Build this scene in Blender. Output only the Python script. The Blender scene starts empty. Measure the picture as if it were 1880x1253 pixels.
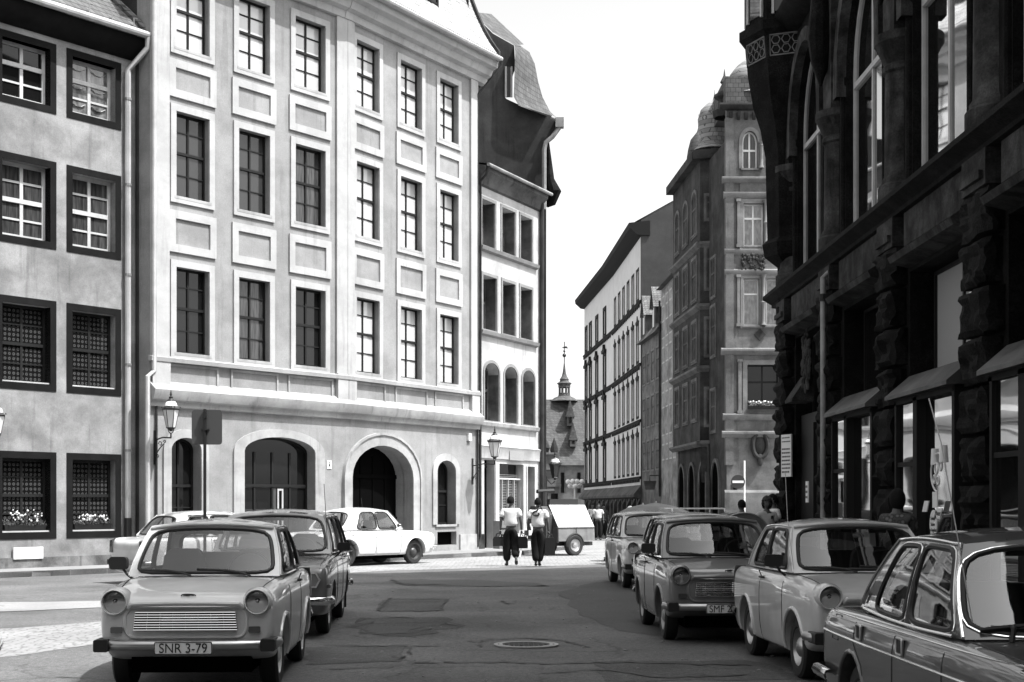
import bpy, bmesh, math, random
from mathutils import Vector, Matrix, Euler
from mathutils.geometry import tessellate_polygon
from mathutils.bvhtree import BVHTree
random.seed(11)
SC = bpy.context.scene
COL = SC.collection
R = math.radians
PI = math.pi
FL, EYE, CX, HY = 2611.0, 1.6, 940.0, 925.0     # focal length in photo pixels, eye height, horizon

# ------------------------------------------------------------------ camera
cd = bpy.data.cameras.new('camera'); cam = bpy.data.objects.new('camera', cd); COL.objects.link(cam)
cam.location = (0, 0, EYE); cam.rotation_euler = (R(90), 0, 0)
cd.sensor_width = 36; cd.lens = FL/1880*36; cd.shift_y = (HY-626.5)/1880
cd.clip_end = 3000; cd.clip_start = .1
SC.camera = cam

# ------------------------------------------------------------------ light
SUN_EL = 62.0
sh = Vector((.94, -.34)).normalized()            # horizontal direction towards the sun
W = bpy.data.worlds.new('World'); SC.world = W; W.use_nodes = True
nt = W.node_tree; bg = nt.nodes['Background']
sky = nt.nodes.new('ShaderNodeTexSky'); sky.sky_type = 'NISHITA'; sky.sun_disc = False
sky.sun_elevation = R(SUN_EL); sky.sun_rotation = math.atan2(sh.x, sh.y)
sky.air_density = 1.0; sky.dust_density = 3.5; sky.ozone_density = 1.0
bw = nt.nodes.new('ShaderNodeRGBToBW')
nt.links.new(sky.outputs[0], bw.inputs[0]); nt.links.new(bw.outputs[0], bg.inputs[0])
bg.inputs[1].default_value = .15
sl = bpy.data.lights.new('sun', 'SUN'); sl.energy = 2.9; sl.angle = R(.5); sl.color = (1, 1, 1)
so = bpy.data.objects.new('sun', sl); COL.objects.link(so)
sd = Vector((sh.x*math.cos(R(SUN_EL)), sh.y*math.cos(R(SUN_EL)), math.sin(R(SUN_EL))))
so.rotation_euler = sd.to_track_quat('Z', 'Y').to_euler(); so.location = sd*50
SC.view_settings.view_transform = 'Standard'; SC.view_settings.look = 'None'
SC.view_settings.exposure = 1.5; SC.view_settings.gamma = 1

# ------------------------------------------------------------------ materials (the photograph is black and white)
def g(v): return (v, v, v, 1)
def mat(name, v, rough=.8, metal=0, coat=0, spec=.5, coatr=.05):
    m = bpy.data.materials.new(name); m.use_nodes = True
    b = m.node_tree.nodes['Principled BSDF']
    b.inputs['Base Color'].default_value = g(v); b.inputs['Roughness'].default_value = rough
    b.inputs['Metallic'].default_value = metal; b.inputs['Coat Weight'].default_value = coat
    b.inputs['Coat Roughness'].default_value = coatr; b.inputs['Specular IOR Level'].default_value = spec
    return m
def N(m, t, **kw):
    n = m.node_tree.nodes.new(t)
    for k, v in kw.items():
        if k in n.inputs: n.inputs[k].default_value = v
        else: setattr(n, k, v)
    return n
def L(m, a, ao, b, bi): m.node_tree.links.new(a.outputs[ao], b.inputs[bi])
def coords(m, scale=(1, 1, 1), world=False):
    if world:
        t = N(m, 'ShaderNodeNewGeometry'); o = 'Position'
    else:
        t = N(m, 'ShaderNodeTexCoord'); o = 'Object'
    mp = N(m, 'ShaderNodeMapping'); mp.inputs['Scale'].default_value = scale
    L(m, t, o, mp, 'Vector'); return mp
def ramp(m, src, so_, stops):
    r = N(m, 'ShaderNodeValToRGB'); cr = r.color_ramp
    while len(cr.elements) < len(stops): cr.elements.new(.5)
    for e, (p, v) in zip(cr.elements, stops): e.position = p; e.color = g(v)
    L(m, src, so_, r, 'Fac'); return r
def mul(m, a, ao, b, bo, fac=1., mode='MULTIPLY'):
    x = N(m, 'ShaderNodeMix', data_type='RGBA', blend_type=mode); x.inputs[0].default_value = fac
    m.node_tree.links.new(a.outputs[ao], x.inputs[6]); m.node_tree.links.new(b.outputs[bo], x.inputs[7]); return x
def bump(m, src, so_, strength=.3, dist=.02):
    b = N(m, 'ShaderNodeBump'); b.inputs['Strength'].default_value = strength; b.inputs['Distance'].default_value = dist
    L(m, src, so_, b, 'Height'); L(m, b, 0, m.node_tree.nodes['Principled BSDF'], 'Normal'); return b
def setcol(m, n, o): m.node_tree.links.new(n.outputs[o], m.node_tree.nodes['Principled BSDF'].inputs['Base Color'])

def stucco(name, v, var=.12, streak=0., scale=.7, fine=.05, rough=.9, bumpv=.25, blotch=None):
    m = mat(name, v, rough, spec=.12 if v < .12 else .3)
    c = coords(m, world=True)
    n1 = N(m, 'ShaderNodeTexNoise', Scale=scale, Detail=6., Roughness=.6); L(m, c, 0, n1, 0)
    r1 = ramp(m, n1, 0, [(.3, v*(1-var)), (.7, v*(1+var*.6))])
    n2 = N(m, 'ShaderNodeTexNoise', Scale=38., Detail=4., Roughness=.7); L(m, c, 0, n2, 0)
    r2 = ramp(m, n2, 0, [(.3, 1-fine*2), (.7, 1.)])
    x = mul(m, r1, 0, r2, 0)
    if streak:
        c2 = coords(m, (2.6, 2.6, .22), world=True)
        n3 = N(m, 'ShaderNodeTexNoise', Scale=1.6, Detail=7., Roughness=.62); L(m, c2, 0, n3, 0)
        r3 = ramp(m, n3, 0, [(.34, 1-streak*.8), (.44, 1.)])
        x = mul(m, x, 2, r3, 0)
        c4 = coords(m, (.8, .8, 1.1), world=True)
        n4 = N(m, 'ShaderNodeTexNoise', Scale=1.1, Detail=9., Roughness=.68); L(m, c4, 0, n4, 0)
        r4 = ramp(m, n4, 0, [(.40, 1-streak), (.60, 1.)])
        x = mul(m, x, 2, r4, 0)
    setcol(m, x, 2)
    bump(m, n2, 0, bumpv, .01)
    return m
M = {}
M['white_trim'] = stucco('white_trim', .47, .10, .18, fine=.06)
M['white_wall'] = stucco('light_render', .335, .12, .22, fine=.12)
M['cornice'] = stucco('cornice_render', .42, .12, .3)
M['panel'] = stucco('panel_render', .31, .06, .06, fine=.12)
M['old_wall'] = stucco('old_stained_render', .34, .30, .34, scale=1.1, fine=.14)
M['old_plinth'] = stucco('old_plinth', .24, .35, .6, scale=1.6, fine=.15)
M['stone_dark'] = stucco('dark_window_stone', .011, .3, .2, scale=3)
M['narrow_wall'] = stucco('narrow_house_render', .5, .14, .25)
M['narrow_stone'] = stucco('narrow_house_stone', .26, .2, .2, scale=2)
M['firewall'] = stucco('firewall_render', .07, .4, .3, scale=.6, fine=.2)
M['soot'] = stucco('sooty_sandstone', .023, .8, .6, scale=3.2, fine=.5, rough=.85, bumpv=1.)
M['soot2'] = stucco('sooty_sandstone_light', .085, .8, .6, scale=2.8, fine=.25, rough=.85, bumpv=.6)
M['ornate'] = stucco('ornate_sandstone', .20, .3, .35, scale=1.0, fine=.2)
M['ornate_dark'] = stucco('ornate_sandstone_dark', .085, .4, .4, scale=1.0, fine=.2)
M['ornate_light'] = stucco('ornate_trim', .26, .2, .3, scale=1.5, fine=.15)
M['far_wall'] = stucco('far_block_render', .78, .06, .08, scale=.4)
M['far_gable'] = stucco('far_gable_render', .09, .15, .15, scale=.3, fine=.2)
M['grey_house'] = stucco('grey_house_render', .12, .3, .5, scale=.8)
M['pale_house'] = stucco('pale_house_render', .36, .25, .5, scale=.9)
M['grey_house2'] = stucco('grey_townhouse_render', .21, .3, .5, scale=.8)
M['trim_black'] = mat('dark_trim', .016, .75, spec=.12)
M['wood_dark'] = mat('dark_window_wood', .014, .6, spec=.18)
M['wood_white'] = stucco('white_window_wood', .55, .1, .2, scale=3, rough=.6)
M['wood_grey'] = stucco('weathered_wood', .13, .35, .5, scale=3)
M['wheel_dark'] = mat('dark_wheel_enamel', .06, .4, .3)
M['black'] = mat('black_rubber', .012, .6)
M['void'] = mat('unlit_black', .004, 1., spec=.0)  # flat black paints the shade in openings, grilles and under cars
M['steel'] = mat('galvanised_steel', .33, .45, .6)
M['pipe'] = stucco('zinc_pipe', .30, .3, .35, scale=2, rough=.55)
M['pipe_light'] = stucco('light_zinc_pipe', .5, .12, .2, scale=2, rough=.55)
M['hood'] = stucco('weathered_metal_hood', .11, .4, .4, scale=2, rough=.5)
M['sash'] = mat('white_sash', .75, .5)
M['pipe_dark'] = stucco('dark_zinc_pipe', .05, .3, .35, scale=2, rough=.6)
M['iron'] = mat('black_iron', .012, .45)
M['lantern_glass'] = mat('frosted_lantern_glass', .62, .25, 0, .5)
M['globe'] = mat('white_globe_glass', .8, .2, 0, .5)
M['chrome'] = mat('chrome', .75, .12, 1)
M['reflector'] = mat('lamp_reflector', .42, .14, 1)
M['dullchrome'] = mat('dull_aluminium', .45, .35, 1)
M['sign_grey'] = mat('grey_sign_back', .065, .55, .2)
M['sign_white'] = mat('white_enamel', .75, .4)
M['sign_dark'] = mat('dark_enamel', .03, .4)
M['ink'] = mat('black_ink', .01, .6)
M['canvas'] = stucco('grey_canvas', .05, .2, .1, scale=3)
M['canvas2'] = stucco('grey_tarpaulin', .14, .3, .3, scale=3)
M['tyre'] = mat('tyre_rubber', .014, .75)
M['seat'] = mat('seat_cloth', .05, .9)
M['seat_light'] = mat('lit_seat_cloth', .28, .9)  # seat cloth lightened to paint the light inside the near car
M['lens'] = mat('amber_lens', .06, .2, 0, 1)
M['leaf'] = mat('leaf_grey', .05, .6)
M['flower'] = mat('white_petals', .75, .7)

def pane(name, v, spec=.5, rough=.03, wave=.0, curtain=False, mirror=0.):
    m = mat(name, v, rough, 0, 0 if v < .06 else 1, spec, .02)
    if mirror:
        m.node_tree.nodes['Principled BSDF'].inputs['IOR'].default_value = mirror
        m.node_tree.nodes['Principled BSDF'].inputs['Coat Weight'].default_value = 0
    if curtain:
        c = coords(m, (1, 1, .08) if curtain is True else (1, 1, .45)); w = N(m, 'ShaderNodeTexNoise', Scale=22. if curtain is True else 9., Detail=5.); L(m, c, 0, w, 0)
        r = ramp(m, w, 0, [(.35, v*.45), (.65, v*1.5)]); setcol(m, r, 0)
    if wave:
        c = coords(m, (.25, .25, 1)); w = N(m, 'ShaderNodeTexNoise', Scale=1.1, Detail=1.5); L(m, c, 0, w, 0)
        bump(m, w, 0, wave, .06)
    return m
M['glass_dark'] = pane('dark_window_glass', .008, spec=.35, wave=.05)
M['glass_blind_sky'] = pane('blind_and_sky_pane', .50, wave=.04)  # pale tone serves real blinds and painted reflections of bright sky
M['glass_grey'] = pane('grey_blind_behind_glass', .035, wave=.04)
M['glass_curtain'] = pane('glass_with_net_curtain', .045, curtain=True)
M['glass_net'] = pane('glass_with_lace', .13, curtain=2)
M['glass_shop'] = pane('shop_glass', .008, wave=.35, mirror=6.0)
M['glass_big'] = pane('big_arched_glass', .012, wave=.10, mirror=7.0)
# bottle glass with round bullseye panes
m = pane('bullseye_glass', .012); M['glass_bull'] = m
c = coords(m, (9., 9., 9.)); v = N(m, 'ShaderNodeTexVoronoi', Scale=1., Randomness=0.); L(m, c, 0, v, 0)
r = ramp(m, v, 0, [(.30, .006), (.37, .07), (.41, .07), (.48, .008)]); setcol(m, r, 0)

def paint(name, v, rough=.35, metal=.0, dust=.12):
    m = mat(name, v, rough, metal, 1., .5, .06)
    c = coords(m); n = N(m, 'ShaderNodeTexNoise', Scale=3.5, Detail=5.); L(m, c, 0, n, 0)
    r = ramp(m, n, 0, [(.35, v*(1-dust)), (.65, v*(1+dust*.4))]); setcol(m, r, 0)
    n2 = N(m, 'ShaderNodeTexNoise', Scale=2.2, Detail=4.); L(m, c, 0, n2, 0)
    r2 = ramp(m, n2, 0, [(.3, .01), (.7, .07)]); m.node_tree.links.new(r2.outputs[0], m.node_tree.nodes['Principled BSDF'].inputs['Coat Roughness'])
    return m
M['p_trabi'] = paint('pale_grey_paint', .58)
M['p_wagon'] = paint('mid_grey_paint', .12)
M['p_white'] = paint('white_paint', .72, dust=.05)
M['p_cream'] = paint('cream_paint', .62, dust=.07)
M['p_smf'] = paint('grey_car_paint', .17)
M['p_light'] = paint('light_grey_car_paint', .60)
M['p_lada'] = paint('dark_saloon_paint', .07)
M['p_dull'] = stucco('scuffed_shaded_panel', .24, .2, .3, scale=2.5, rough=.5)  # trailer side darkened to paint its shade against the sunlit lid
M['p_lid'] = stucco('sunlit_trailer_lid', .55, .08, .1, scale=1.5, rough=.45)  # paler tone paints the sun falling on the sloping lid
M['p_trailshade'] = stucco('shaded_trailer_end', .07, .3, .3, scale=2.5, rough=.6)  # dark tone paints the end turned away from the sun

def thin_fresnel(m, ior):
    """the same reflectance from both sides of a thin sheet"""
    fr = N(m, 'ShaderNodeFresnel'); ge = N(m, 'ShaderNodeNewGeometry'); mr = N(m, 'ShaderNodeMapRange')
    mr.inputs['To Min'].default_value = ior; mr.inputs['To Max'].default_value = 1/ior
    L(m, ge, 'Backfacing', mr, 'Value'); L(m, mr, 0, fr, 'IOR'); return fr
m = bpy.data.materials.new('car_glass'); m.use_nodes = True; M['car_glass'] = m
n_ = m.node_tree; n_.nodes.remove(n_.nodes['Principled BSDF']); out = n_.nodes['Material Output']
tr = N(m, 'ShaderNodeBsdfTransparent'); tr.inputs[0].default_value = g(.78)
gl = N(m, 'ShaderNodeBsdfGlossy'); gl.inputs['Roughness'].default_value = .02; gl.inputs[0].default_value = g(.95)
fr = thin_fresnel(m, 1.78)
mx = N(m, 'ShaderNodeMixShader'); L(m, fr, 0, mx, 0); L(m, tr, 0, mx, 1); L(m, gl, 0, mx, 2); L(m, mx, 0, out, 0)

m = bpy.data.materials.new('headlamp_cover'); m.use_nodes = True; M['headlamp_cover'] = m
n_ = m.node_tree; n_.nodes.remove(n_.nodes['Principled BSDF']); out = n_.nodes['Material Output']
tr = N(m, 'ShaderNodeBsdfTransparent'); tr.inputs[0].default_value = g(.9)
gl = N(m, 'ShaderNodeBsdfGlossy'); gl.inputs['Roughness'].default_value = .05
fr = thin_fresnel(m, 1.5)
c = coords(m, (60, 1, 6)); w = N(m, 'ShaderNodeTexWave', Scale=1.); L(m, c, 0, w, 0); bb = N(m, 'ShaderNodeBump'); bb.inputs['Strength'].default_value = .2; bb.inputs['Distance'].default_value = .003; L(m, w, 0, bb, 'Height'); L(m, bb, 0, gl, 'Normal')
mx = N(m, 'ShaderNodeMixShader'); L(m, fr, 0, mx, 0); L(m, tr, 0, mx, 1); L(m, gl, 0, mx, 2); L(m, mx, 0, out, 0)
m = mat('headlamp_glass', .25, .12, .6, 1); M['headlamp'] = m
c = coords(m, (60, 1, 6)); w = N(m, 'ShaderNodeTexWave', Scale=1.); L(m, c, 0, w, 0); bump(m, w, 0, .25, .004)

# roof tiles
def tiles(name, v, sx=5., sz=7.):
    m = mat(name, v, .85); tc = N(m, 'ShaderNodeTexCoord'); sx_ = N(m, 'ShaderNodeSeparateXYZ'); L(m, tc, 'Object', sx_, 0)
    ad = N(m, 'ShaderNodeMath', operation='ADD'); L(m, sx_, 0, ad, 0); L(m, sx_, 1, ad, 1); c = N(m, 'ShaderNodeCombineXYZ'); L(m, ad, 0, c, 0); L(m, sx_, 2, c, 1)
    b = N(m, 'ShaderNodeTexBrick'); b.inputs['Scale'].default_value = 1.; b.inputs['Brick Width'].default_value = 1/sx; b.inputs['Row Height'].default_value = 1/sz
    b.inputs['Mortar Size'].default_value = .012; b.inputs['Color1'].default_value = g(v*.75); b.inputs['Color2'].default_value = g(v*1.25); b.inputs['Mortar'].default_value = g(v*.3)
    L(m, c, 0, b, 0); n = N(m, 'ShaderNodeTexNoise', Scale=2., Detail=5.); L(m, c, 0, n, 0); r = ramp(m, n, 0, [(.3, .6), (.7, 1.1)])
    x = mul(m, b, 0, r, 0); setcol(m, x, 2); bump(m, b, 1, .5, -.03); return m
M['tiles'] = tiles('weathered_roof_tiles', .12)
M['tiles_light'] = tiles('pale_roof_tiles', .42)
M['tiles_mid'] = tiles('mid_grey_roof_tiles', .17)
M['tiles_far'] = tiles('far_roof_tiles', .075, 3, 4)
M['slates'] = tiles('round_slates', .08, 4, 5)
M['dome'] = tiles('dome_slates', .30, 4, 5)

# ------------------------------------------------------------------ mesh builder
class MB:
    def __init__(s): s.v = []; s.f = []
    def add(s, vs, fs):
        o = len(s.v); s.v += [tuple(p) for p in vs]; s.f += [tuple(i+o for i in f) for f in fs]; return s
    def box(s, x0, y0, z0, x1, y1, z1):
        if x0 > x1: x0, x1 = x1, x0
        if y0 > y1: y0, y1 = y1, y0
        if z0 > z1: z0, z1 = z1, z0
        return s.add([(x0,y0,z0),(x1,y0,z0),(x1,y1,z0),(x0,y1,z0),(x0,y0,z1),(x1,y0,z1),(x1,y1,z1),(x0,y1,z1)],
                     [(3,2,1,0),(4,5,6,7),(0,1,5,4),(1,2,6,5),(2,3,7,6),(3,0,4,7)])
    def prism(s, loop, a0, a1, axis='y'):
        """loop of 2-D points extruded along an axis: 'y' -> (u, a, z); 'x' -> (a, u, z); 'z' -> (u, v, a)"""
        n = len(loop)
        def P(p, a): return (p[0], a, p[1]) if axis == 'y' else ((a, p[0], p[1]) if axis == 'x' else (p[0], p[1], a))
        vs = [P(p, a0) for p in loop]+[P(p, a1) for p in loop]
        tri = tessellate_polygon([[Vector((p[0], p[1], 0)) for p in loop]])
        fs = [tuple(t) for t in tri]+[tuple(i+n for i in reversed(t)) for t in tri]
        fs += [(i, (i+1) % n, (i+1) % n+n, i+n) for i in range(n)]
        return s.add(vs, fs)
    def tube(s, pts, r, n=8, closed=False, cap=True, ry=None):
        pts = [Vector(p) for p in pts]; k = len(pts); vs = []
        rs = r if isinstance(r, (list, tuple)) else [r]*k
        up = Vector((0, 0, 1)); prev = None
        for i, p in enumerate(pts):
            a = pts[i-1] if (i > 0 or closed) else p; b = pts[(i+1) % k] if (i < k-1 or closed) else p
            t = (b-a)
            if t.length < 1e-9: t = Vector((0, 0, 1))
            t.normalize()
            if prev is None:
                side = t.cross(up)
                if side.length < .05: side = t.cross(Vector((0, 1, 0)))
            else:
                side = prev-t*prev.dot(t)
                if side.length < 1e-4: side = t.cross(up)
            side.normalize(); prev = side; u2 = side.cross(t)
            for j in range(n):
                an = 2*PI*j/n; vs.append(p+side*math.cos(an)*rs[i]+u2*math.sin(an)*(ry if ry else rs[i]))
        fs = []
        for i in range(k if closed else k-1):
            for j in range(n):
                a = i*n+j; b = i*n+(j+1) % n; c = ((i+1) % k)*n+(j+1) % n; d = ((i+1) % k)*n+j
                fs.append((a, b, c, d))
        if cap and not closed:
            fs.append(tuple(reversed(range(n)))); fs.append(tuple(range((k-1)*n, k*n)))
        return s.add(vs, fs)
    def lathe(s, prof, n=24, c=(0, 0, 0), axis='z', a0=0, a1=2*PI):
        full = abs(a1-a0-2*PI) < 1e-6; m = n if full else n+1; vs = []
        for (r, h) in prof:
            for j in range(m):
                a = a0+(a1-a0)*j/n; x, y = r*math.cos(a), r*math.sin(a)
                p = (x, y, h) if axis == 'z' else ((x, h, y) if axis == 'y' else (h, x, y))
                vs.append((p[0]+c[0], p[1]+c[1], p[2]+c[2]))
        fs = []
        for i in range(len(prof)-1):
            for j in range(n):
                k = (j+1) % m; fs.append((i*m+j, i*m+k, (i+1)*m+k, (i+1)*m+j))
        return s.add(vs, fs)
    def ball(s, c, r, n=12, k=8, sc=(1, 1, 1)):
        prof = [(max(math.sin(PI*i/k), 1e-4)*r, -math.cos(PI*i/k)*r) for i in range(k+1)]
        b = MB().lathe(prof, n); return s.add([(c[0]+p[0]*sc[0], c[1]+p[1]*sc[1], c[2]+p[2]*sc[2]) for p in b.v], b.f)
    def xf(s, mtx):
        s.v = [tuple(mtx @ Vector(p)) for p in s.v]; return s
    def join(s, o): return s.add(o.v, o.f)
    def mesh(s, name='mesh', ang=35):
        me = bpy.data.meshes.new(name); me.from_pydata(s.v, [], s.f); me.update()
        b = bmesh.new(); b.from_mesh(me); bmesh.ops.recalc_face_normals(b, faces=b.faces); b.to_mesh(me); b.free()
        me.polygons.foreach_set('use_smooth', [True]*len(me.polygons)); me.set_sharp_from_angle(angle=R(ang)); return me
    def build(s, name, m, parent=None, **kw):
        return put(name, s.mesh(name, kw.pop('ang', 35)), m, parent, **kw)
def put(name, me, m=None, parent=None, loc=None, rz=None, rot=None, label=None):
    o = bpy.data.objects.new(name, me); COL.objects.link(o)
    if m is not None:
        mm = M[m] if isinstance(m, str) else m
        if len(me.materials) == 0: me.materials.append(mm)
        elif me.materials[0] != mm:
            o.material_slots[0].link = 'OBJECT'; o.material_slots[0].material = mm
    if parent is not None: o.parent = parent
    if loc is not None: o.location = loc
    if rz is not None: o.rotation_euler = (0, 0, rz)
    if rot is not None: o.rotation_euler = rot
    if label: o['label'] = label
    return o
def tag(o, label, cat, group=None, kind=None):
    if label: o['label'] = label
    if cat: o['category'] = cat
    if group: o['group'] = group
    if kind: o['kind'] = kind
    return o
def thing(name, label, cat, loc=(0, 0, 0), rz=0, group=None):
    o = bpy.data.objects.new(name, None); COL.objects.link(o); o.location = loc; o.rotation_euler = (0, 0, rz)
    o.empty_display_size = .2
    return tag(o, label, cat, group)
def struct(o): o['kind'] = 'structure'; return o
def baked(o):
    bpy.context.view_layer.update(); dg = bpy.context.evaluated_depsgraph_get()
    me = bpy.data.meshes.new_from_object(o.evaluated_get(dg)); return me
def kill(o):
    d = o.data; bpy.data.objects.remove(o)
def text_mesh(s, size, ext=.002, bold=0., align='CENTER', sx=1.):
    cu = bpy.data.curves.new('t', 'FONT'); cu.body = s; cu.size = size; cu.extrude = ext; cu.align_x = align; cu.align_y = 'CENTER'; cu.offset = bold
    o = bpy.data.objects.new('t', cu); COL.objects.link(o); me = baked(o); bpy.data.objects.remove(o); bpy.data.curves.remove(cu)
    # stand it up: text x -> x, text y -> z, facing -y
    me.transform(Matrix(((sx, 0, 0, 0), (0, 0, -1, 0), (0, 1, 0, 0), (0, 0, 0, 1)))); return me

class Fr:
    """a wall plane: u runs along it to the viewer's right, local y points into the building"""
    def __init__(s, p0, p1):
        s.p0 = Vector((p0[0], p0[1])); s.p1 = Vector((p1[0], p1[1])); s.d = (s.p1-s.p0); s.len = s.d.length; s.d = s.d/s.len
        s.ang = math.atan2(s.d.y, s.d.x); s.n = Vector((-s.d.y, s.d.x))      # inward
    def u(s, px):
        k = (px-CX)/FL     # X = k*Y ; p0 + u d
        return (k*s.p0.y-s.p0.x)/(s.d.x-k*s.d.y)
    def Y(s, px): return s.p0.y+s.d.y*s.u(px)
    def z(s, px, py): return EYE+(HY-py)*s.Y(px)/FL
    def w(s, u, y=0, z=0): p = s.p0+s.d*u+s.n*y; return Vector((p.x, p.y, z))
def at(px, py, d): return Vector(((px-CX)/FL*d, d, EYE+(HY-py)/FL*d))

def rect(u0, z0, u1, z1): return [(u0, z0), (u1, z0), (u1, z1), (u0, z1)]
def arch(u0, z0, u1, zs, rise, n=14):
    """opening with an elliptical arch over the springing height zs"""
    c = (u0+u1)/2; a = (u1-u0)/2
    return [(u0, z0), (u1, z0)]+[(c+a*math.cos(PI*i/n), zs+rise*math.sin(PI*i/n)) for i in range(n+1)]
def wall_mesh(outer, holes, depth=.35, thick=.4):
    """front face at y=0 with real openings and reveals going inwards"""
    mb = MB(); loops = [outer]+holes
    allp = [p for l in loops for p in l]
    tri = tessellate_polygon([[Vector((p[0], p[1], 0)) for p in l] for l in loops])
    mb.add([(p[0], 0, p[1]) for p in allp], [tuple(t) for t in tri])
    for k, l in enumerate(loops):
        n = len(l); dp = thick if k == 0 else depth
        mb.add([(p[0], 0, p[1]) for p in l]+[(p[0], dp, p[1]) for p in l], [(i, (i+1) % n, (i+1) % n+n, i+n) for i in range(n)])
    return mb
def ring(mb, inner, outer, y0, y1):
    """frame between two loops with the same number of points, front at y0"""
    n = len(inner)
    vs = [(p[0], y0, p[1]) for p in outer]+[(p[0], y0, p[1]) for p in inner]+[(p[0], y1, p[1]) for p in outer]+[(p[0], y1, p[1]) for p in inner]
    fs = []
    for i in range(n):
        j = (i+1) % n
        if abs(outer[i][1]-inner[i][1])+abs(outer[j][1]-inner[j][1])+abs(outer[i][1]-outer[j][1]) < 1e-6: continue
        fs += [(i, j, n+j, n+i), (i, j, 2*n+j, 2*n+i), (n+i, n+j, 3*n+j, 3*n+i)]
    return mb.add(vs, fs)
_wc = {}
def window(root, F, u0, z0, u1, z1, depth=.18, rise=0, fr='wood_dark', gl='glass_dark', cols=2, rows=(.5,), bars=(), bar=.05, sur=None, surw=.2, surm='white_trim', sill=None, sillm=None, proud=.04, label=None, z_top_only=0, name='window', panes=None):
    """a window: part 'window' (its timber), sub-parts pane, surround, sill"""
    w, h = round(u1-u0, 3), round(z1-z0, 3)
    key = (w, h, rise, cols, rows, bars, bar)
    def loop(a, b, c, d, rs):   # u0 z0 u1 z1(spring)
        return arch(a, b, c, d, rs) if rs else rect(a, b, c, d)
    if key not in _wc:
        mb = MB(); ft = .06
        zs = h-rise
        ring(mb, loop(bar, bar, w-bar, zs-(0 if rise else bar), rise-bar if rise else 0), loop(0, 0, w, zs, rise), 0, ft)
        for i in range(1, cols): mb.box(w*i/cols-bar*.5, .004, bar, w*i/cols+bar*.5, ft-.004, h-bar*.8 if not rise or cols == 2 else zs)
        for t in rows: mb.box(bar, -.012, h*t-bar*.6, w-bar, ft-.008, h*t+bar*.6)
        for t in bars: mb.box(bar, .012, h*t-bar*.28, w-bar, ft-.012, h*t+bar*.28)
        me = mb.mesh('window')
        p = MB().prism(loop(bar*.5, bar*.5, w-bar*.5, zs-(0 if rise else bar*.5), rise-bar*.5 if rise else 0), .035, .05).mesh('pane')
        _wc[key] = (me, p)
    me, pm = _wc[key]
    b = F.w(u0, depth, z0)-Vector(root.location)
    o = put(name, me, fr, root, loc=b, rz=F.ang, label=label)
    put('pane', pm, gl, o)
    if sur:
        k2 = ('s', w, h, rise, surw, proud, depth)
        if k2 not in _wc:
            mb = MB(); a = surw
            ring(mb, loop(0, 0, w, h-rise, rise), loop(-a, -a*(0 if sur == 'open' else 1), w+a, h-rise+(0 if rise else a), rise+a if rise else 0), -depth-proud, -depth+.01)
            _wc[k2] = mb.mesh('surround')
        put('surround', _wc[k2], surm, o)
    if sill:
        k3 = ('l', w, sill, depth)
        if k3 not in _wc: _wc[k3] = MB().box(-.06, -depth-sill, -.07, w+.06, 0, .0).mesh('sill')
        put('sill', _wc[k3], sillm or surm, o)
    return o
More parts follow.
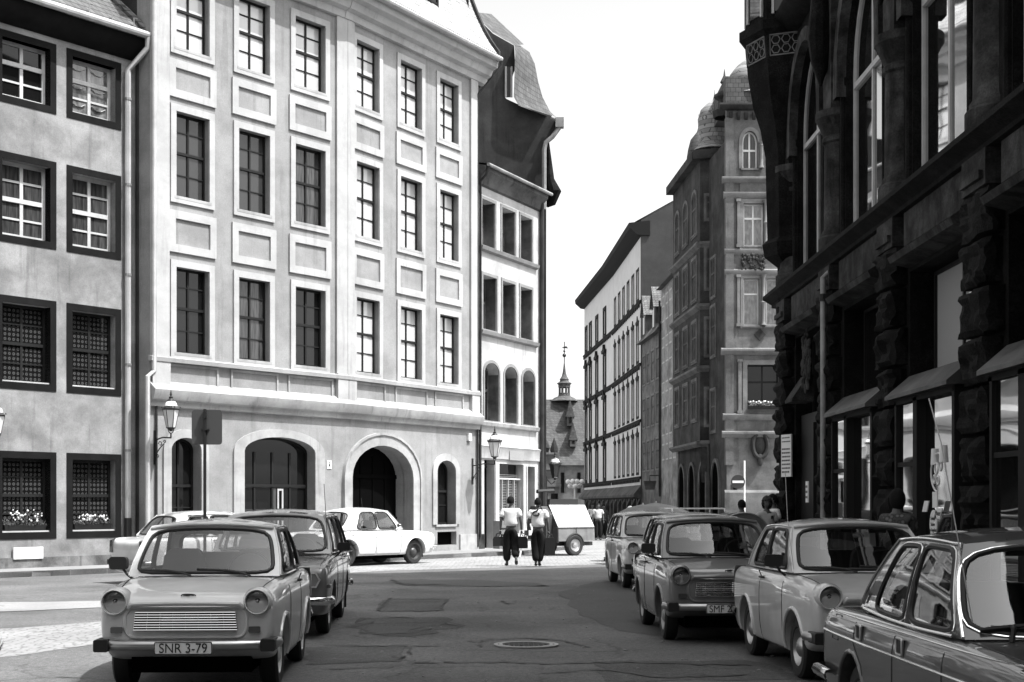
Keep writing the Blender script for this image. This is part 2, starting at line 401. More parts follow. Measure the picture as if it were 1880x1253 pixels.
# ================================================================== WHITE CORNER BUILDING
FA = Fr((-8.86, 34.8), (-4.69, 40.18)); FB = Fr((-4.69, 40.18), (-1.15, 46.1))
def building(name, label, p): return thing(name, label, 'building', (p[0], p[1], 0))
WB = building('town_house', 'tall pale rendered corner house with white window frames, square panels and arched gateway', FA.p0)
def wput(F, name, mb, m, root, u=0, y=0, z=0, **kw):
    if isinstance(mb, MB): mb = mb.mesh(name, kw.pop('ang', 35))
    return put(name, mb, m, root, loc=F.w(u, y, z)-Vector(root.location), rz=F.ang, **kw)
rows_w = [(5.37, 7.5), (9.27, 11.38), (12.98, 14.85)]
EAVE = 15.75
for F, cols_px, sec in ((FA, [(322, 383), (437, 494), (541, 596)], 0), (FB, [(653, 695), (734, 773), (806, 840)], 1)):
    us = [(F.u(a), F.u(b)) for a, b in cols_px]
    holes = [rect(a, z0, b, z1) for (a, b) in us for (z0, z1) in rows_w]
    # ground floor openings
    if sec == 0:
        ga = [(F.u(313), F.u(368), .75, 2.95, .3, 'small'), (F.u(447), F.u(577), .14, 2.98, .40, 'big')]
    else:
        ga = [(F.u(645), F.u(757), .125, 2.35, .95, 'dark_passage'), (F.u(801), F.u(835), .95, 2.6, .35, 'small')]
    for (a, b, z0, zs, rs, k) in ga: holes.append(arch(a, z0, b, zs, rs))
    if sec == 1: holes.append(rect(F.u(803), .3, F.u(838), .72))
    wall = wall_mesh(rect(0, 0, F.len, EAVE), holes, .34, .5)
    wput(F, 'wall', wall, 'white_wall', WB)
    # window bays
    for ci, (a, b) in enumerate(us):
        for ri, (z0, z1) in enumerate(rows_w):
            blind = sec == 1 or ri == 2  # top row has blinds; right section's pale tone paints reflected sky
            gl = 'glass_blind_sky' if blind else ('glass_grey' if ri == 1 else 'glass_dark')
            if ri == 0 and sec == 1: gl = 'glass_blind_sky'
            if sec == 0 and (ci+ri*2) % 3 == 1 and ri < 2: gl = 'glass_curtain'
            window(WB, F, a, z0, b, z1, .15, 0, 'wood_dark', gl, 2, (.53,), (.27, .78), .055, 'frame', .17, 'white_trim', .05, 'cornice', proud=.045)
        # framed panels between the storeys
        for pz0, pz1 in ((7.86, 8.90), (11.72, 12.66)):
            mb = MB(); q = .2
            ring(mb, rect(a-.22+q, pz0+q, b+.22-q, pz1-q), rect(a-.22, pz0, b+.22, pz1), -.05, .0)
            wput(F, 'panel_frame', mb, 'white_trim', WB)
        mb = MB(); ring(mb, rect(a-.2, 4.6, b+.25, 5.02), rect(a-.26, 4.54, b+.31, 5.08), -.035, .0)
        wput(F, 'panel_frame', mb, 'cornice', WB)
    # giant pilasters at the section ends
    for (p, q) in ([(0, .55), (F.len-.42, F.len)] if sec == 0 else [(0, .32), (F.len-.42, F.len)]):
        mb = MB(); mb.box(p+(.003 if p == 0 else 0), -.07, 4.2, q-.003, .0, EAVE-.45); mb.box(p+.003, -.11, 4.2, q-.003+.05*(sec), -.0, 5.25)
        wput(F, 'pilaster', mb, 'white_trim', WB)
    # sill band under the first floor and the heavy string course
    e0, e1 = (-.05, F.len+.06) if sec == 0 else (-.03, F.len+.05)
    mb = MB(); mb.prism([(-.002, 5.1), (-.13, 5.1), (-.15, 5.2), (-.002, 5.24)], e0, e1, 'x'); wput(F, 'sill_band', mb, 'white_trim', WB)
    mb = MB(); mb.prism([(-.001, 3.98), (-.10, 4.0), (-.12, 4.12), (-.2, 4.16), (-.25, 4.28), (-.27, 4.40), (-.24, 4.43), (-.001, 4.62)], e0, e1, 'x')
    wput(F, 'string_course', mb, 'cornice', WB)
    mb = MB(); mb.box(e0, -.05, .1, (ga[0][0]-.3) if sec == 0 else F.len, 0, .55)
    if sec == 1:
        mb = MB().box(ga[0][1]+.5, -.055, .1, ga[1][0]-.25, -.001, .55); wput(F, 'plinth', MB().box(ga[1][1]+.25, -.055, .1, F.len+.05, -.001, .62), 'cornice', WB)
    wput(F, 'plinth', mb, 'cornice', WB)
    # top cornice
    prof = [(-.001, EAVE-.5), (-.10, EAVE-.48), (-.14, EAVE-.3), (-.28, EAVE-.24), (-.36, EAVE-.06), (-.52, EAVE), (-.56, EAVE+.2), (-.66, EAVE+.26), (-.66, EAVE+.36), (-.4, EAVE+.42), (.3, EAVE+.42), (.3, EAVE-.5)]
    wput(F, 'cornice', MB().prism(prof, -.1 if sec == 0 else -.16, F.len+(.14 if sec == 0 else .45), 'x'), 'white_trim', WB)
    # ground floor fittings
    for (a, b, z0, zs, rs, k) in ga:
        w = b-a
        mb = MB(); s_ = {'small': .24, 'big': .36, 'dark_passage': .34}[k]
        ring(mb, arch(a, z0, b, zs, rs), arch(a-s_, z0, b+s_, zs, rs+s_*(.9 if k != 'big' else .6)), -.05, .02)
        if k == 'dark_passage': ring(mb, arch(a-s_, z0, b+s_, zs, rs+s_*(.9 if k != 'big' else .6)), arch(a-s_-.07, z0, b+s_+.07, zs, rs+s_*.9+.07), -.09, .02)
        wput(F, 'arch_surround', mb, 'cornice', WB)
        if k == 'dark_passage':
            t = .62; l = arch(a, z0, b, zs, rs); n = len(l)
            mb = MB().add([(p[0], .3, p[1]) for p in l]+[(p[0], t, p[1]) for p in l], [(i, (i+1) % n, (i+1) % n+n, i+n) for i in range(1, n)])
            wput(F, 'passage_vault', mb, 'white_wall', WB)
            mb = MB().prism(arch(a-.05, z0, b+.05, zs, rs+.05), t-.01, t+.1); dr = wput(F, 'dark_passage', mb, 'void', WB)  # black panel paints the darkness of the unlit passage
            mb = MB()
            for i in range(1, 5): mb.box(a+w*i/5-.015, t-.04, z0, a+w*i/5+.015, t-.01, zs+rs*.7)
            mb.box(a, t-.05, 1.1, b, t-.012, 1.2); mb.box(a, t-.05, zs, b, t-.012, zs+.12); put('gate_rails', mb.mesh('gate_rails'), 'void', dr)
        else:
            window(WB, F, a, z0, b, zs+rs, .28, rs, 'wood_dark', 'glass_dark', 2 if k == 'small' else 4, ((.52,) if k == 'small' else (.60,)), ((.3,) if k == 'small' else ()), .06, None, sill=.05 if k == 'small' else None, sillm='cornice')
    if sec == 0:
        a, b = ga[1][0], ga[1][1]
        mb = MB().box(a+1.28, .3, .15, a+1.42, .4, 2.1).box(a+.05, .3, 2.02, b-.05, .42, 2.12)
        wput(F, 'shopfront_rail', mb, 'wood_grey', WB)
        mb = MB().box(a+1.45, .27, .8, a+1.5, .3, 2.0).box(b-.95, .27, .8, b-.9, .3, 2.0).box(a+1.5, .27, 1.3, b-.95, .3, 1.35).box(a+1.5, .27, .8, b-.95, .3, .85).box(a+1.5, .27, 1.95, b-.95, .3, 2.0)
        wput(F, 'door_light', mb, 'wood_white', WB)
        mb = MB().box(a+.06, .31, .9, a+1.25, .325, 1.45); wput(F, 'display_card', mb, 'glass_grey', WB)
    else:
        mb = MB().box(F.u(803)-.0, .2, .3, F.u(838), .3, .72); wput(F, 'cellar_window', mb, 'void', WB)
# body of the house behind its street walls, and the mansard roof
A0, A1, B1 = FA.w(0, .3), FA.w(FA.len, .3), FB.w(FB.len, .3)
back = [(A0.x, A0.y), (A1.x, A1.y), (B1.x, B1.y), (B1.x-5, B1.y+4.5), (-14.5, 45.5), (A0.x-5, A0.y+3.9)]
lx = [(p[0]-WB.location.x, p[1]-WB.location.y) for p in back]
mb = MB().prism([(lx[2][0], lx[2][1]), lx[3], lx[4], lx[5], (lx[0][0], lx[0][1]), (lx[0][0]-.3, lx[0][1]+.3), (-9.3+8.86-3, 6), (lx[4][0]+.6, lx[4][1]-.6), (lx[3][0], lx[3][1]-.5)], 0, EAVE-.1, 'z')
def mansard(F, u0, u1, m, root, z0, hgt=3.6, run=.95):
    mb = MB(); prof = []
    for i in range(9):
        t = i/8; prof.append((-.62+.62*(1-(1-t)**2.6)+run*t, z0+hgt*t**1.05))
    vs = []; 
    for (y, z) in prof: vs += [(u0, y, z), (u1, y, z)]
    mb.add(vs, [(2*i, 2*i+1, 2*i+3, 2*i+2) for i in range(8)])
    yt, zt = prof[-1]; mb.add([(u0, yt, zt), (u1, yt, zt), (u1, yt+4, zt+2.2), (u0, yt+4, zt+2.2)], [(0, 1, 2, 3)])
    return mb
def wall_block(pts, z0, z1, loc):   # plain hidden walls
    b = MB(); n = len(pts)
    b.add([(p[0]-loc[0], p[1]-loc[1], z0) for p in pts]+[(p[0]-loc[0], p[1]-loc[1], z1) for p in pts], [(i, i+1, i+1+n, i+n) for i in range(n-1)])
    return b
put('side_wall', wall_block([(B1.x, B1.y), (B1.x-4.5, B1.y+4.2), (-14.3, 45), (A0.x-4.6, A0.y+3.9), (A0.x, A0.y)], 0, EAVE+2.5, FA.p0).mesh(), 'firewall', WB)
wput(FA, 'roof', mansard(FA, -.1, FA.len+.35, 'tiles_light', WB, EAVE+.4), 'tiles_light', WB)
wput(FB, 'roof', mansard(FB, -.35, FB.len+.3, 'tiles_light', WB, EAVE+.4), 'tiles_light', WB)
# gable parapet closing the mansard at the right-hand end
gp = []
for i in range(9):
    t = i/8; gp.append((-.66+.62*(1-(1-t)**2.6)+.95*t, EAVE+.4+3.7*t**1.05+.1))
wput(FB, 'gable_wall', MB().prism([(-.66, EAVE+.3)]+gp+[(4.5, EAVE+6.2), (4.5, EAVE-.6), (.2, EAVE-.6)], FB.len+.3, FB.len+.42, 'x'), 'firewall', WB)
# dormer
du = FB.u(775)
dm = wput(FB, 'dormer', MB().box(du-.35, -.02, EAVE+.55, du+1.15, 2., EAVE+3.2), 'white_wall', WB)
mb = MB(); ring(mb, rect(du, EAVE+.8, du+.8, EAVE+2.4), rect(du-.25, EAVE+.55, du+1.05, EAVE+2.65), -.08, -.02); put('dormer_frame', mb.mesh(), 'white_trim', dm)
put('dormer_pane', MB().box(du, -.03, EAVE+.8, du+.8, -.01, EAVE+2.4).mesh(), 'glass_dark', dm)
mb = MB()
for x in (du, du+.38, du+.75): mb.box(x, -.06, EAVE+.8, x+.05, -.03, EAVE+2.4)
for z in (.8, 1.3, 1.8, 2.35): mb.box(du, -.06, EAVE+z, du+.8, -.03, EAVE+z+.05)
put('dormer_bars', mb.mesh(), 'wood_dark', dm)
# number plate by the gateway and a small box near the corner
u = FA.u(600); wput(FA, 'house_sign', MB().box(u, -.02, 2.57, u+.17, 0, 2.80), 'sign_white', WB)
wput(FA, 'sign_mark', MB().prism([(u+.085, 2.62), (u+.12, 2.67), (u+.085, 2.72), (u+.05, 2.67)], -.026, -.02).prism([(u+.085, 2.72), (u+.105, 2.745), (u+.085, 2.77), (u+.065, 2.745)], -.026, -.02), 'ink', WB)
u = FB.u(857); wput(FB, 'meter_box', MB().box(u, -.08, 3.62, u+.18, 0, 3.85), 'sign_white', WB)
# gutter end and thin downpipe at the right-hand end
g0 = FB.w(FB.len+.4, -.70, EAVE+.25)-Vector(WB.location); g1 = FB.w(-.2, -.70, EAVE+.25)-Vector(WB.location); g2 = FA.w(-.1, -.7, EAVE+.25)-Vector(WB.location)
MB().tube([g0, g1, g2], .075, 8).build('gutter', 'pipe_light', WB)
e = FB.w(FB.len-.02, -.06, 0)-Vector(WB.location)
MB().tube([g0, g0+Vector((0, 0, -.2)), e+Vector((0, 0, EAVE-.9)), e+Vector((0, 0, .2))], .035, 8).build('downpipe', 'pipe_dark', WB)
# pale downpipes on the left-hand edge
e = FA.w(.05, -.1, 0)-Vector(WB.location)
MB().tube([e+Vector((0, 0, EAVE)), e+Vector((0, 0, 4.85)), e+Vector((-.12, -.16, 4.7)), e+Vector((-.12, -.16, .3))], .065, 10).build('downpipe', 'pipe_light', WB)
e2 = e+Vector((.02, .1, 0)); 
MB().tube([FA.w(.16, -.05, 4.0)-Vector(WB.location), FA.w(.16, -.05, .5)-Vector(WB.location)], .03, 8).build('conduit', 'pipe_dark', WB)

# ================================================================== LEFT STAINED HOUSE
cx, cy = -9.22, 35.2
dx, dy = .79/1.2744, 1/1.2744
FLh = Fr((cx-dx*14, cy-dy*14), (cx, cy)); LH = building('old_house', 'stained grey plaster house with dark stone window frames and tiled roof at the left edge', FLh.p0)
LL = FLh.len
rows_l = [(.78, 2.80, 3), (4.22, 6.34, 2), (7.55, 9.6, 1), (10.72, 12.36, 0)]
c1 = (FLh.u(-8), FLh.u(103)); c2 = (FLh.u(122), FLh.u(222)); c0 = (c1[0]-2.6, c1[0]-.55); cm = (c0[0]-2.6, c0[0]-.55)
holes = []; rim = .16
for (a, b) in (cm, c0, c1, c2):
    for (z0, z1, k) in rows_l: holes.append(rect(a+rim, z0+rim, b-rim, z1-rim))
wput(FLh, 'wall', wall_mesh(rect(0, 0, LL, 12.95), holes, .3, .5), 'old_wall', LH)
wput(FLh, 'plinth', MB().box(0, -.04, .1, LL, -.001, .36), 'old_plinth', LH)
for (a, b) in (cm, c0, c1, c2):
    for (z0, z1, k) in rows_l:
        up = k <= 1
        d_ = .2
        gl = {0: 'glass_net', 1: 'glass_curtain', 2: 'glass_bull', 3: 'glass_bull'}[k]
        if k == 0 and (a, b) == c1: gl = 'glass_dark'
        o = window(LH, FLh, a+rim, z0+rim, b-rim, z1-rim, d_, 0, 'wood_white' if up else 'wood_dark', gl, 2, (.5,) if k else (.62,), (.25, .75) if k else (.31,), .085 if up else .06)
        mb = MB(); w, h = b-a-2*rim, z1-z0-2*rim
        ring(mb, rect(.0, .0, w, h), rect(-rim, -rim, w+rim, h+rim), -d_-.015, 0)
        put('surround', mb.mesh(), 'stone_dark', o)
        if not up: put('sill', MB().box(0, -.17, -.02, w, 0, .035).mesh(), 'wood_white', o)
        if up:
            # bunched net curtains seen as pale swags behind the panes
            cb = MB()
            if gl != 'glass_dark' and k == 0:
                for zz in (.18, .5, .82):
                    for xx in (.25, .72):
                        cb.tube([(w*xx-.2, .03, h*zz+.07), (w*xx-.08, .03, h*zz), (w*xx+.08, .03, h*zz), (w*xx+.2, .03, h*zz+.07)], .035, 6, ry=.008)
                put('curtain_swag', cb.mesh(), 'wood_white', o)
# eaves, gutter, roof, downpipe
wput(FLh, 'eaves', MB().prism([(-.001, 12.5), (-.12, 12.55), (-.35, 12.8), (-.42, 12.98), (.3, 12.98), (.3, 12.5)], 0, LL+.1, 'x'), 'stone_dark', LH)
wput(FLh, 'gutter', MB().tube([(0, -.5, 13.06), (LL+.05, -.5, 13.06)], .085, 10), 'pipe_light', LH)
mb = MB().add([(-1, -.44, 13.04), (LL+.05, -.44, 13.04), (LL-2.9, 4, 18.2), (-1, 4, 18.2)], [(0, 1, 2, 3)]); mb.add([(LL+.05, -.44, 13.04), (LL+.05, 8, 13.04), (LL-2.9, 4, 18.2)], [(0, 1, 2)])
wput(FLh, 'roof', mb, 'tiles', LH)
hip = MB().tube([(LL+.05, -.44, 13.1), (LL-2.9, 4, 18.26)], .09, 8); wput(FLh, 'ridge_tiles', hip, 'tiles', LH)
mb = MB()
for u in (FLh.u(150), FLh.u(192), FLh.u(232)): mb.tube([(u, -.3, 13.15), (u, -.3, 13.45), (u+.1, -.3, 13.45)], .015, 5)
wput(FLh, 'snow_guards', mb, 'steel', LH)
du = FLh.u(100); dm = wput(FLh, 'dormer', MB().box(du-1.3, .35, 13.2, du+.55, 3, 15.2), 'stone_dark', LH)
put('dormer_window', MB().box(du-1.1, .3, 13.45, du-.95, .36, 15).box(du+.25, .3, 13.45, du+.4, .36, 15).box(du-1.1, .3, 13.4, du+.4, .36, 13.55).box(du-.4, .3, 13.5, du-.3, .36, 15).mesh(), 'wood_white', dm)
e = [(LL-.12, -.5, 13.0), (LL-.12, -.48, 12.75), (LL-.42, -.1, 12.2), (LL-.42, -.1, 1.2)]
dp = wput(FLh, 'downpipe', MB().tube(e, .075, 10), 'pipe_light', LH)
for z in (11.5, 9.4, 7.2, 5., 2.9): put('pipe_collar', MB().tube([(LL-.42, -.1, z-.03), (LL-.42, -.1, z+.03)], .09, 10).mesh(), 'pipe', dp)
put('pipe_foot', MB().tube([(LL-.42, -.1, 1.25), (LL-.42, -.1, .15)], .09, 10).mesh(), 'iron', dp)
put('side_wall', wall_block([(cx, cy), (cx-3.6, cy+3.2)], 0, 13, FLh.p0).mesh(), 'old_wall', LH)
wput(FLh, 'downpipe', MB().tube([(LL-.1, -.06, 12.6), (LL-.1, -.06, .3)], .05, 8), 'pipe_dark', LH)
# white cellar hatch in the base of the wall
u = FLh.u(22); u2 = FLh.u(76); wput(FLh, 'cellar_hatch', MB().box(u, -.075, .33, u2, -.03, .6), 'sign_white', LH)
# geranium boxes on the ground floor sills
for (a, b), lab in ((c1, 'planter with clumps of white flowers on the lower sill at the far left'), (c2, 'low planter of small pale flowers on the sill nearer the downpipe')):
    o = thing('flower_box', lab, 'flower box', FLh.w(a+rim+.1, -.02+.1, rows_l[0][0]+rim+.04), FLh.ang, 'flower boxes on the old house sills')
    w = b-a-2*rim-.2
    MB().prism([(0, 0), (w, 0), (w+.02, .13), (-.02, .13)], -.05, .1).build('box', 'wood_dark', o)
    lf = MB(); fl = MB(); rnd = random.Random(int(a*100))
    for i in range(420):
        x = rnd.uniform(0, w); y = rnd.uniform(-.1, .1); z = .12+rnd.random()**1.5*.24*(1 if a == c1[0] else .8)*(1.3 if .2 < x/w < .9 else .5); s = rnd.uniform(.015, .035); an = rnd.uniform(0, 6.3); t = rnd.uniform(-1, 1)
        lf.add([(x, y, z), (x+s*math.cos(an), y+s*math.sin(an), z+s*t), (x+s*.3, y+s*.3, z+s*1.2)], [(0, 1, 2)])
    for i in range(46):
        x = rnd.gauss(w*.32 if i % 3 else w*.75, w*.11); y = rnd.uniform(-.12, .05); z = .2+rnd.random()*.27*(1 if a == c1[0] else .6)
        fl.ball((min(max(x, .02), w), y, z), rnd.uniform(.014, .03), 6, 4)
    lf.build('leaves', 'leaf', o); fl.build('blossom', 'flower', o)
# dark firewall behind the left house roof
o = thing('rear_building', 'dark blank firewall rising behind the stained house roof', 'building', (-17, 41.5, 0))
MB().box(0, 0, 0, 6.9, 4, 21).build('wall', 'firewall', o); MB().prism([(-.2, 21), (7.1, 21), (3.4, 24)], 0, 4).build('roof', 'tiles', o)

# ================================================================== NARROW THREE-STOREY HOUSE
FN = Fr((-1.12, 46.35), (.97, 50.7)); NH = building('narrow_house', 'narrow pale house of three windows per floor beside the tall corner house', FN.p0)
rows_n = []
cols_n = [[(884, 908), (921, 945), (955, 976)], [(886, 911), (922, 945), (955, 976)], [(889, 916), (926, 949), (959, 981)]]
zr = [(10.1, 11.6, 0), (7.35, 9.12, 0), (4.35, 5.95, .32)]
holes = []; wl = []
for cs, (z0, z1, rs) in zip(cols_n, zr):
    for a, b in cs:
        ua, ub = FN.u(a), FN.u(b); holes.append(arch(ua, z0, ub, z1, rs) if rs else rect(ua, z0, ub, z1)); wl.append((ua, z0, ub, z1+rs, rs))
ud, ue, uf, ug = FN.u(889), FN.u(908), FN.u(917), FN.u(969)
holes += [rect(ud, .1, ue, 3.05), rect(uf, .5, ug-.35, 2.95), rect(ug, .1, FN.u(982), 2.9)]
wput(FN, 'wall', wall_mesh(rect(0, 0, FN.len, 12.2), holes, .42, .5), 'narrow_wall', NH)
for (ua, z0, ub, z1, rs) in wl:
    window(NH, FN, ua, z0, ub, z1, .4, rs, 'wood_grey', 'glass_dark', 2, (.55,), (), .07, 'frame', .1, 'narrow_stone', proud=.03)
    mb = MB().box(ub-.012, .02, z0, ub-.002, .39, z1-rs*1.1); wput(FN, 'reveal_lining', mb, 'wood_grey', NH)
for z, m_ in ((9.88, 'narrow_stone'), (7.12, 'narrow_stone'), (4.12, 'cornice')):
    wput(FN, 'sill_band', MB().prism([(-.001, z), (-.12, z+.05), (-.15, z+.16), (-.001, z+.2)], .1, FN.len-.25, 'x'), m_, NH)
wput(FN, 'shop_cornice', MB().prism([(-.001, 3.1), (-.06, 3.1), (-.08, 3.42), (-.12, 3.5), (-.001, 3.55)], .05, FN.len-.05, 'x'), 'cornice', NH)
wput(FN, 'shop_sign', MB().box(uf+.6, -.1, 3.08, uf+1.75, -.07, 3.4), 'panel', NH)
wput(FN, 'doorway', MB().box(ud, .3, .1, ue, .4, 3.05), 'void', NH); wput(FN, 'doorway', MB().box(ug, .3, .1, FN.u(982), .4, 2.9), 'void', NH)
mb = MB().box(uf, .3, .5, ug-.35, .42, 2.95); sw = wput(FN, 'shop_window', mb, 'glass_dark', NH)
mb = MB()
for i in range(26): mb.box(uf+.05, .2, 1.2+i*.055, ug-.45, .25, 1.2+i*.055+.02)
put('blind', mb.mesh(), 'steel', sw)
mb = MB()
for k in range(5): x = uf+(ug-.35-uf)*k/4; mb.box(x-.012, .12, .5, x+.012, .2, 2.45)
mb.box(uf, .12, 2.42, ug-.35, .2, 2.47).box(uf, .1, .5, ug-.35, .2, .56); put('shop_frame', mb.mesh(), 'wood_white', sw)
wput(FN, 'door_frame', MB().box(ue+.02, -.03, .1, ue+.10, .02, 3.0), 'white_trim', NH); wput(FN, 'door_frame', MB().box(ug-.14, -.03, .1, ug-.06, .02, 2.9), 'white_trim', NH)
wput(FN, 'plinth', MB().box(0, -.05, 0, ud-.05, -.001, .6), 'soot2', NH)
wput(FN, 'eaves', MB().prism([(-.001, 12.0), (-.08, 12.05), (-.14, 12.3), (-.30, 12.45), (-.32, 12.6), (.4, 12.75), (.4, 12.2)], -.02, FN.len+.1, 'x'), 'grey_house', NH)
wput(FN, 'roof', MB().add([(-.02, -.36, 12.66), (FN.len+.15, -.36, 12.66), (FN.len+.15, 3.2, 13.3), (-.02, 3.2, 13.3)], [(0, 1, 2, 3)]), 'tiles', NH)
wput(FN, 'gutter', MB().tube([(-.02, -.40, 12.62), (FN.len+.2, -.40, 12.62)], .06, 8), 'pipe', NH)
wput(FN, 'gutter_stub', MB().tube([(.05, -.40, 12.6), (.02, -.3, 12.3), (-.0, -.1, 12.1), (.03, -.08, .5)], .045, 8), 'pipe_dark', NH)
wput(FN, 'corner_pipe', MB().tube([(FN.len-.02, -.12, 12.3), (FN.len-.02, -.12, .2)], .07, 8), 'pipe_dark', NH)
put('side_wall', wall_block([tuple(FN.w(FN.len, .02))[:2], tuple(FN.w(FN.len, 5))[:2]], 0, 12.5, FN.p0).mesh(), 'soot2', NH)

# ================================================================== TALL GABLE HOUSE BEHIND IT
TG = building('gable_house', 'tall dark firewall house with curved slate mansard and tiled roof behind the narrow house', (-3.5, 51.6))
D = 51.6
def gl_(px, py): p = at(px, py, D); return (p.x+3.5, p.z)
prof = [gl_(850, 900), gl_(850, -25), gl_(868, 25), gl_(905, 62), gl_(944, 84), gl_(946, 120), gl_(926, 178), gl_(930, 182), gl_(960, 196), gl_(1016, 214), gl_(1026, 228), gl_(1016, 242), gl_(1002, 262), gl_(1003, 385), gl_(1003, 900)]
MB().prism(prof, 0, .4).build('gable_wall', 'firewall', TG)
p = [at(868, 22, 51.5), at(905, 55, 51.5), at(946, 84, 51.5)]
v = []; 
top = [at(866, 22, 51.6), at(902, 26, 54.2), at(962, 82, 54.2), at(945, 84, 51.6), at(905, 60, 51.6)]
o3 = Vector((-3.5, 51.6, 0))
MB().add([q-o3 for q in top], [(0, 1, 2, 3, 4)]).build('roof', 'tiles_far', TG)
# curved slate mansard front turning the corner
mb = MB(); pr = [(945, 84), (955, 84), (972, 96), (982, 118), (988, 150), (996, 178), (1010, 205), (1030, 224)]
lf = [(945, 84), (945, 86), (946, 100), (945, 122), (944, 150), (943, 178), (952, 194), (1000, 212)]
vs = []
for (a, b) in zip(lf, pr):
    for t in (0, .25, .5, .75, 1):
        q = at(a[0]+(b[0]-a[0])*t, a[1]+(b[1]-a[1])*t, 51.3+2.4*t); vs.append(q-o3)
mb.add(vs, [(i*5+j, i*5+j+1, i*5+j+6, i*5+j+5) for i in range(7) for j in range(4)]); mb.build('slate_mansard', 'slates', TG)
MB().tube([at(1012, 216, 51.4)-o3, at(1024, 222, 51.4)-o3, at(1026, 236, 51.4)-o3, at(1014, 252, 51.4)-o3, at(1002, 262, 51.4)-o3, at(999, 275, 51.4)-o3, at(999, 385, 51.4)-o3], .085, 8).build('downpipe', 'pipe', TG)
MB().box(0, 0, 0, .3, .3, .35).xf(Matrix.Translation(at(1020, 233, 51.3)-o3)).build('hopper', 'pipe', TG)
q = at(1000, 330, 51.9)-o3
MB().tube([at(1006, 262, 52)-o3, at(1010, 330, 52)-o3, at(1016, 352, 52)-o3, at(1010, 372, 52)-o3, at(1004, 380, 52)-o3], [.05, .16, .3, .22, .05], 10).build('oriel', 'soot', TG)
w = MB().xf(Matrix.Identity(4)); a = at(927, 122, 51.5)-o3; b = at(941, 178, 51.5)-o3
fr_ = MB().box(a.x, -.08, b.z, a.x+.07, 0, a.z).box(b.x-.07, -.08, b.z, b.x, 0, a.z).build('window', 'wood_white', TG); MB().box(a.x+.07, -.04, b.z, b.x-.07, -.01, a.z).build('pane', 'glass_dark', fr_)
MB().box(-1, .41, 0, 4.3, 8, 15).build('side_wall', 'firewall', TG)
# ================================================================== DARK SANDSTONE BUILDING ON THE RIGHT
FX = 5.5
FR = Fr((FX, 29.3), (FX, -14)); RB = building('department_store', 'soot-black sandstone shop building with rusticated piers and tall arched windows on the right', FR.p0)
def Ru(y): return 29.3-y
HT = 17.6
bays = [26.2, 22.2, 18.3, 14.4, 10.5, 6.6, 2.7, -1.2, -5.1, -9.]; piers = [28.25, 24.2, 20.25, 16.35, 12.45, 8.55, 4.65, .75, -3.15, -7.05, -10.95]
holes = []
HW = 1.22
for y in bays:
    u = Ru(y); holes.append(rect(u-1.35, .13, u+1.35, 4.8)); holes.append(arch(u-HW, 5.88, u+HW, 8.6, 1.5)); holes.append(arch(u-HW, 11.2, u+HW, 13.6, 1.2))
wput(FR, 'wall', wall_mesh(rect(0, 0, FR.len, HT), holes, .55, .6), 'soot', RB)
def block(w, h, d, rnd, n=3, k=.02):
    """rock-faced block with a chiselled, irregular front: centre at origin, front towards -y"""
    from mathutils import noise
    b = bmesh.new(); bmesh.ops.create_cube(b, size=1)
    bmesh.ops.subdivide_edges(b, edges=b.edges, cuts=n+1, use_grid_fill=True); o_ = Vector((rnd.uniform(0, 99), rnd.uniform(0, 99), rnd.uniform(0, 99)))
    for v in b.verts:
        x, y, z = v.co*2
        e = max(abs(x), abs(z)); f = 1-.22*max(0, e-.72)/.28
        nz = noise.noise(o_+Vector((x*1.3, y, z*1.3)))*1.6+noise.cell(o_+Vector((x*2.2, y*2, z*2.2)))*.9+noise.noise(o_+Vector((x*5, y*4, z*5)))*.5
        amp = k*(1.25 if y < 0 else .3)
        v.co = Vector((v.co.x*w-(amp*nz*.5 if abs(x) > .9 else 0)*(1 if x > 0 else -1), v.co.y*d*f-amp*nz*(1 if y < -.5 else 0), v.co.z*h*(1-.02*abs(x))))
    me = bpy.data.meshes.new('b'); b.to_mesh(me); b.free(); return [tuple(v.co) for v in me.vertices], [tuple(p.vertices) for p in me.polygons]
rnd = random.Random(4)
for i, y in enumerate(piers[:9]):
    mb = MB(); u = Ru(y)
    if i == 0: u += .1
    z = .15; k = 0
    while z < 5.0:
        h = .56; wd = .98 if k % 2 == 0 else .84
        vs, fs = block(wd, h-.045, .52, rnd, 6, .034); mb.add([(a+u, b+.02, c+z+h/2) for a, b, c in vs], fs); z += h; k += 1
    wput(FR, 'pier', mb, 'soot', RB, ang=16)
    # half-round column above, with its capital and arch springers
    mb = MB().lathe([(.42, 5.86), (.42, 6.1), (.37, 6.14), (.37, 6.2), (.33, 6.26), (.32, 7.7), (.36, 7.73), (.36, 7.8), (.33, 7.83), (.38, 7.95), (.45, 8.1), (.47, 8.12), (.47, 8.24), (.3, 8.26)], 20, (u, .14, 0))
    mb.box(u-.3, -.14, 8.26, u+.3, .1, 10.68); wput(FR, 'column', mb, 'soot2', RB)
    mb = MB().box(u-.42, -.2, 5.19, u+.42, -.002, 5.6).box(u-.34, -.25, 5.27, u+.34, -.2, 5.36); wput(FR, 'pier_cap', mb, 'soot2', RB)
    # hanging corbel spike between the arches
    mb = MB().lathe([(.02, 8.7), (.16, 9.1), (.22, 9.5), (.16, 10.2), (.05, 10.4)], 10, (u, -.25, 0)); wput(FR, 'corbel', mb, 'soot', RB)
wput(FR, 'sill_cornice', MB().prism([(-.001, 5.6), (-.16, 5.62), (-.16, 5.68), (-.30, 5.76), (-.34, 5.78), (-.34, 5.85), (-.1, 5.91), (.5, 5.91), (.5, 5.6)], .02, FR.len, 'x'), 'soot', RB, ang=15)
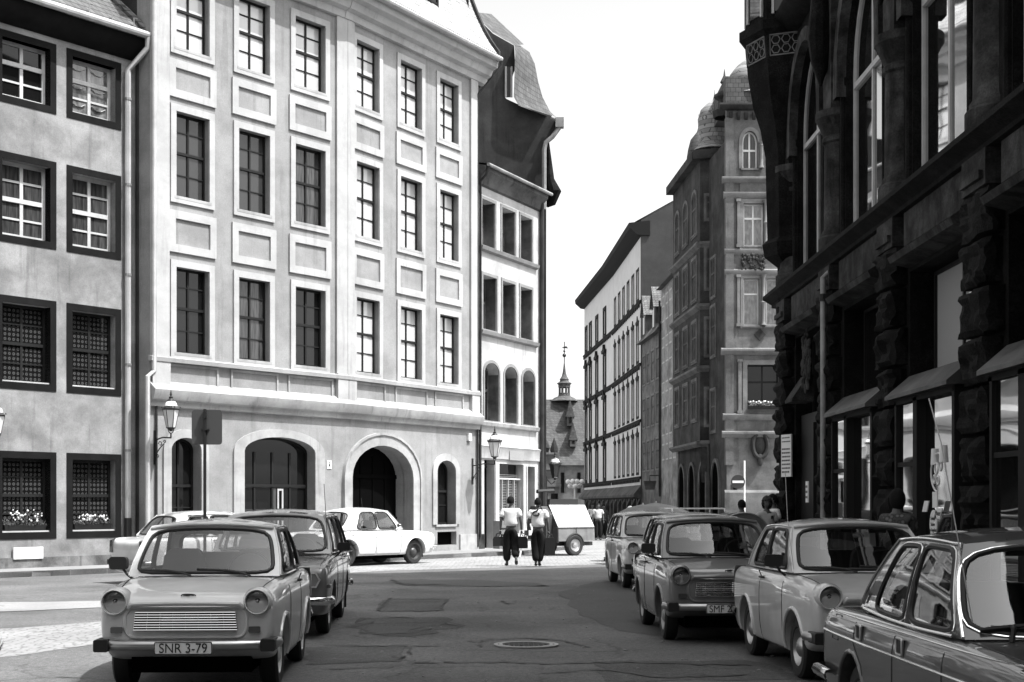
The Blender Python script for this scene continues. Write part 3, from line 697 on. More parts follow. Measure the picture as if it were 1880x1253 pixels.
wput(FR, 'storey_cornice', MB().prism([(-.001, 10.7), (-.2, 10.75), (-.4, 10.95), (-.42, 11.05), (-.001, 11.15)], .02, FR.len, 'x'), 'soot', RB)
wput(FR, 'eaves_cornice', MB().prism([(-.001, 16.9), (-.3, 17), (-.6, 17.5), (-.6, 17.7), (.6, 17.8), (.6, 17)], -.1, FR.len, 'x'), 'soot', RB)
for i, y in enumerate(bays[:8]):
    u = Ru(y)
    # parapet panel with its weathered ledge under each arched window
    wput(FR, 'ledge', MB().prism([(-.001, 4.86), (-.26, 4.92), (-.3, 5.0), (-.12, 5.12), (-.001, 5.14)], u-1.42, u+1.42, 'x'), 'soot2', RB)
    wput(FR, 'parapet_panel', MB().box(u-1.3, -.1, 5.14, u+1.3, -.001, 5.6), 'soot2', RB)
    window(RB, FR, u-HW, 5.94, u+HW, 10.1, .12, 1.5, 'wood_white', 'glass_big' if i in (1, 2, 3, 4) else 'glass_dark', 2, (.60,), (), .075)
    mb = MB(); ring(mb, arch(u-HW, 8.3, u+HW, 8.6, 1.5), arch(u-HW-.24, 8.3, u+HW+.24, 8.6, 1.74), -.16, .0); wput(FR, 'archivolt', mb, 'soot2', RB)
    # inner shafts
    for s_ in (-1, 1): wput(FR, 'window_shaft', MB().lathe([(.07, 5.95), (.07, 8.4), (.11, 8.5), (.11, 8.62)], 10, (u+s_*(HW+.1), .0, 0)), 'soot', RB)
    window(RB, FR, u-HW, 11.2, u+HW, 14.7, .38, 1.2, 'wood_white', 'glass_dark', 2, (.6,), (), .10)
    # mezzanine panes over the shop
    gl = 'glass_blind_sky' if i in (2,) else 'glass_dark'
    window(RB, FR, u-1.25, 3.3, u+1.25, 4.78, .3, 0, 'wood_dark', gl, 2, (), (), .05)
    # projecting shop window with a sloping metal hood
    if i == 0:
        wput(FR, 'corner_door', MB().box(u-1.34, .1, .14, u+1.34, .3, 3.3).box(u-.05, .04, .14, u+.05, .1, 3.1), 'wood_dark', RB); wput(FR, 'door_canopy', MB().prism([(-.3, 3.5), (-.3, 3.55), (0, 4.0), (.1, 4.0), (.1, 3.5)], u-.9, u-.2, 'x'), 'soot2', RB); continue
    sf = wput(FR, 'shop_window', MB().box(u-1.33, -.02, .14, u+1.33, .3, .55).box(u-1.33, -.22, .56, u-1.25, .3, 3.0).box(u-.09-.35, -.22, .56, u+.09-.35, .3, 3.0).box(u+1.22, -.22, .56, u+1.32, .3, 3.0).box(u-1.33, -.22, 2.95, u+1.33, .3, 3.05).box(u-1.25, -.2, 2.1, u-.44, -.14, 2.16).box(u-1.33, -.24, .5, u+1.33, .1, .62), 'trim_black', RB)
    put('pane', MB().box(u-1.25, -.17, .6, u-.44, -.15, 2.96).box(u-.26, -.1, .6, u+1.22, -.08, 2.96).mesh(), 'glass_shop', sf)
    put('hood', MB().prism([(-.34, 3.02), (-.34, 3.07), (.0, 3.36), (.1, 3.36), (.1, 3.04)], u-1.4, u+1.4, 'x').mesh(), 'hood', sf)
# corner turret (oriel) on its long corbel
mb = MB(); c = (.95, .15, 0)
mb.lathe([(.34, 5.6), (.36, 6.3), (.62, 6.5), (.66, 6.75), (.56, 6.85), (.6, 8.5), (.70, 9.04), (.84, 9.47), (.95, 10.1), (1.0, 10.7), (1.12, 10.8), (1.12, 10.98), (1.0, 11.02), (1.0, 14.), (1.15, 14.2), (1.15, 17), (.1, 20)], 8, c)
tur = wput(FR, 'corner_turret', mb, 'soot', RB, ang=25)
q = MB()
for a in range(8):
    for b in range(2):
        an = R(22.5+a*45); r_ = 1.14
    an = R(a*45+22.5)
    m4 = Matrix.Translation(Vector(c)) @ Matrix.Rotation(an-PI/2, 4, 'Z')
    b = MB(); b.box(-.26, .915, 11.15, .26, .94, 13.4); b.xf(m4); q.join(b)
put('turret_pane', q.mesh(), 'glass_grey', tur)
q = MB()
for a in range(8):
    m4 = Matrix.Translation(Vector(c)) @ Matrix.Rotation(R(a*45+22.5)-PI/2, 4, 'Z')
    for x in (-.32, .26): q.join(MB().box(x*.85, .91, 11.1, x*.85+.05, .97, 13.4).xf(m4))
put('turret_frame', q.mesh(), 'wood_white', tur)
# pierced tracery panels round the turret foot
q = MB()
for a in range(8):
    m4 = Matrix.Translation(Vector(c)) @ Matrix.Rotation(R(a*45+22.5)-PI/2, 4, 'Z')
    b = MB()
    for i in range(3):
        for j in range(2):
            cxx, czz = -.2+i*.2, 10.42+j*.18
            b.tube([(cxx+.085*math.cos(t*PI/3), .90+(czz-10.4)*.08, czz+.085*math.sin(t*PI/3)) for t in range(6)], .012, 5, closed=True)
    b.tube([(-.31, .895, 10.31), (.31, .895, 10.31), (.31, .93, 10.70), (-.31, .93, 10.70)], .018, 5, closed=True)
    q.join(b.xf(m4))
put('tracery', q.mesh(), 'ornate_light', tur)
wput(FR, 'corner_shaft', MB().lathe([(.12, 4.6), (.2, 5.1), (.34, 5.35), (.36, 5.5), (.25, 5.6)], 12, (.95, .12, 0)), 'soot', RB)
# carved shield relief over the corner bay
mb = MB(); rn = random.Random(8)
u = Ru(25.4)-.35
for i in range(90):
    t = rn.random()*2*PI; r_ = rn.uniform(.1, .5); mb.ball((u-.35+r_*math.cos(t)*.75, -.1, 4.5+r_*math.sin(t)*1.2-.3), rn.uniform(.03, .08), 7, 5, (1, .6, 1.2))
wput(FR, 'carved_relief', mb, 'soot2', RB)
# side street walls and roof
ex, ey = 12.5, 33.6
put('side_wall', wall_block([(FX, 29.3), (ex, ey), (ex, -14), (FX, -14)], 0, HT, FR.p0).mesh(), 'soot', RB)
MB().add([(0, 0, HT), (ex-FX, ey-29.3, HT), (ex-FX, -43.3, HT), (0, -43.3, HT)], [(0, 1, 2, 3)]).build('roof', 'tiles', RB)
# downpipe
u = Ru(23.9)
dp = wput(FR, 'downpipe', MB().tube([(u-.0, -.1, 5.55), (u, -.27, 5.4), (u, -.27, .6)], .05, 12), 'pipe', RB)
put('pipe_collar', MB().tube([(u, -.27, 5.0), (u, -.27, 5.12)], .07, 12).mesh(), 'pipe_dark', dp)
# notice board on the corner pier, small sign by the pipe, posters in the shop window
def sign(name, label, cat, F, u, y, z0, w, h, lines, m_='sign_white', size=.05, ink='ink'):
    o = thing(name, label, cat, F.w(u, y, z0), F.ang)
    MB().box(0, -.02, 0, w, 0, h).build('board', m_, o)
    mb = MB(); rn = random.Random(int(w*1000))
    for i, l in enumerate(lines):
        put('lettering', text_mesh(l, size, .001), ink, o, loc=(w/2, -.023, h-(i+.7)*h/(len(lines)+.4)))
    return o
bo = thing('notice_board', 'tall white notice board with lines of small print on the corner pier', 'notice board', FR.w(1.72, -.16, 2.12), FR.ang+R(20))
MB().box(-.18, -.03, 0, .18, 0, .82).build('board', 'sign_white', bo)
mb = MB(); rn = random.Random(3)
for i in range(10):
    if i == 2: continue
    x = -.15
    while x < .13:
        l = rn.uniform(.02, .07); mb.box(x, -.034, .745-i*.074, min(x+l, .15), -.03, .745-i*.074+(.03 if i > 1 else .022)); x += l+.015
mb.build('print', 'sign_dark', bo)
bo = thing('small_sign', 'little white sign with three dark lines beside the downpipe', 'sign', FR.w(Ru(23.9)-.32, -.46, 1.62), FR.ang)
MB().box(-.1, -.02, 0, .08, 0, .36).build('board', 'sign_white', bo)
mb = MB()
for i in range(3): mb.box(-.08, -.024, .25-i*.09, .05, -.02, .29-i*.09)
mb.build('print', 'sign_dark', bo)
# posters and gadgets on show in the shop window with the open door glass
us = Ru(17.45)
def poster(name, lab, px, py, w, h, d_, txt=None, sh=0, ty='rect', size=.06):
    Y = d_; u = Ru(Y); k = FX-.3
    z = EYE+(HY-py)*Y/FL
    o = thing(name, lab, name.replace('_', ' '), FR.w(u, -.24, z), FR.ang)
    loop = [(-w/2, -h/2), (w/2-sh, -h/2), (w/2, h/2), (-w/2+sh, h/2)] if ty == 'rect' else [(w/2*math.cos(2*PI*i/20), h/2*math.sin(2*PI*i/20)) for i in range(20)]
    MB().prism(loop, 0, .012).build('card', 'sign_white', o)
    if txt:
        for i, t in enumerate(txt): put('lettering', text_mesh(t, size, .001), 'ink', o, loc=(0, -.003, (len(txt)-1)*.5*size*1.1-i*size*1.1))
    return o
def sy(px): return (FX-.24)*FL/(px-CX)
poster('price_card', 'slanted white card behind the shop glass with a short dark word', 1722, 943, .34, .13, sy(1722), ['Mixer'], .1, size=.09)
poster('price_card', 'upper slanted white card next to the dark shop door post', 1699, 930, .3, .14, sy(1699), None, .1)
poster('oval_card', 'oval white card with three printed lines low in the shop window', 1713, 963, .3, .36, sy(1713), ['Schöne', 'Sachen', 'im Angebot'], 0, 'oval', .065)
poster('picture_card', 'square pale picture card above the oval card in the shop window', 1716, 918, .2, .2, sy(1716), None, 0)
o = thing('window_sticker', 'round dark sticker with white ring, cup shapes and dots on the shop glass', 'sticker', FR.w(Ru(sy(1722)), -.235, EYE+(HY-868)*sy(1722)/FL), FR.ang)
MB().tube([(.30*math.cos(t*2*PI/32), 0, .24*math.sin(t*2*PI/32)) for t in range(24)], .012, 6).build('ring', 'sign_white', o)
q = MB()
for (x, z, r_) in ((-.05, .05, .07), (.13, .08, .06), (-.12, -.08, .05), (.03, -.1, .05)): q.tube([(x+r_*math.cos(t*PI/6), -.01, z+r_*math.sin(t*PI/6)) for t in range(12)], .013, 5, closed=True)
q.lathe([(.06, .12), (.045, .33), (.045, .33)], 12, (.22, 0, 0)).lathe([(.055, .1), (.045, .3), (.0, .3)], 12, (-.14, 0, 0)); q.build('motif', 'sign_white', o)

# ================================================================== ORNATE BUILDING BEYOND THE SIDE STREET
FO = Fr((9.45, 62.6), (14.2, 62.6)); OB = building('ornate_house', 'ornate sandstone corner house with domed turrets and an arched top window', FO.p0)
def oz(py): return FO.z(1380, py)
holes = [arch(FO.u(1363), oz(310), FO.u(1391), oz(262), .32*1.6), rect(FO.u(1365), oz(452), FO.u(1402), oz(374)), rect(FO.u(1365), oz(598), FO.u(1394), oz(512)), rect(FO.u(1407), oz(598), FO.u(1436), oz(512)), rect(FO.u(1372), oz(752), FO.u(1430), oz(670)), rect(FO.u(1341), .2, FO.u(1354), oz(890))]
wput(FO, 'wall', wall_mesh(rect(0, 0, 4.75, 19.2), holes, .3, .4), 'ornate', OB)
window(OB, FO, FO.u(1363), oz(310), FO.u(1391), oz(262)+.51, .2, .51, 'sash', 'glass_curtain', 2, (.5,), (), .07, 'open', .16, 'ornate_light', .08)
window(OB, FO, FO.u(1365), oz(452), FO.u(1402), oz(374), .2, 0, 'sash', 'glass_net', 2, (.66,), (), .07, 'frame', .2, 'ornate_light', .08)
for a in (1365, 1407): window(OB, FO, FO.u(a), oz(598), FO.u(a+29), oz(512), .2, 0, 'sash', 'glass_net', 1, (.68,), (), .06, 'frame', .13, 'ornate_light', .08)
window(OB, FO, FO.u(1372), oz(752), FO.u(1430), oz(670), .25, 0, 'wood_dark', 'glass_dark', 2, (.62,), (), .06, 'frame', .2, 'ornate_light', .1)
wput(FO, 'doorway', MB().box(FO.u(1341), .2, .1, FO.u(1354), .3, oz(890)), 'void', OB)
for u_, z0, z1 in ((FO.u(1400.5), oz(598), oz(505)), (FO.u(1397), oz(310), oz(262)), (FO.u(1405), oz(452), oz(368))):
    mb = MB().lathe([(.13, z0), (.08, z0+.15), (.08, z0+.9), (.12, z0+1), (.07, z0+1.1), (.07, z1-.2), (.14, z1)], 10, (u_, -.12, 0)); wput(FO, 'colonnette', mb, 'ornate_light', OB)
for z, k, m_ in ((oz(196), .35, 'ornate_dark'), (oz(330), .22, 'ornate_light'), (oz(358), .15, 'ornate_light'), (oz(645), .26, 'ornate_light'), (oz(765), .18, 'ornate_light'), (oz(797), .22, 'ornate_light'), (oz(500), .1, 'ornate_light'), (oz(462), .1, 'ornate_light')):
    wput(FO, 'string_course', MB().prism([(-.001, z-.18), (-k*.5, z-.14), (-k, z), (-k, z+.08), (-.001, z+.14)], -k, 4.75, 'x'), m_, OB)
# carved frieze panel, lozenge, cartouche
mb = MB(); rn = random.Random(5)
for i in range(60): mb.ball((rn.uniform(FO.u(1362), FO.u(1404)), -.06, rn.uniform(oz(496), oz(468))), rn.uniform(.04, .09), 7, 5)
wput(FO, 'carved_frieze', mb, 'ornate_dark', OB)
u_ = FO.u(1395); mb = MB().tube([(u_+.33*math.cos(t*PI/10), -.1, oz(818)+.55*math.sin(t*PI/10)) for t in range(20)], .1, 8, closed=True).ball((u_, -.02, oz(818)), .32, 14, 10, (.8, .35, 1.4)).ball((u_, -.1, oz(845)), .17, 10, 8, (.8, .6, 1.6))
wput(FO, 'cartouche', mb, 'ornate_dark', OB)
wput(FO, 'lozenge', MB().prism([(u_-.25, oz(615)), (u_, oz(615)-.28), (u_+.25, oz(615)), (u_, oz(615)+.28)], -.06, 0), 'ornate_dark', OB)
wput(FO, 'plinth', MB().prism([(-.001, 0), (-.2, 0), (-.2, oz(905)), (-.001, oz(900))], -.1, 4.75, 'x'), 'ornate', OB)
# flower window box
fbx = thing('flower_box', 'planter with a row of white blossoms under the wide window of the ornate house', 'flower box', FO.w(FO.u(1372), -.2, oz(752)+.0), 0)
MB().box(0, -.1, 0, 1.4, .12, .14).build('box', 'wood_dark', fbx)
lf = MB(); fl = MB(); rn = random.Random(2)
for i in range(260):
    x = rn.uniform(0, 1.4); y = rn.uniform(-.1, .1); z = .12+rn.random()*.22; s_ = .04; lf.add([(x, y, z), (x+rn.uniform(-s_, s_), y+s_, z+s_), (x+s_, y, z-s_*.3)], [(0, 1, 2)])
for i in range(12): fl.ball((.1+i*.11+rn.uniform(-.03, .03), -.12, .25+rn.uniform(0, .12)), .04, 6, 4)
lf.build('leaves', 'leaf', fbx); fl.build('blossom', 'flower', fbx)
# dome over the corner
OBp = Vector(OB.location)
def dome(px, py_base, d, r_, hgt, name, n=16, mat_='dome'):
    p = at(px, py_base, d)-OBp
    mb = MB().lathe([(r_*1.05, 0), (r_*.92, hgt*.08), (r_*.86, hgt*.2), (r_*.9, hgt*.34), (r_*.8, hgt*.52), (r_*.55, hgt*.7), (r_*.25, hgt*.84), (r_*.1, hgt*.93), (r_*.06, hgt*.94), (.01, hgt*1.25)], n, tuple(p)); return mb.build(name, mat_, OB, ang=28)
dome(1378, 180, 64, 1.15, 2.0, 'dome')
MB().box(-.0, .3, 19.2, 4.7, 8, 20.5).build('roof', 'slates', OB)
# front turret dormer finial seen above the eaves
p = at(1330, 205, 64)-OBp
MB().lathe([(.5, -.3), (.55, 0), (.3, .1), (.28, .5), (.5, .62), (.45, .75), (.12, .95), (.1, 1.2), (.2, 1.3), (.05, 1.6), (.01, 1.9)], 8, tuple(p)).build('finial_turret', 'ornate_dark', OB)
# street side: long facade behind, with oriel facing us
FS = Fr((8.62, 74.), (9.45, 62.6))
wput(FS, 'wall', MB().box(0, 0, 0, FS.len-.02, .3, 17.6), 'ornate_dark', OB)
def sz(px, py): return FS.z(px, py)
Oo = Fr((8.78, 66.4), (9.52, 66.2))
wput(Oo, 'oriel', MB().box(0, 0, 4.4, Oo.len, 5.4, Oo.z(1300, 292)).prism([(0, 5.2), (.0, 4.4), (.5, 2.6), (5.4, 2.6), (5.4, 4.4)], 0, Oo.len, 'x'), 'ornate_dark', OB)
for (y0, y1) in ((360, 402), (455, 530), (586, 652), (715, 780)):
    o_ = window(OB, Oo, Oo.u(1297), Oo.z(1300, y1), Oo.u(1309), Oo.z(1300, y0), -.02, 0, 'wood_grey', 'glass_grey', 1, (.72,), (), .05, 'frame', .12, 'ornate', .06, proud=.04)
# windows on the street flank, seen edge on
Fk = Fr((8.38, 74.), (8.78, 66.4))
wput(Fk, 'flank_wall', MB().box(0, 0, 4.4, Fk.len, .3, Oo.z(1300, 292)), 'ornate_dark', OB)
for i in range(3):
    for (z0, z1, rs) in ((14.4, 16.4, .4), (11.3, 13.2, 0), (8.4, 10.2, 0), (5.6, 7.4, 0)):
        u0 = .8+i*2.4; window(OB, Fk, u0, z0, u0+1.2, z1, -.02, rs, 'wood_grey', 'glass_grey', 2, (.6,), (), .07, 'frame', .15, 'ornate', .08, proud=.05)
for z in (4.4, 7.9, 10.8, 13.7): 
    wput(Oo, 'oriel_band', MB().prism([(-.001, z-.15), (-.16, z), (-.16, z+.1), (-.001, z+.15)], -.15, Oo.len+.05, 'x'), 'ornate', OB)
    wput(Fk, 'flank_band', MB().prism([(-.001, z-.15), (-.2, z), (-.2, z+.1), (-.001, z+.15)], -.1, Fk.len+.14, 'x'), 'ornate', OB)
wput(Oo, 'eaves', MB().box(-.3, -.25, Oo.z(1300, 292), Oo.len+.1, 5.5, Oo.z(1300, 292)+.4), 'ornate_dark', OB)
wput(Fk, 'eaves', MB().box(-.1, -.35, Oo.z(1300, 292)-.01, Fk.len-.1, .5, Oo.z(1300, 292)+.39), 'ornate_dark', OB)
p = at(1312, 292, 67.2)-OBp+Vector((0, 0, .35)); MB().lathe([(1.05, 0), (.78, .25), (.70, .6), (.78, 1.1), (.80, 1.5), (.66, 1.95), (.36, 2.25), (.1, 2.4), (.04, 2.6), (.01, 2.9)], 16, tuple(p)).build('onion_dome', 'dome', OB)
p = at(1283, 290, 72)-OBp; MB().lathe([(.4, -.6), (.42, -.2), (.62, -.05), (.55, .4), (.42, .9), (.1, 1.3), (.04, 1.5), (.01, 2.2)], 10, tuple(p)).build('small_dome', 'slates', OB)
# walls facing us between oriel and corner block, windows
Fq = Fr((9.52, 64.6), (9.5, 62.65))
for (y0, y1) in ((715, 790), (560, 650), (470, 540)):
    window(OB, FS, FS.len-3.2, Fq.z(1325, y1), FS.len-2.2, Fq.z(1325, y0), -.02, 0, 'wood_grey', 'glass_grey', 2, (.6,), (), .06, 'frame', .12, 'ornate', .06, proud=.05)
# gothic ground floor arches on the flank
for u0 in (.6, 3.2, 5.8, 8.6):
    mb = MB(); ring(mb, arch(u0, .1, u0+1.5, 2.5, 1.), arch(u0-.16, .1, u0+1.66, 2.5, 1.16), -.1, .0); wput(FS, 'arch_surround', mb, 'ornate', OB)
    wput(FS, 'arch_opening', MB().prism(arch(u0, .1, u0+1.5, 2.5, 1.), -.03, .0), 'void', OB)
MB().tube([(at(1245.5, 900, 73.6)-OBp), (at(1245.5, 440, 73.6)-OBp)], .07, 8).build('downpipe', 'pipe', OB)
MB().tube([(at(1304, 940, 65)-OBp), (at(1301, 815, 65)-OBp)], .06, 8).build('downpipe', 'pipe_dark', OB)

# ================================================================== NARROW HOUSES FURTHER DOWN
FC = Fr((8.4, 80.), (8.6, 74.1)); NC = building('pale_house', 'narrow pale house with small bright windows squeezed beside the ornate house', FC.p0)
FD = Fr((7.95, 87.), (8.38, 80.05)); ND = building('grey_house', 'narrow grey house with steep dormers beside the large curved block', FD.p0)
wput(FC, 'wall', MB().box(0, 0, 0, FC.len, 3, 13.6), 'pale_house', NC)
wput(FC, 'roof', MB().prism([(-.3, 13.6), (3., 17.), (3., 13.6)], 0, FC.len, 'x'), 'tiles_far', NC)
for i in range(4):
    for z in (4.0, 6.9, 9.4, 11.7):
        window(NC, FC, .35+i*1.4, z, 1.3+i*1.4, z+1.45, -.01, 0, 'wood_white', 'glass_grey' if z > 6 else 'glass_dark', 2, (.6,), (), .08)
wput(FD, 'wall', MB().box(0, 0, 0, FD.len, 3, 11.3), 'grey_house2', ND)
wput(FD, 'roof', MB().prism([(-.35, 11.3), (3., 15.5), (3., 11.3)], 0, FD.len, 'x'), 'tiles_far', ND)
for i in range(4):
    for z in (3.6, 6.2, 8.8):
        window(ND, FD, .4+i*1.65, z, 1.4+i*1.65, z+1.7, -.01, 0, 'wood_dark', 'glass_dark', 2, (.6,), (), .08, 'frame', .1, 'ornate_light', proud=.03)
for u0 in (1.2, 4.8):
    dm = wput(FD, 'dormer', MB().prism([(u0-.55, 11.4), (u0+.55, 11.4), (u0+.55, 13), (u0, 14), (u0-.55, 13)], -.05, 2.2), 'grey_house', ND)
    put('dormer_roof', MB().add([(u0-.75, -.2, 12.9), (u0, -.2, 14.15), (u0, 2.5, 14.15), (u0-.75, 2.5, 12.9), (u0+.75, -.2, 12.9), (u0+.75, 2.5, 12.9)], [(0, 1, 2, 3), (1, 4, 5, 2)]).mesh(), 'tiles_mid', dm)
    put('dormer_pane', MB().box(u0-.3, -.08, 11.8, u0+.3, -.04, 12.9).mesh(), 'glass_dark', dm)
wput(FC, 'downpipe', MB().tube([(.02, -.1, 13), (.02, -.1, 2)], .06, 8), 'pipe_dark', NC)

# ================================================================== LARGE CURVED BLOCK
F1 = Fr((7.28, 102.6), (7.93, 87.)); F2 = Fr((6.1, 120.), (7.28, 102.6))
EB = building('curved_block', 'large pale office block bending along the street with rows of dark-framed windows', F1.p0)
for F, cols_ in ((F1, [.9, 3.4, 5.9, 8.4, 10.9, 13.2]), (F2, [1.0, 3.9, 8.0, 12.6])):
    z_ = [(3.55, 5.75), (7.05, 9.25), (10.5, 12.7), (14.35, 16.1)]
    holes = [rect(u, a, u+1.05, b) for u in cols_ for a, b in z_]
    wput(F, 'wall', wall_mesh(rect(0, 2.5, F.len, 18.3), holes, .3, .4), 'far_wall', EB)
    for u in cols_:
        for k, (a, b) in enumerate(z_):
            o_ = window(EB, F, u, a, u+1.05, b, .2, 0, 'wood_grey', 'glass_dark', 2, (.62,), (), .08, 'frame', .27 if F is F2 else .17, 'trim_black', proud=.07 if F is F2 else .02)
            if k < 3:
                if F is F1:
                    if 'ped1' not in _wc: _wc['ped1'] = MB().prism([(-.17, 2.3), (1.22, 2.3), (1.26, 2.46), (.75, 2.5), (.52, 2.8), (.3, 2.5), (-.21, 2.46)], -.26, -.2).mesh('pediment')
                    put('pediment', _wc['ped1'], 'trim_black', o_); continue
                if 'ped' not in _wc: _wc['ped'] = MB().prism([(-.30, 2.4), (1.35, 2.4), (1.45, 2.62), (.95, 2.66), (.75, 2.8), (.62, 3.05), (.43, 3.05), (.3, 2.8), (.1, 2.66), (-.40, 2.62)], -.38, -.18).mesh('pediment')
                put('pediment', _wc['ped'], 'trim_black', o_)
    for (a, b) in z_:
        wput(F, 'sill_band', MB().prism([(-.001, a-.42), (-.1, a-.4), (-.16, a-.3), (-.001, a-.26)], 0, F.len+.02, 'x'), 'trim_black', EB)
        comb = [(F.len, a-.40), (0, a-.40)]
        for i in range(int(F.len/.8)): comb += [(i*.8, a-.62), (i*.8+.4, a-.62), (i*.8+.4, a-.44), (i*.8+.8, a-.44)]
        wput(F, 'dentils', MB().prism(comb, -.1, -.01), 'trim_black', EB)
    wput(F, 'eaves', MB().prism([(-.001, 18.0), (-.3, 18.05), (-.75, 18.45), (-.8, 18.75), (.5, 18.9), (.5, 18.0)], -.1, F.len+.15, 'x'), 'trim_black', EB)
    wput(F, 'shop_fascia', MB().prism([(-.001, 1.9), (-.5, 2.0), (-.5, 2.15), (-.02, 2.75)], 0, F.len, 'x'), 'grey_house', EB)
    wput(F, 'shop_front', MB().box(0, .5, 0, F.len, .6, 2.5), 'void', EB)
    for i in range(int(F.len/2.6)+1): wput(F, 'shop_pillar', MB().box(i*2.6, 0, 0, i*2.6+.5, .4, 2.5), 'grey_house', EB)
eb = Vector(EB.location)
Fg = Fr((7.9, 86.95), (12.2, 86.95))
wput(Fg, 'gable_wall', MB().prism([(0, 0), (4.3, 0), (4.3, 21.5), (2.35, 20.2), (0.02, 18.95), (0, 18.9)], 0, .4), 'far_gable', EB)
mb = MB().add([tuple(F2.w(0, -.4, 18.85)-eb), tuple(F1.w(0, -.4, 18.85)-eb), tuple(F1.w(F1.len, -.4, 18.85)-eb), tuple(F1.w(F1.len, 4.5, 21.6)-eb), tuple(F2.w(0, 5, 21.6)-eb)], [(0, 1, 2, 3, 4)]); mb.build('roof', 'tiles_far', EB)

# ================================================================== TOWN HALL ROOF WITH SPIRE AT THE END OF THE STREET
d = 138.; q0 = at(940, 925, d)
TH = building('town_hall', 'long steep-roofed building closing the street, with a slender lantern spire', (0, d))
def tp(px, py, y=0): p = at(px, py, d); return (p.x, y, p.z)
a = tp(985, 860)[0]; b = tp(1100, 860)[0]; ze = tp(0, 848)[2]; zt = tp(0, 727)[2]
MB().box(a, 0, 0, b, 10, ze).build('wall', 'ornate', TH)
MB().add([(a, -.4, ze), (b, -.4, ze), (b, 5, zt), (a, 5, zt), (a, 10.4, ze), (b, 10.4, ze)], [(0, 1, 2, 3), (3, 2, 5, 4), (0, 3, 4), (1, 2, 5)]).build('roof', 'tiles_far', TH)
MB().box(a, -.5, ze-.35, b, 0, ze).build('eaves', 'ornate_light', TH)
for px, y0, y1, yo in ((1048, 755, 780, 1.9), (1052, 800, 820, .9)):
    x0, z0 = tp(px-5, y1)[0], tp(0, y1)[2]; x1, z1 = tp(px+6, y0)[0], tp(0, y0)[2]
    yb = 3.6 if y0 < 780 else 1.6
    dm = MB().box(x0, yb-1.6, z0, x1, yb+2, z1-.3).build('dormer', 'ornate', TH)
    xm = (x0+x1)/2; xa = x0-.14; xb = x1+.14; zp = z1+1.2
    MB().add([(xa, yb-1.9, z1-.45), (xm, yb-1.9, zp), (xm, yb+3, zp+.4), (xa, yb+3, z1-.45), (xb, yb-1.9, z1-.45), (xb, yb+3, z1-.45)], [(0, 1, 2, 3), (1, 4, 5, 2), (0, 1, 4)]).build('dormer_roof', 'tiles_far', dm)
    MB().box(x0+.15, yb-1.65, z0+.25, x1-.15, yb-1.6, z1-.5).build('dormer_pane', 'glass_dark', dm)
p = Vector(tp(1039.5, 727)); s = 1/18.92
prof = [(28, 0), (20, 4), (14, 8), (13, 12), (11, 13), (11, 14)]
def P(l): return [(r_*s/1.0, h*s) for r_, h in l]
mb = MB().lathe(P([(27, -3), (19, 3), (12, 6), (11, 9)]), 8, (p.x, 5, p.z)); mb.build('spire_base', 'slates', TH)
mb = MB()
for k in range(8):
    an = PI/8+k*PI/4; mb.tube([(p.x+9.5*s*math.cos(an), 5+9.5*s*math.sin(an), p.z+9*s), (p.x+9.5*s*math.cos(an), 5+9.5*s*math.sin(an), p.z+30*s)], .1, 6)
mb.lathe(P([(11, 9), (11, 12), (9, 12.5), (0.1, 12.5)]), 8, (p.x, 5, p.z)); mb.lathe(P([(9, 22), (11.5, 23), (11.5, 28), (14, 30), (14, 31), (9, 34), (8, 36), (9, 38), (5, 44), (3, 52), (2, 60), (.8, 72), (.8, 74)]), 10, (p.x, 5, p.z)); mb.build('lantern', 'slates', TH)
mb = MB().tube([(p.x, 5, p.z+70*s), (p.x, 5, p.z+110*s)], .05, 6).ball((p.x, 5, p.z+84*s), .2, 8, 6).ball((p.x, 5, p.z+92*s), .12, 8, 6)
mb.prism([(p.x-.1, p.z+100*s), (p.x+.45, p.z+103*s), (p.x+.2, p.z+101*s), (p.x+.45, p.z+97*s), (p.x-.3, p.z+98*s)], 4.98, 5.02); mb.build('weather_vane', 'iron', TH)
mb = MB()
for x in (1015, 1030, 1060): mb.box(tp(x, 0)[0], -.1, tp(0, 905)[2], tp(x+6, 0)[0], .0, tp(0, 868)[2])
mb.build('window_row', 'glass_dark', TH)

# low stepped house between the narrow house and the town hall
SH = building('stepped_house', 'small pale stepped-front house seen past the narrow house corner', (1.3, 84.))
mb = MB().box(.1, 0, 0, 1.5, 4, 4.6).box(.0, -.1, 2.6, 1.6, 0, 2.75).box(0, -.1, 3.6, 1.55, 0, 3.72).box(.0, -.1, 4.5, 1.35, 0, 4.62); mb.build('wall', 'ornate_light', SH)
MB().lathe([(.3, 4.6), (.4, 4.9), (.25, 5.3), (.12, 5.5), (.02, 6)], 8, (.55, .2, 0)).lathe([(.2, 4.6), (.25, 4.8), (.02, 5.5)], 8, (1.2, .2, 0)).build('gable_ornament', 'ornate_dark', SH)
MB().box(.3, -.02, 1.2, .8, .0, 2.2).box(1.0, -.02, 1.2, 1.4, 0, 2.2).build('window', 'glass_dark', SH)

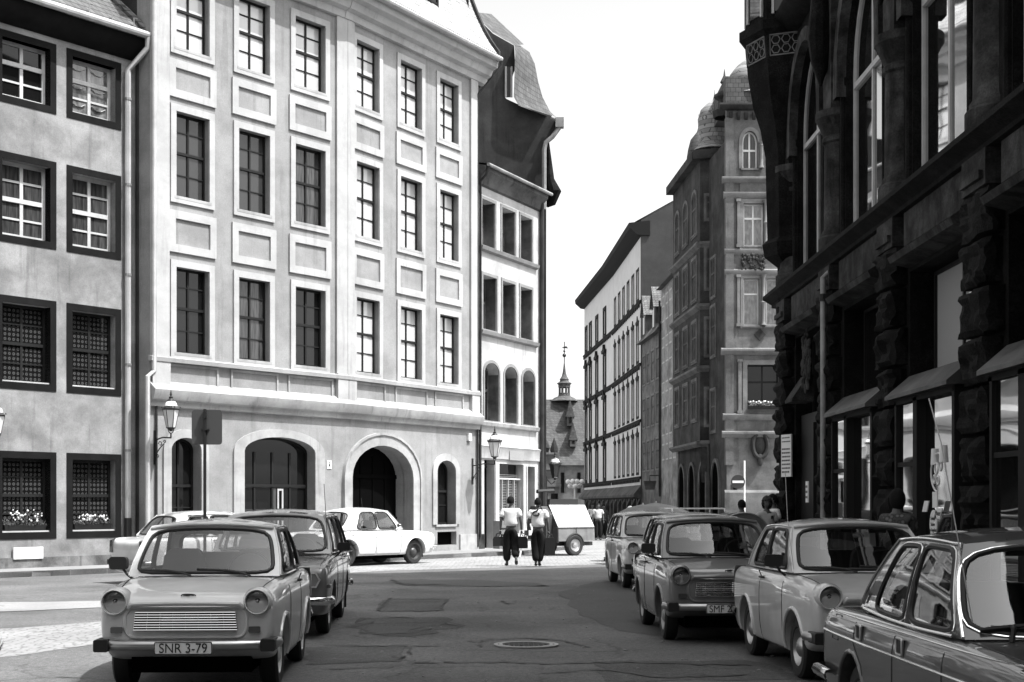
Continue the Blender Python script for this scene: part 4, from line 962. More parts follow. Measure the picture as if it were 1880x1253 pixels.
# ================================================================== UNSEEN HOUSES ADDED BEHIND THE CAMERA (cut the sky light, fill reflections)
for lab, x0, y0, x1, y1, h in (('unseen terrace house added behind the viewpoint to cut the sky light', -18, -24, 4.2, -13, 18), ('unseen plain house added on the left behind the viewpoint to shape the light', -30, -28, -18.5, -4, 15)):
    o = building('unseen_house', lab, (x0, y0))
    MB().box(0, 0, 0, x1-x0, y1-y0, h).build('wall', 'grey_house', o)
    MB().prism([(-.3, h), ((x1-x0)/2, h+4), (x1-x0+.3, h)], -.3, y1-y0+.3).build('roof', 'tiles', o)
    mb = MB()
    for i in range(int((x1-x0)/3)):
        for k in range(4): wn = MB().box(1+i*3, y1-y0+.0, 2+k*3.6, 2.2+i*3, y1-y0+.05, 4+k*3.6).build('window', 'glass_dark', o)

# quoins, pilasters and small consoles on the ornate front
wput(FO, 'corner_pilaster', MB().box(-.05, -.08, 3.3, .3, .3, oz(200)-.4), 'ornate', OB)
for u0, u1, z0, z1 in ((FO.u(1353), FO.u(1358), oz(455), oz(366)), (FO.u(1353), FO.u(1358), oz(600), oz(505)), (FO.u(1355), FO.u(1361), oz(760), oz(660))):
    wput(FO, 'pilaster', MB().box(u0, -.1, z0, u1, -.001, z1).box(u0-.04, -.13, z1-.12, u1+.04, -.001, z1).box(u0-.04, -.13, z0, u1+.04, -.001, z0+.14), 'ornate_light', OB)
for k in range(14):
    wput(FO, 'console', MB().prism([(-.001, oz(200)-.5), (-.12, oz(200)-.4), (-.26, oz(200)-.2), (-.26, oz(200)-.18), (-.001, oz(200)-.18)], .1+k*.34, .24+k*.34, 'x'), 'ornate_dark', OB)
wput(FO, 'apron_panel', MB().box(FO.u(1358), -.06, oz(362), FO.u(1410), -.001, oz(334)), 'ornate', OB)
# ================================================================== GROUND
def gsheet(name, loop, z, m, kind='structure'):
    mb = MB(); tri = tessellate_polygon([[Vector((p[0], p[1], 0)) for p in loop]]); mb.add([(p[0], p[1], z) for p in loop], [tuple(t) for t in tri])
    o = mb.build(name, m); o['kind'] = kind; return o
def asphalt(name, v, patch=.2, cr=1., fine=.3):
    m = mat(name, v, .88); b = m.node_tree.nodes['Principled BSDF']
    c = coords(m, world=True)
    n1 = N(m, 'ShaderNodeTexNoise', Scale=.45, Detail=6., Roughness=.6); L(m, c, 0, n1, 0); r1 = ramp(m, n1, 0, [(.35, v*(1-patch)), (.65, v*(1+patch))])
    n2 = N(m, 'ShaderNodeTexNoise', Scale=75., Detail=3., Roughness=.8); L(m, c, 0, n2, 0); r2 = ramp(m, n2, 0, [(.3, 1-fine), (.7, 1+fine*.6)])
    x = mul(m, r1, 0, r2, 0)
    n4 = N(m, 'ShaderNodeTexNoise', Scale=16., Detail=7., Roughness=.85); L(m, c, 0, n4, 0); r4 = ramp(m, n4, 0, [(.35, 1-fine*.8), (.65, 1+fine*.5)])
    x = mul(m, x, 2, r4, 0)
    # cracks: distorted cells, shown only in patches
    nd = N(m, 'ShaderNodeTexNoise', Scale=2.2, Detail=5., Roughness=.7); L(m, c, 0, nd, 0)
    mx = N(m, 'ShaderNodeMix', data_type='RGBA', blend_type='ADD'); mx.inputs[0].default_value = .5
    m.node_tree.links.new(c.outputs[0], mx.inputs[6]); m.node_tree.links.new(nd.outputs['Color'], mx.inputs[7])
    v1 = N(m, 'ShaderNodeTexVoronoi', feature='DISTANCE_TO_EDGE'); v1.inputs['Scale'].default_value = .55; m.node_tree.links.new(mx.outputs[2], v1.inputs[0])
    rc = ramp(m, v1, 0, [(0, .2), (.022, 1.)])
    nm = N(m, 'ShaderNodeTexNoise', Scale=.5, Detail=3.); L(m, c, 0, nm, 0); rm = ramp(m, nm, 0, [(.48, 0), (.54, cr)])
    y = N(m, 'ShaderNodeMix', data_type='RGBA', blend_type='MULTIPLY'); m.node_tree.links.new(rm.outputs[0], y.inputs[0]); m.node_tree.links.new(x.outputs[2], y.inputs[6]); m.node_tree.links.new(rc.outputs[0], y.inputs[7])
    setcol(m, y, 2); bump(m, n2, 0, .35, .012); return m
M['asphalt'] = asphalt('old_asphalt', .135, .3, .5, .75)
M['asphalt_dark'] = asphalt('newer_dark_asphalt', .078, .15, .2, .45)
M['asphalt_rough'] = asphalt('rough_patched_asphalt', .085, .4, .9, .8)
M['concrete'] = asphalt('pale_concrete_strip', .27, .25, .4, .25)
def cobble(name, v):
    m = mat(name, v, .85); c = coords(m, world=True); vn = N(m, 'ShaderNodeTexVoronoi', feature='DISTANCE_TO_EDGE'); vn.inputs['Scale'].default_value = 8.; vn.inputs['Randomness'].default_value = .6; L(m, c, 0, vn, 0)
    r = ramp(m, vn, 0, [(0, v*.45), (.12, v)]); n1 = N(m, 'ShaderNodeTexNoise', Scale=.7, Detail=6.); L(m, c, 0, n1, 0); r1 = ramp(m, n1, 0, [(.3, .75), (.7, 1.1)])
    x = mul(m, r, 0, r1, 0); setcol(m, x, 2); bump(m, vn, 0, .6, .03); return m
M['cobble'] = cobble('pale_cobbles', .27)
M['paving'] = stucco('pavement_slabs', .26, .2, .0, scale=.8, fine=.12)
m = M['paving']; c = coords(m, world=True); bt = N(m, 'ShaderNodeTexBrick'); bt.inputs['Scale'].default_value = 1.; bt.inputs['Brick Width'].default_value = .6; bt.inputs['Row Height'].default_value = .6; bt.inputs['Mortar Size'].default_value = .01
L(m, c, 0, bt, 0); bump(m, bt, 1, .4, -.02)
M['kerb'] = stucco('granite_kerb', .2, .25, .0, scale=3, fine=.2)

gsheet('ground', [(-900, -300), (900, -300), (900, 1500), (-900, 1500)], -.02, 'asphalt')
gsheet('road', [(-11.5, -12), (7, -12), (11, 60), (11, 140), (3, 140), (-4, 60), (-14, 30)], 0, 'asphalt')
# sunlit cobbled carriageway crossing behind the parked cars
gsheet('cobbled_road', [(-5.6, 31.6), (-5.0, 31.2), (-3.0, 33.8), (2.7, 37.5), (8.2, 40.2), (8.4, 62), (-.2, 60), (-.8, 46), (-4.5, 39), (-7.0, 35.6)], .004, 'cobble')

gsheet('cobbled_corner', [(-14, 12.4), (-7.0, 12.8), (-5.2, 14.9), (-4.2, 17.6), (-5.0, 20.0), (-6.4, 18.2), (-14, 15.9)], .004, 'cobble')
def blob(pts, z, m, name='asphalt_patch', k=.08, seed=1, sub=5):
    """irregular patch outline"""
    rn = random.Random(seed); out = []; n = len(pts)
    for i in range(n):
        a, b = Vector(pts[i]), Vector(pts[(i+1) % n])
        for j in range(sub):
            p = a.lerp(b, j/sub)+Vector((rn.uniform(-k, k), rn.uniform(-k, k))); out.append(tuple(p))
    return gsheet(name, out, z, m)
def G(px, py): d_ = EYE*FL/(py-HY); return ((px-CX)/FL*d_, d_)
blob([G(1030, 1088), G(1100, 1068), G(1180, 1062), G(1300, 1080), G(1330, 1180), G(1130, 1160), G(1058, 1130)], .004, 'asphalt_dark', seed=3, k=.1)
blob([G(715, 1068), G(770, 1063), G(960, 1070), G(1010, 1076), G(900, 1078), G(760, 1076)], .004, 'asphalt_dark', seed=4, k=.25)
blob([G(700, 1102), G(822, 1100), G(812, 1122), G(690, 1124)], .004, 'asphalt_rough', seed=5, k=.05)
blob([G(650, 1136), G(820, 1134), G(845, 1150), G(760, 1172), G(650, 1164)], .004, 'asphalt_rough', seed=6, k=.12)
blob([G(664, 1156), G(690, 1150), G(765, 1152), G(750, 1163), G(690, 1166)], .008, 'asphalt_dark', seed=7, k=.06)
blob([G(560, 1190), G(752, 1184), G(740, 1215), G(560, 1222)], .004, 'asphalt_rough', seed=8, k=.05)
blob([G(1090, 1216), G(1380, 1212), G(1500, 1250), G(1120, 1250)], .004, 'asphalt_rough', seed=9, k=.1)
blob([(-14, 17.4), (-8.4, 20.6), (-5.3, 22.3), (-4.6, 23.2), (-7.0, 23.3), (-9.5, 22.6), (-14, 20.2)], .008, 'concrete', 'concrete_strip', .12, 11, 8)
# cracks: jagged dark ribbons lying on the road
def crack(pts, w, seed):
    rn = random.Random(seed); P_ = []
    for i in range(len(pts)-1):
        a, b = Vector(G(*pts[i])), Vector(G(*pts[i+1])); n = max(2, int((b-a).length/.10))
        for j in range(n): P_.append(a.lerp(b, j/n)+Vector((rn.uniform(-.05, .05), rn.uniform(-.06, .06))))
    mb = MB(); vs = []
    for i, p in enumerate(P_):
        ww = w*1.9*rn.uniform(.3, 1.2); vs += [(p.x-ww*.3, p.y-ww, .012), (p.x+ww*.3, p.y+ww, .012)]
    mb.add(vs, [(2*i, 2*i+2, 2*i+3, 2*i+1) for i in range(len(P_)-1)])
    o = mb.build('road_crack', 'ink'); o['kind'] = 'structure'
crack([(600, 1186), (752, 1188), (820, 1186), (850, 1178), (905, 1180)], .016, 1)
crack([(752, 1188), (745, 1208), (725, 1214)], .02, 2)
crack([(765, 1218), (900, 1217), (1040, 1220), (1150, 1217), (1260, 1222), (1400, 1222)], .02, 3)
crack([(610, 1229), (720, 1226), (745, 1220)], .014, 4)
crack([(640, 1140), (700, 1134), (770, 1136)], .03, 5); crack([(650, 1152), (690, 1144), (640, 1148)], .03, 12)
crack([(695, 1122), (715, 1100), (820, 1101), (808, 1122), (700, 1124)], .022, 6)
crack([(880, 1190), (890, 1176), (950, 1172), (1030, 1176), (1080, 1190)], .018, 7)
crack([(775, 1160), (800, 1150), (822, 1146), (850, 1150)], .03, 8); crack([(720, 1065), (745, 1075), (830, 1074)], .05, 9)
crack([(920, 1104), (930, 1110), (955, 1106)], .03, 10)
crack([(560, 1075), (700, 1071), (900, 1078), (1060, 1074)], .03, 13)
crack([(1000, 1238), (1100, 1230), (1220, 1246), (1400, 1240)], .02, 14)
rn = random.Random(21); mb = MB()
for i in range(60):
    x, y = G(rn.uniform(560, 1420), rn.uniform(1080, 1250)); s_ = rn.uniform(.008, .022)
    mb.ball((x, y, .004), s_, 5, 3, (1.3, 1, .5))
o = mb.build('road_grit', 'concrete'); o['kind'] = 'stuff'
# pavements with kerbs
def pavement(loop, name='pavement'):
    mb = MB().prism(loop, -.01, .12, 'z'); o = mb.build(name, 'paving'); o['kind'] = 'structure'; return o
def kerb(pts, inward):
    mb = MB()
    for (a, b) in zip(pts[:-1], pts[1:]):
        a, b = Vector(a), Vector(b); n = int((b-a).length/.95)+1; d_ = (b-a)/n; nn = Vector((-d_.y, d_.x)).normalized()*inward
        for i in range(n):
            p = a+d_*(i+.008); q = a+d_*(i+.992); r_ = q+nn*.14; s_ = p+nn*.14
            mb.prism([tuple(p), tuple(q), tuple(r_), tuple(s_)], -.01, .128, 'z')
    o = mb.build('kerb', 'kerb'); o['kind'] = 'structure'
lk = [(-17.5, 22.6), (-11.1, 30.4), (-7.4, 34.6), (-4.3, 38.0), (-2.2, 41.2), (.25, 44.2), (2.2, 50.2), (3.0, 60), (3.0, 130)]
pavement(lk+[(-30, 130), (-30, 22.6)]); kerb(lk, 1)
rk = [(3.95, -14), (3.9, 20), (3.95, 27.8), (4.9, 30.4), (9, 33.2), (30, 45)]
pavement(rk+[(30, -14)]); kerb(rk, -1)
rk2 = [(30, 55), (9.2, 58.8), (7.8, 61), (7.1, 74), (6.6, 86), (4.9, 120), (4.9, 130)]
pavement(rk2+[(30, 130)]); kerb(rk2, -1)
o = gsheet('pavement_shade', [(0, 0), (.01, 0), (.01, .01)], -.5, 'asphalt'); bpy.data.objects.remove(o)
# manhole cover
x, y = G(966, 1186)
mh = thing('manhole_cover', 'round manhole cover with pale metal rim in the middle of the road', 'manhole cover', (x, y, 0))
MB().lathe([(.27, .004), (.27, .02), (.365, .02), (.365, .004)], 40).build('rim', 'steel', mh)
mb = MB().lathe([(.0001, .012), (.265, .012), (.265, .004)], 32)
for i in range(-4, 5):
    for j in range(-4, 5):
        if i*i+j*j < 17: mb.box(i*.055-.018, j*.055-.018, .011, i*.055+.018, j*.055+.018, .019)
mb.build('cover', 'asphalt_dark', mh)
mb = MB().lathe([(.31, .021), (.315, .0215), (.32, .021)], 40); mb.build('rim_groove', 'ink', mh)
# leafy weed at the left edge of the road
wd = thing('weed_clump', 'small ragged tuft of weeds on the ground at the left picture edge', 'weed', (-5.62, 15.2, .004))
mb = MB(); rn = random.Random(9)
for i in range(160):
    a = rn.uniform(0, 2*PI); r_ = rn.random()*.16; h = rn.uniform(.04, .17); x, y = r_*math.cos(a), r_*math.sin(a); l = rn.uniform(.03, .09)
    mb.add([(x-.008, y, 0), (x+.008, y, 0), (x+l*math.cos(a), y+l*math.sin(a), h)], [(0, 1, 2)])
mb.build('leaves', 'leaf', wd)
# ================================================================== CARS
def lerp(a, b, t): return a+(b-a)*t
def car_body(S):
    """closed lower body lofted from stations (y, zc, ze, zf, W, zb), front at y=0, wheel arches cut"""
    rows = []
    for (y, zc, ze, zf, Wd, zb) in S['st']:
        zm = lerp(zb, zf, S.get('waist', .62)); t = S.get('tumble', .965)
        rows.append([(0, zc), (.38*Wd, lerp(zc, ze, .25)), (.70*Wd, ze), (S.get('crest', .86)*Wd, zf), (t*Wd, zf-.035*S.get('sh', 1.)), (Wd, lerp(zf, zm, .5)), (Wd, zm), (Wd*.997, lerp(zb, zm, .45)), (.965*Wd, zb+.04), (.90*Wd, zb), (.45*Wd, zb), (0, zb)])
    nh = len(rows[0]); vs = []; fs = []
    n = 2*nh-2
    for (row, st) in zip(rows, S['st']):
        pts = row+[(-x, z) for x, z in reversed(row[1:-1])]
        vs += [(x, st[0], z) for x, z in pts]
    for i in range(len(rows)-1):
        for j in range(n): fs.append((i*n+j, i*n+(j+1) % n, (i+1)*n+(j+1) % n, (i+1)*n+j))
    for i in (0, len(rows)-1):
        o = i*n
        for j in range(nh-1):
            a, b = o+j, o+j+1; c, d_ = o+(n-j-1) % n, o+(n-j) % n
            if j == 0: fs.append((a, b, c))
            elif j == nh-2: fs.append((a, b, d_))
            else: fs.append((a, b, c, d_))
    me = bpy.data.meshes.new('body'); me.from_pydata(vs, [], fs)
    b = bmesh.new(); b.from_mesh(me); bmesh.ops.recalc_face_normals(b, faces=b.faces); b.to_mesh(me); b.free()
    o = bpy.data.objects.new('tmp', me); COL.objects.link(o)
    m1 = o.modifiers.new('s', 'SUBSURF'); m1.levels = 2; m1.render_levels = 2
    me2 = baked(o); o.modifiers.clear(); o.data = me2
    # arches
    r_ = S['arch']; c = MB()
    for ya in S['axles']:
        for s_ in (-1, 1):
            x0, x1 = s_*(S['W']-.25), s_*(S['W']+.3)
            lp = [(ya+r_*math.cos(PI*2*i/28), S['wr']+.01+r_*math.sin(PI*2*i/28)*S.get('archz', 1.)) for i in range(28)]
            c.prism(lp, min(x0, x1), max(x0, x1), 'x')
    ce = c.mesh(); co = bpy.data.objects.new('cut', ce); COL.objects.link(co)
    mo = o.modifiers.new('b', 'BOOLEAN'); mo.operation = 'DIFFERENCE'; mo.object = co; mo.solver = 'EXACT'
    me3 = baked(o); bpy.data.objects.remove(o); bpy.data.objects.remove(co)
    me3.polygons.foreach_set('use_smooth', [True]*len(me3.polygons)); me3.set_sharp_from_angle(angle=R(38))
    bm = bmesh.new(); bm.from_mesh(me3); bv = BVHTree.FromBMesh(bm); bm.free()
    return me3, bv
class Coons:
    def __init__(s, BL, BR, TL, TR, eb, et, el, er):
        """edges given as mid-offsets"""
        s.c = [Vector(p) for p in (BL, BR, TL, TR)]; s.e = [Vector(p) for p in (eb, et, el, er)]
    def ed(s, a, b, off, t): return a.lerp(b, t)+off*(4*t*(1-t))
    def __call__(s, u, v):
        BL, BR, TL, TR = s.c; eb, et, el, er = s.e
        B = s.ed(BL, BR, eb, u); T = s.ed(TL, TR, et, u); Lf = s.ed(BL, TL, el, v); Rt = s.ed(BR, TR, er, v)
        return B*(1-v)+T*v+Lf*(1-u)+Rt*u-(BL*(1-u)*(1-v)+BR*u*(1-v)+TL*(1-u)*v+TR*u*v)
NS = 48
def sq(th, p=None):
    c, s_ = math.cos(th), math.sin(th)
    if p is None: m_ = max(abs(c), abs(s_)); return c/m_, s_/m_
    k = (abs(c)**p+abs(s_)**p)**(-1/p); return c*k, s_*k
def patch_window(P, u0, u1, win, p=6, pts=None):
    """frame mesh with a rounded hole, the glass pane and the seal loop for the window rect win=(a,b,c,d) in patch coords"""
    a, b, c, d_ = win; cu, cv, hu, hv = (a+b)/2, (c+d_)/2, (b-a)/2, (d_-c)/2
    outer = []; inner = []
    for i in range(NS):
        th = 2*PI*i/NS+PI/4*0; x, y = sq(th); outer.append((lerp(u0, u1, (x+1)/2), (y+1)/2)); x, y = sq(th, p); inner.append((cu+hu*x, cv+hv*y))
    vs = []; fs = []; K = 4
    for k in range(K+1):
        for o_, i_ in zip(outer, inner): t = k/K; vs.append(P(lerp(o_[0], i_[0], t), lerp(o_[1], i_[1], t)))
    for k in range(K):
        for i in range(NS): j = (i+1) % NS; fs.append((k*NS+i, k*NS+j, (k+1)*NS+j, (k+1)*NS+i))
    gv = []; gf = []
    ks = [1, .8, .55, .3]
    for t in ks:
        for (x, y) in inner: gv.append(P(cu+(x-cu)*t, cv+(y-cv)*t))
    for k in range(len(ks)-1):
        for i in range(NS): j = (i+1) % NS; gf.append((k*NS+i, k*NS+j, (k+1)*NS+j, (k+1)*NS+i))
    gv.append(P(cu, cv)); 
    for i in range(NS): gf.append(((len(ks)-1)*NS+i, (len(ks)-1)*NS+(i+1) % NS, len(gv)-1))
    seal = [P(x, y) for x, y in inner]
    return (vs, fs), (gv, gf), seal
_cars = {}
def car_parts(kind):
    """all part meshes of one kind of car: list of (name, mesh, material key, parent name, location)"""
    S = SPEC[kind]
    body, bv = car_body(S)
    parts = [('body', body, '@paint', None)]
    gz = S['g']; wbY, wbZ, wbH = gz['wb']; wtY, wtZ, wtH = gz['wt']; rtY, rtZ, rtH = gz['rt']; rbY, rbZ, rbH = gz['rb']; cr = gz['crown']
    A = {s_: Vector((s_*wbH, wbY, wbZ)) for s_ in (-1, 1)}; B = {s_: Vector((s_*wtH, wtY, wtZ)) for s_ in (-1, 1)}
    C = {s_: Vector((s_*rtH, rtY, rtZ)) for s_ in (-1, 1)}; D = {s_: Vector((s_*rbH, rbY, rbZ)) for s_ in (-1, 1)}
    zero = Vector((0, 0, 0)); fb = Vector((0, -.10, .012)); ft = Vector((0, -.06, cr*.55)); rt_ = Vector((0, .05, cr*.5)); rb_ = Vector((0, .08, 0))
    sb = {s_: Vector((s_*.02, 0, gz.get('sb', 0.))) for s_ in (-1, 1)}; stp = {s_: Vector((s_*.02, 0, cr*.35)) for s_ in (-1, 1)}
    el = lambda s_, k=1: Vector((s_*gz.get('bow', .025), 0, 0))
    pil = Vector((0, 0, gz.get('pb', .0)))
    roof = MB(); glass = []; seals = []
    Pw = Coons(A[-1], A[1], B[-1], B[1], fb, ft, el(-1)+pil, el(1)+pil)
    w = gz['wwin']; fr_, gl, se = patch_window(Pw, 0, 1, (w[0], 1-w[0], w[1], 1-w[2]), gz.get('wp', 8)); roof.add(*fr_); glass.append(('windscreen', gl)); seals.append(se)
    Pr = Coons(D[1], D[-1], C[1], C[-1], rb_, rt_, el(1), el(-1))
    w = gz['rwin']; fr_, gl, se = patch_window(Pr, 0, 1, (w[0], 1-w[0], w[1], 1-w[2]), 5); roof.add(*fr_); glass.append(('rear_window', gl)); seals.append(se)
    for s_ in (-1, 1):
        Ps = Coons(A[s_], D[s_], B[s_], C[s_], sb[s_], stp[s_], el(s_)+pil, el(s_))
        for (u0, u1, wn) in gz['sides']:
            fr_, gl, se = patch_window(Ps, u0, u1, wn, gz.get('sp', 8)); roof.add(*fr_); glass.append(('side_window', gl)); seals.append(se)
        S['Ps%d' % s_] = Ps
    # roof panel
    Pt = Coons(B[-1], B[1], C[-1], C[1], ft, rt_, stp[-1], stp[1]); n = 14; vs = []
    for i in range(n+1):
        for j in range(n+1):
            u, v = i/n, j/n; p = Pt(u, v); k = 16*u*(1-u)*v*(1-v); p = p+Vector((0, 0, cr*.45*k**.7)); vs.append(p)
    roof.add(vs, [(i*(n+1)+j, (i+1)*(n+1)+j, (i+1)*(n+1)+j+1, i*(n+1)+j+1) for i in range(n) for j in range(n)])
    # weld the panels together
    me = roof.mesh('roof'); b = bmesh.new(); b.from_mesh(me); bmesh.ops.remove_doubles(b, verts=b.verts, dist=.004); bmesh.ops.recalc_face_normals(b, faces=b.faces); b.to_mesh(me); b.free()
    me.polygons.foreach_set('use_smooth', [True]*len(me.polygons)); me.set_sharp_from_angle(angle=R(32))
    parts.append(('roof', me, '@roof', None))
    # drip rail
    for s_ in (-1, 1):
        mb = MB(); Ps = S['Ps%d' % s_]; mb.tube([Ps(0, v)+Vector((s_*.008, -.0, .0)) for v in (0.02, .3, .6, .9, 1)]+[Ps(u, 1)+Vector((s_*.012, 0, -.005)) for u in [i/12 for i in range(1, 12)]]+[Ps(1, v)+Vector((s_*.008, .0, 0)) for v in (1, .8, .5, .3, .05)], .009, 6)
        parts.append(('drip_rail', mb.mesh(), '@rail', 'roof'))
    if S.get('peak'):
        mb = MB(); mb.tube([Pw(u/16, 1.0)+Vector((0, -.015, .0)) for u in range(17)], .020, 8); parts.append(('roof_lip', mb.mesh(), '@roof', 'roof'))
    for (nm, gm), se in zip(glass, seals):
        parts.append((nm, MB().add(*gm).mesh(nm), 'car_glass', None))
        parts.append(('seal', MB().tube(se, S.get('sealr', .019), 6, closed=True).mesh('seal'), 'black', '^'))
        if S.get('chrome_seal'):
            c_ = sum(se, Vector())/len(se); parts.append(('chrome_ring', MB().tube([p+(p-c_).normalized()*.02 for p in se], .007, 6, closed=True).mesh('chrome_ring'), 'chrome', '^'))
    def hit(s_, y, z, off=0.):
        h = bv.ray_cast(Vector((s_*2, y, z)), Vector((-s_, 0, 0)), 3)
        return Vector((h[0].x+s_*off, y, z)) if h[0] else Vector((s_*S['W'], y, z))
    def top(x, y, off=0.):
        h = bv.ray_cast(Vector((x, y, 3)), Vector((0, 0, -1)), 4); return Vector((x, y, (h[0].z if h[0] else 1)+off))
    def nose(x, z, off=0.):
        h = bv.ray_cast(Vector((x, -1, z)), Vector((0, 1, 0)), 4); return Vector((x, (h[0].y if h[0] else 0)-off, z))
    def tail(x, z, off=0.):
        h = bv.ray_cast(Vector((x, S['L']+1, z)), Vector((0, -1, 0)), 4); return Vector((x, (h[0].y if h[0] else S['L'])+off, z))
    S['hit'], S['top'], S['nose'], S['tail'] = hit, top, nose, tail
    # shut lines
    mb = MB()
    for ln in S['lines']:
        for s_ in (-1, 1):
            pts = []
            for (a, b_) in zip(ln[:-1], ln[1:]):
                k = max(2, int(math.hypot(b_[0]-a[0], b_[1]-a[1])/.06))
                for i in range(k+1):
                    if i == 0 and pts: continue
                    pts.append(hit(s_, lerp(a[0], b_[0], i/k), lerp(a[1], b_[1], i/k), -.001))
            mb.tube(pts, .006, 5)
    for (xh, y0, y1) in S.get('hoodlines', ()):
        for s_ in (-1, 1): mb.tube([top(s_*lerp(xh[0], xh[1], t/12), lerp(y0, y1, t/12), -.001) for t in range(13)], .006, 5)
    parts.append(('shut_line', mb.mesh(), 'black', 'body'))
    if S.get('archlip'):
        mb = MB(); r_ = S['arch']
        for ya in S['axles']:
            for s_ in (-1, 1):
                pts = []
                for i in range(21):
                    a = R(-18)+(PI+R(36))*i/20; y, z = ya+(r_+.012)*math.cos(a), S['wr']+.01+(r_+.012)*math.sin(a); 
                    if z > (.34 if y < ya and ya < 1 and S['L'] < 3.6 else .23): pts.append(hit(s_, y, z, .000))
                parts.append(('arch_lip', MB().tube(pts, S['archlip'], 8).mesh(), '@paint', 'body'))
        pass
    if S.get('trim'):
        for (y0, y1, z0, z1, r_) in S['trim']:
            for s_ in (-1, 1): parts.append(('side_trim', MB().tube([hit(s_, lerp(y0, y1, t/24), lerp(z0, z1, t/24), .002) for t in range(25)], r_, 6).mesh(), 'chrome' if S.get('chrome_seal') else 'dullchrome', 'body'))
    # handles
    for s_ in (-1, 1):
        for (y, z) in S['handles']:
            h = hit(s_, y, z, .0)
            if S.get('boxhandle'):
                h = h+Vector((s_*.006, 0, 0))
                mb = MB().tube([(x_, -.004, z_) for x_, z_ in rrect(0, 0, .055, .045, .01, 3)], .009, 8, closed=True); mm = Matrix.Translation(h) @ Matrix.Rotation(s_*PI/2, 4, 'Z'); parts.append(('door_handle', mb.xf(mm).mesh(), 'dullchrome', None))
                mb = MB().box(-.05, -.003, -.04, .05, .02, .04).xf(mm); parts.append(('handle_recess', mb.mesh(), 'black', '^'))
            else:
                mb = MB().tube([h+Vector((s_*.004, -.0, 0)), h+Vector((s_*.03, .01, 0)), h+Vector((s_*.032, .10, 0)), h+Vector((s_*.004, .115, 0))], .011, 8); parts.append(('door_handle', mb.mesh(), S.get('handlem', 'black'), None))
    # wheels
    r_ = S['wr']; tw = .075
    ty = MB().lathe([(r_*.60, -tw*.8), (r_*.66, -tw), (r_*.9, -tw*1.05), (r_*.985, -tw*.8), (r_, -tw*.4), (r_, tw*.4), (r_*.985, tw*.8), (r_*.9, tw*1.05), (r_*.66, tw), (r_*.60, tw*.8), (r_*.6, -tw*.8)], 36, axis='x').mesh('wheel')
    rim = MB().lathe([(r_*.62, -tw*.75), (r_*.60, -tw*.95), (r_*.56, -tw*.6), (r_*.5, -tw*.2), (r_*.36, -tw*.30), (r_*.30, -tw*.75), (r_*.18, -tw*1.0), (.001, -tw*1.05)], 36, axis='x')
    for k in range(10):
        a = 2*PI*k/10; rim.lathe([(.012, -tw*.36), (.012, -tw*.3), (.001, -tw*.3)], 8, (0, r_*.43*math.cos(a), r_*.43*math.sin(a)), 'x')
    rim = rim.mesh('rim')
    for ya in S['axles']:
        for s_ in (-1, 1):
            parts.append(('wheel', ty, 'tyre', None, (s_*S['track'], ya, r_), 0 if s_ < 0 else PI))
            parts.append(('rim', rim, '@rim', '^'))
    mb = MB()
    for ya in S['axles']:
        for s_ in (-1, 1): mb.box(s_*(S['W']-.26), ya-r_*1.15, .2, s_*(S['W']-.22), ya+r_*1.15, .75)
    mb.box(-S['W']+.25, .3, .17, S['W']-.25, S['L']-.3, .3); parts.append(('underside', mb.mesh(), 'void', 'body'))
    # seats and wheel seen through the glass
    def seat(x, y, zt, m_='seat'):
        mb = MB(); lp = [(x+.21*a, b) for a, b in ((-1, -.3), (1, -.3), (1, .0), (.9, .16), (.72, .22), (.55, .24), (-.55, .24), (-.72, .22), (-.9, .16), (-1, 0))]
        mb.prism([(p[0], zt-.24+p[1]) for p in lp], y, y+.09); return mb
    s1 = gz.get('seaty', 1.75); zs = gz.get('seatz', 1.17)
    for x in (-.34, .34):
        parts.append(('front_seat', seat(x, s1, zs).mesh(), S.get('seatm', 'seat'), None))
    parts.append(('rear_seat', MB().prism([(-.56, .8), (.56, .8), (.56, zs-.13), (.48, zs-.06), (-.48, zs-.06), (-.56, zs-.13)], s1+.85, s1+.97).mesh(), S.get('seatm', 'seat'), None))
    swx = .34      # driver on the car's left (+x when the car faces us)
    mb = MB(); cen = Vector((swx, s1-.48, gz.get('swz', .98))); rr = .19
    mb.tube([cen+Vector((rr*math.cos(t), rr*math.sin(t)*math.sin(R(25)), rr*math.sin(t)*math.cos(R(25)))) for t in [2*PI*i/28 for i in range(28)]], .012, 6, closed=True)
    mb.tube([cen+Vector((-rr, 0, 0)), cen, cen+Vector((rr, 0, 0))], .012, 6).tube([cen, cen+Vector((0, -.3, -.15))], .02, 6); parts.append(('steering_wheel', mb.mesh(), 'black', None))
    parts.append(('dashboard', MB().prism([(wbY+.05, wbZ-.14), (wbY+.05, wbZ-.02), (wbY+.28, wbZ-.0), (wbY+.34, wbZ-.06), (wbY+.34, wbZ-.14)], -wbH+.1, wbH-.1, 'x').mesh(), 'black', None))
    pm = Pw(.5, .86)+Vector((0, .09, 0)); parts.append(('rear_view_mirror', MB().box(pm.x-.1, pm.y, pm.z-.03, pm.x+.1, pm.y+.02, pm.z+.03).tube([pm, pm+Vector((0, 0, .06))], .006, 5).mesh(), 'black', None))
    pv = Pw(.68, .93)+Vector((0, .06, -.01)); 
    for x in (-.62, .28) if S.get('visor', 1) else ():
        parts.append(('sun_visor', MB().box(x*wtH-.0, pv.y-.0, pv.z-.05, x*wtH+.34*wtH*2*.5, pv.y+.015, pv.z+.04).mesh(), 'seat', None))
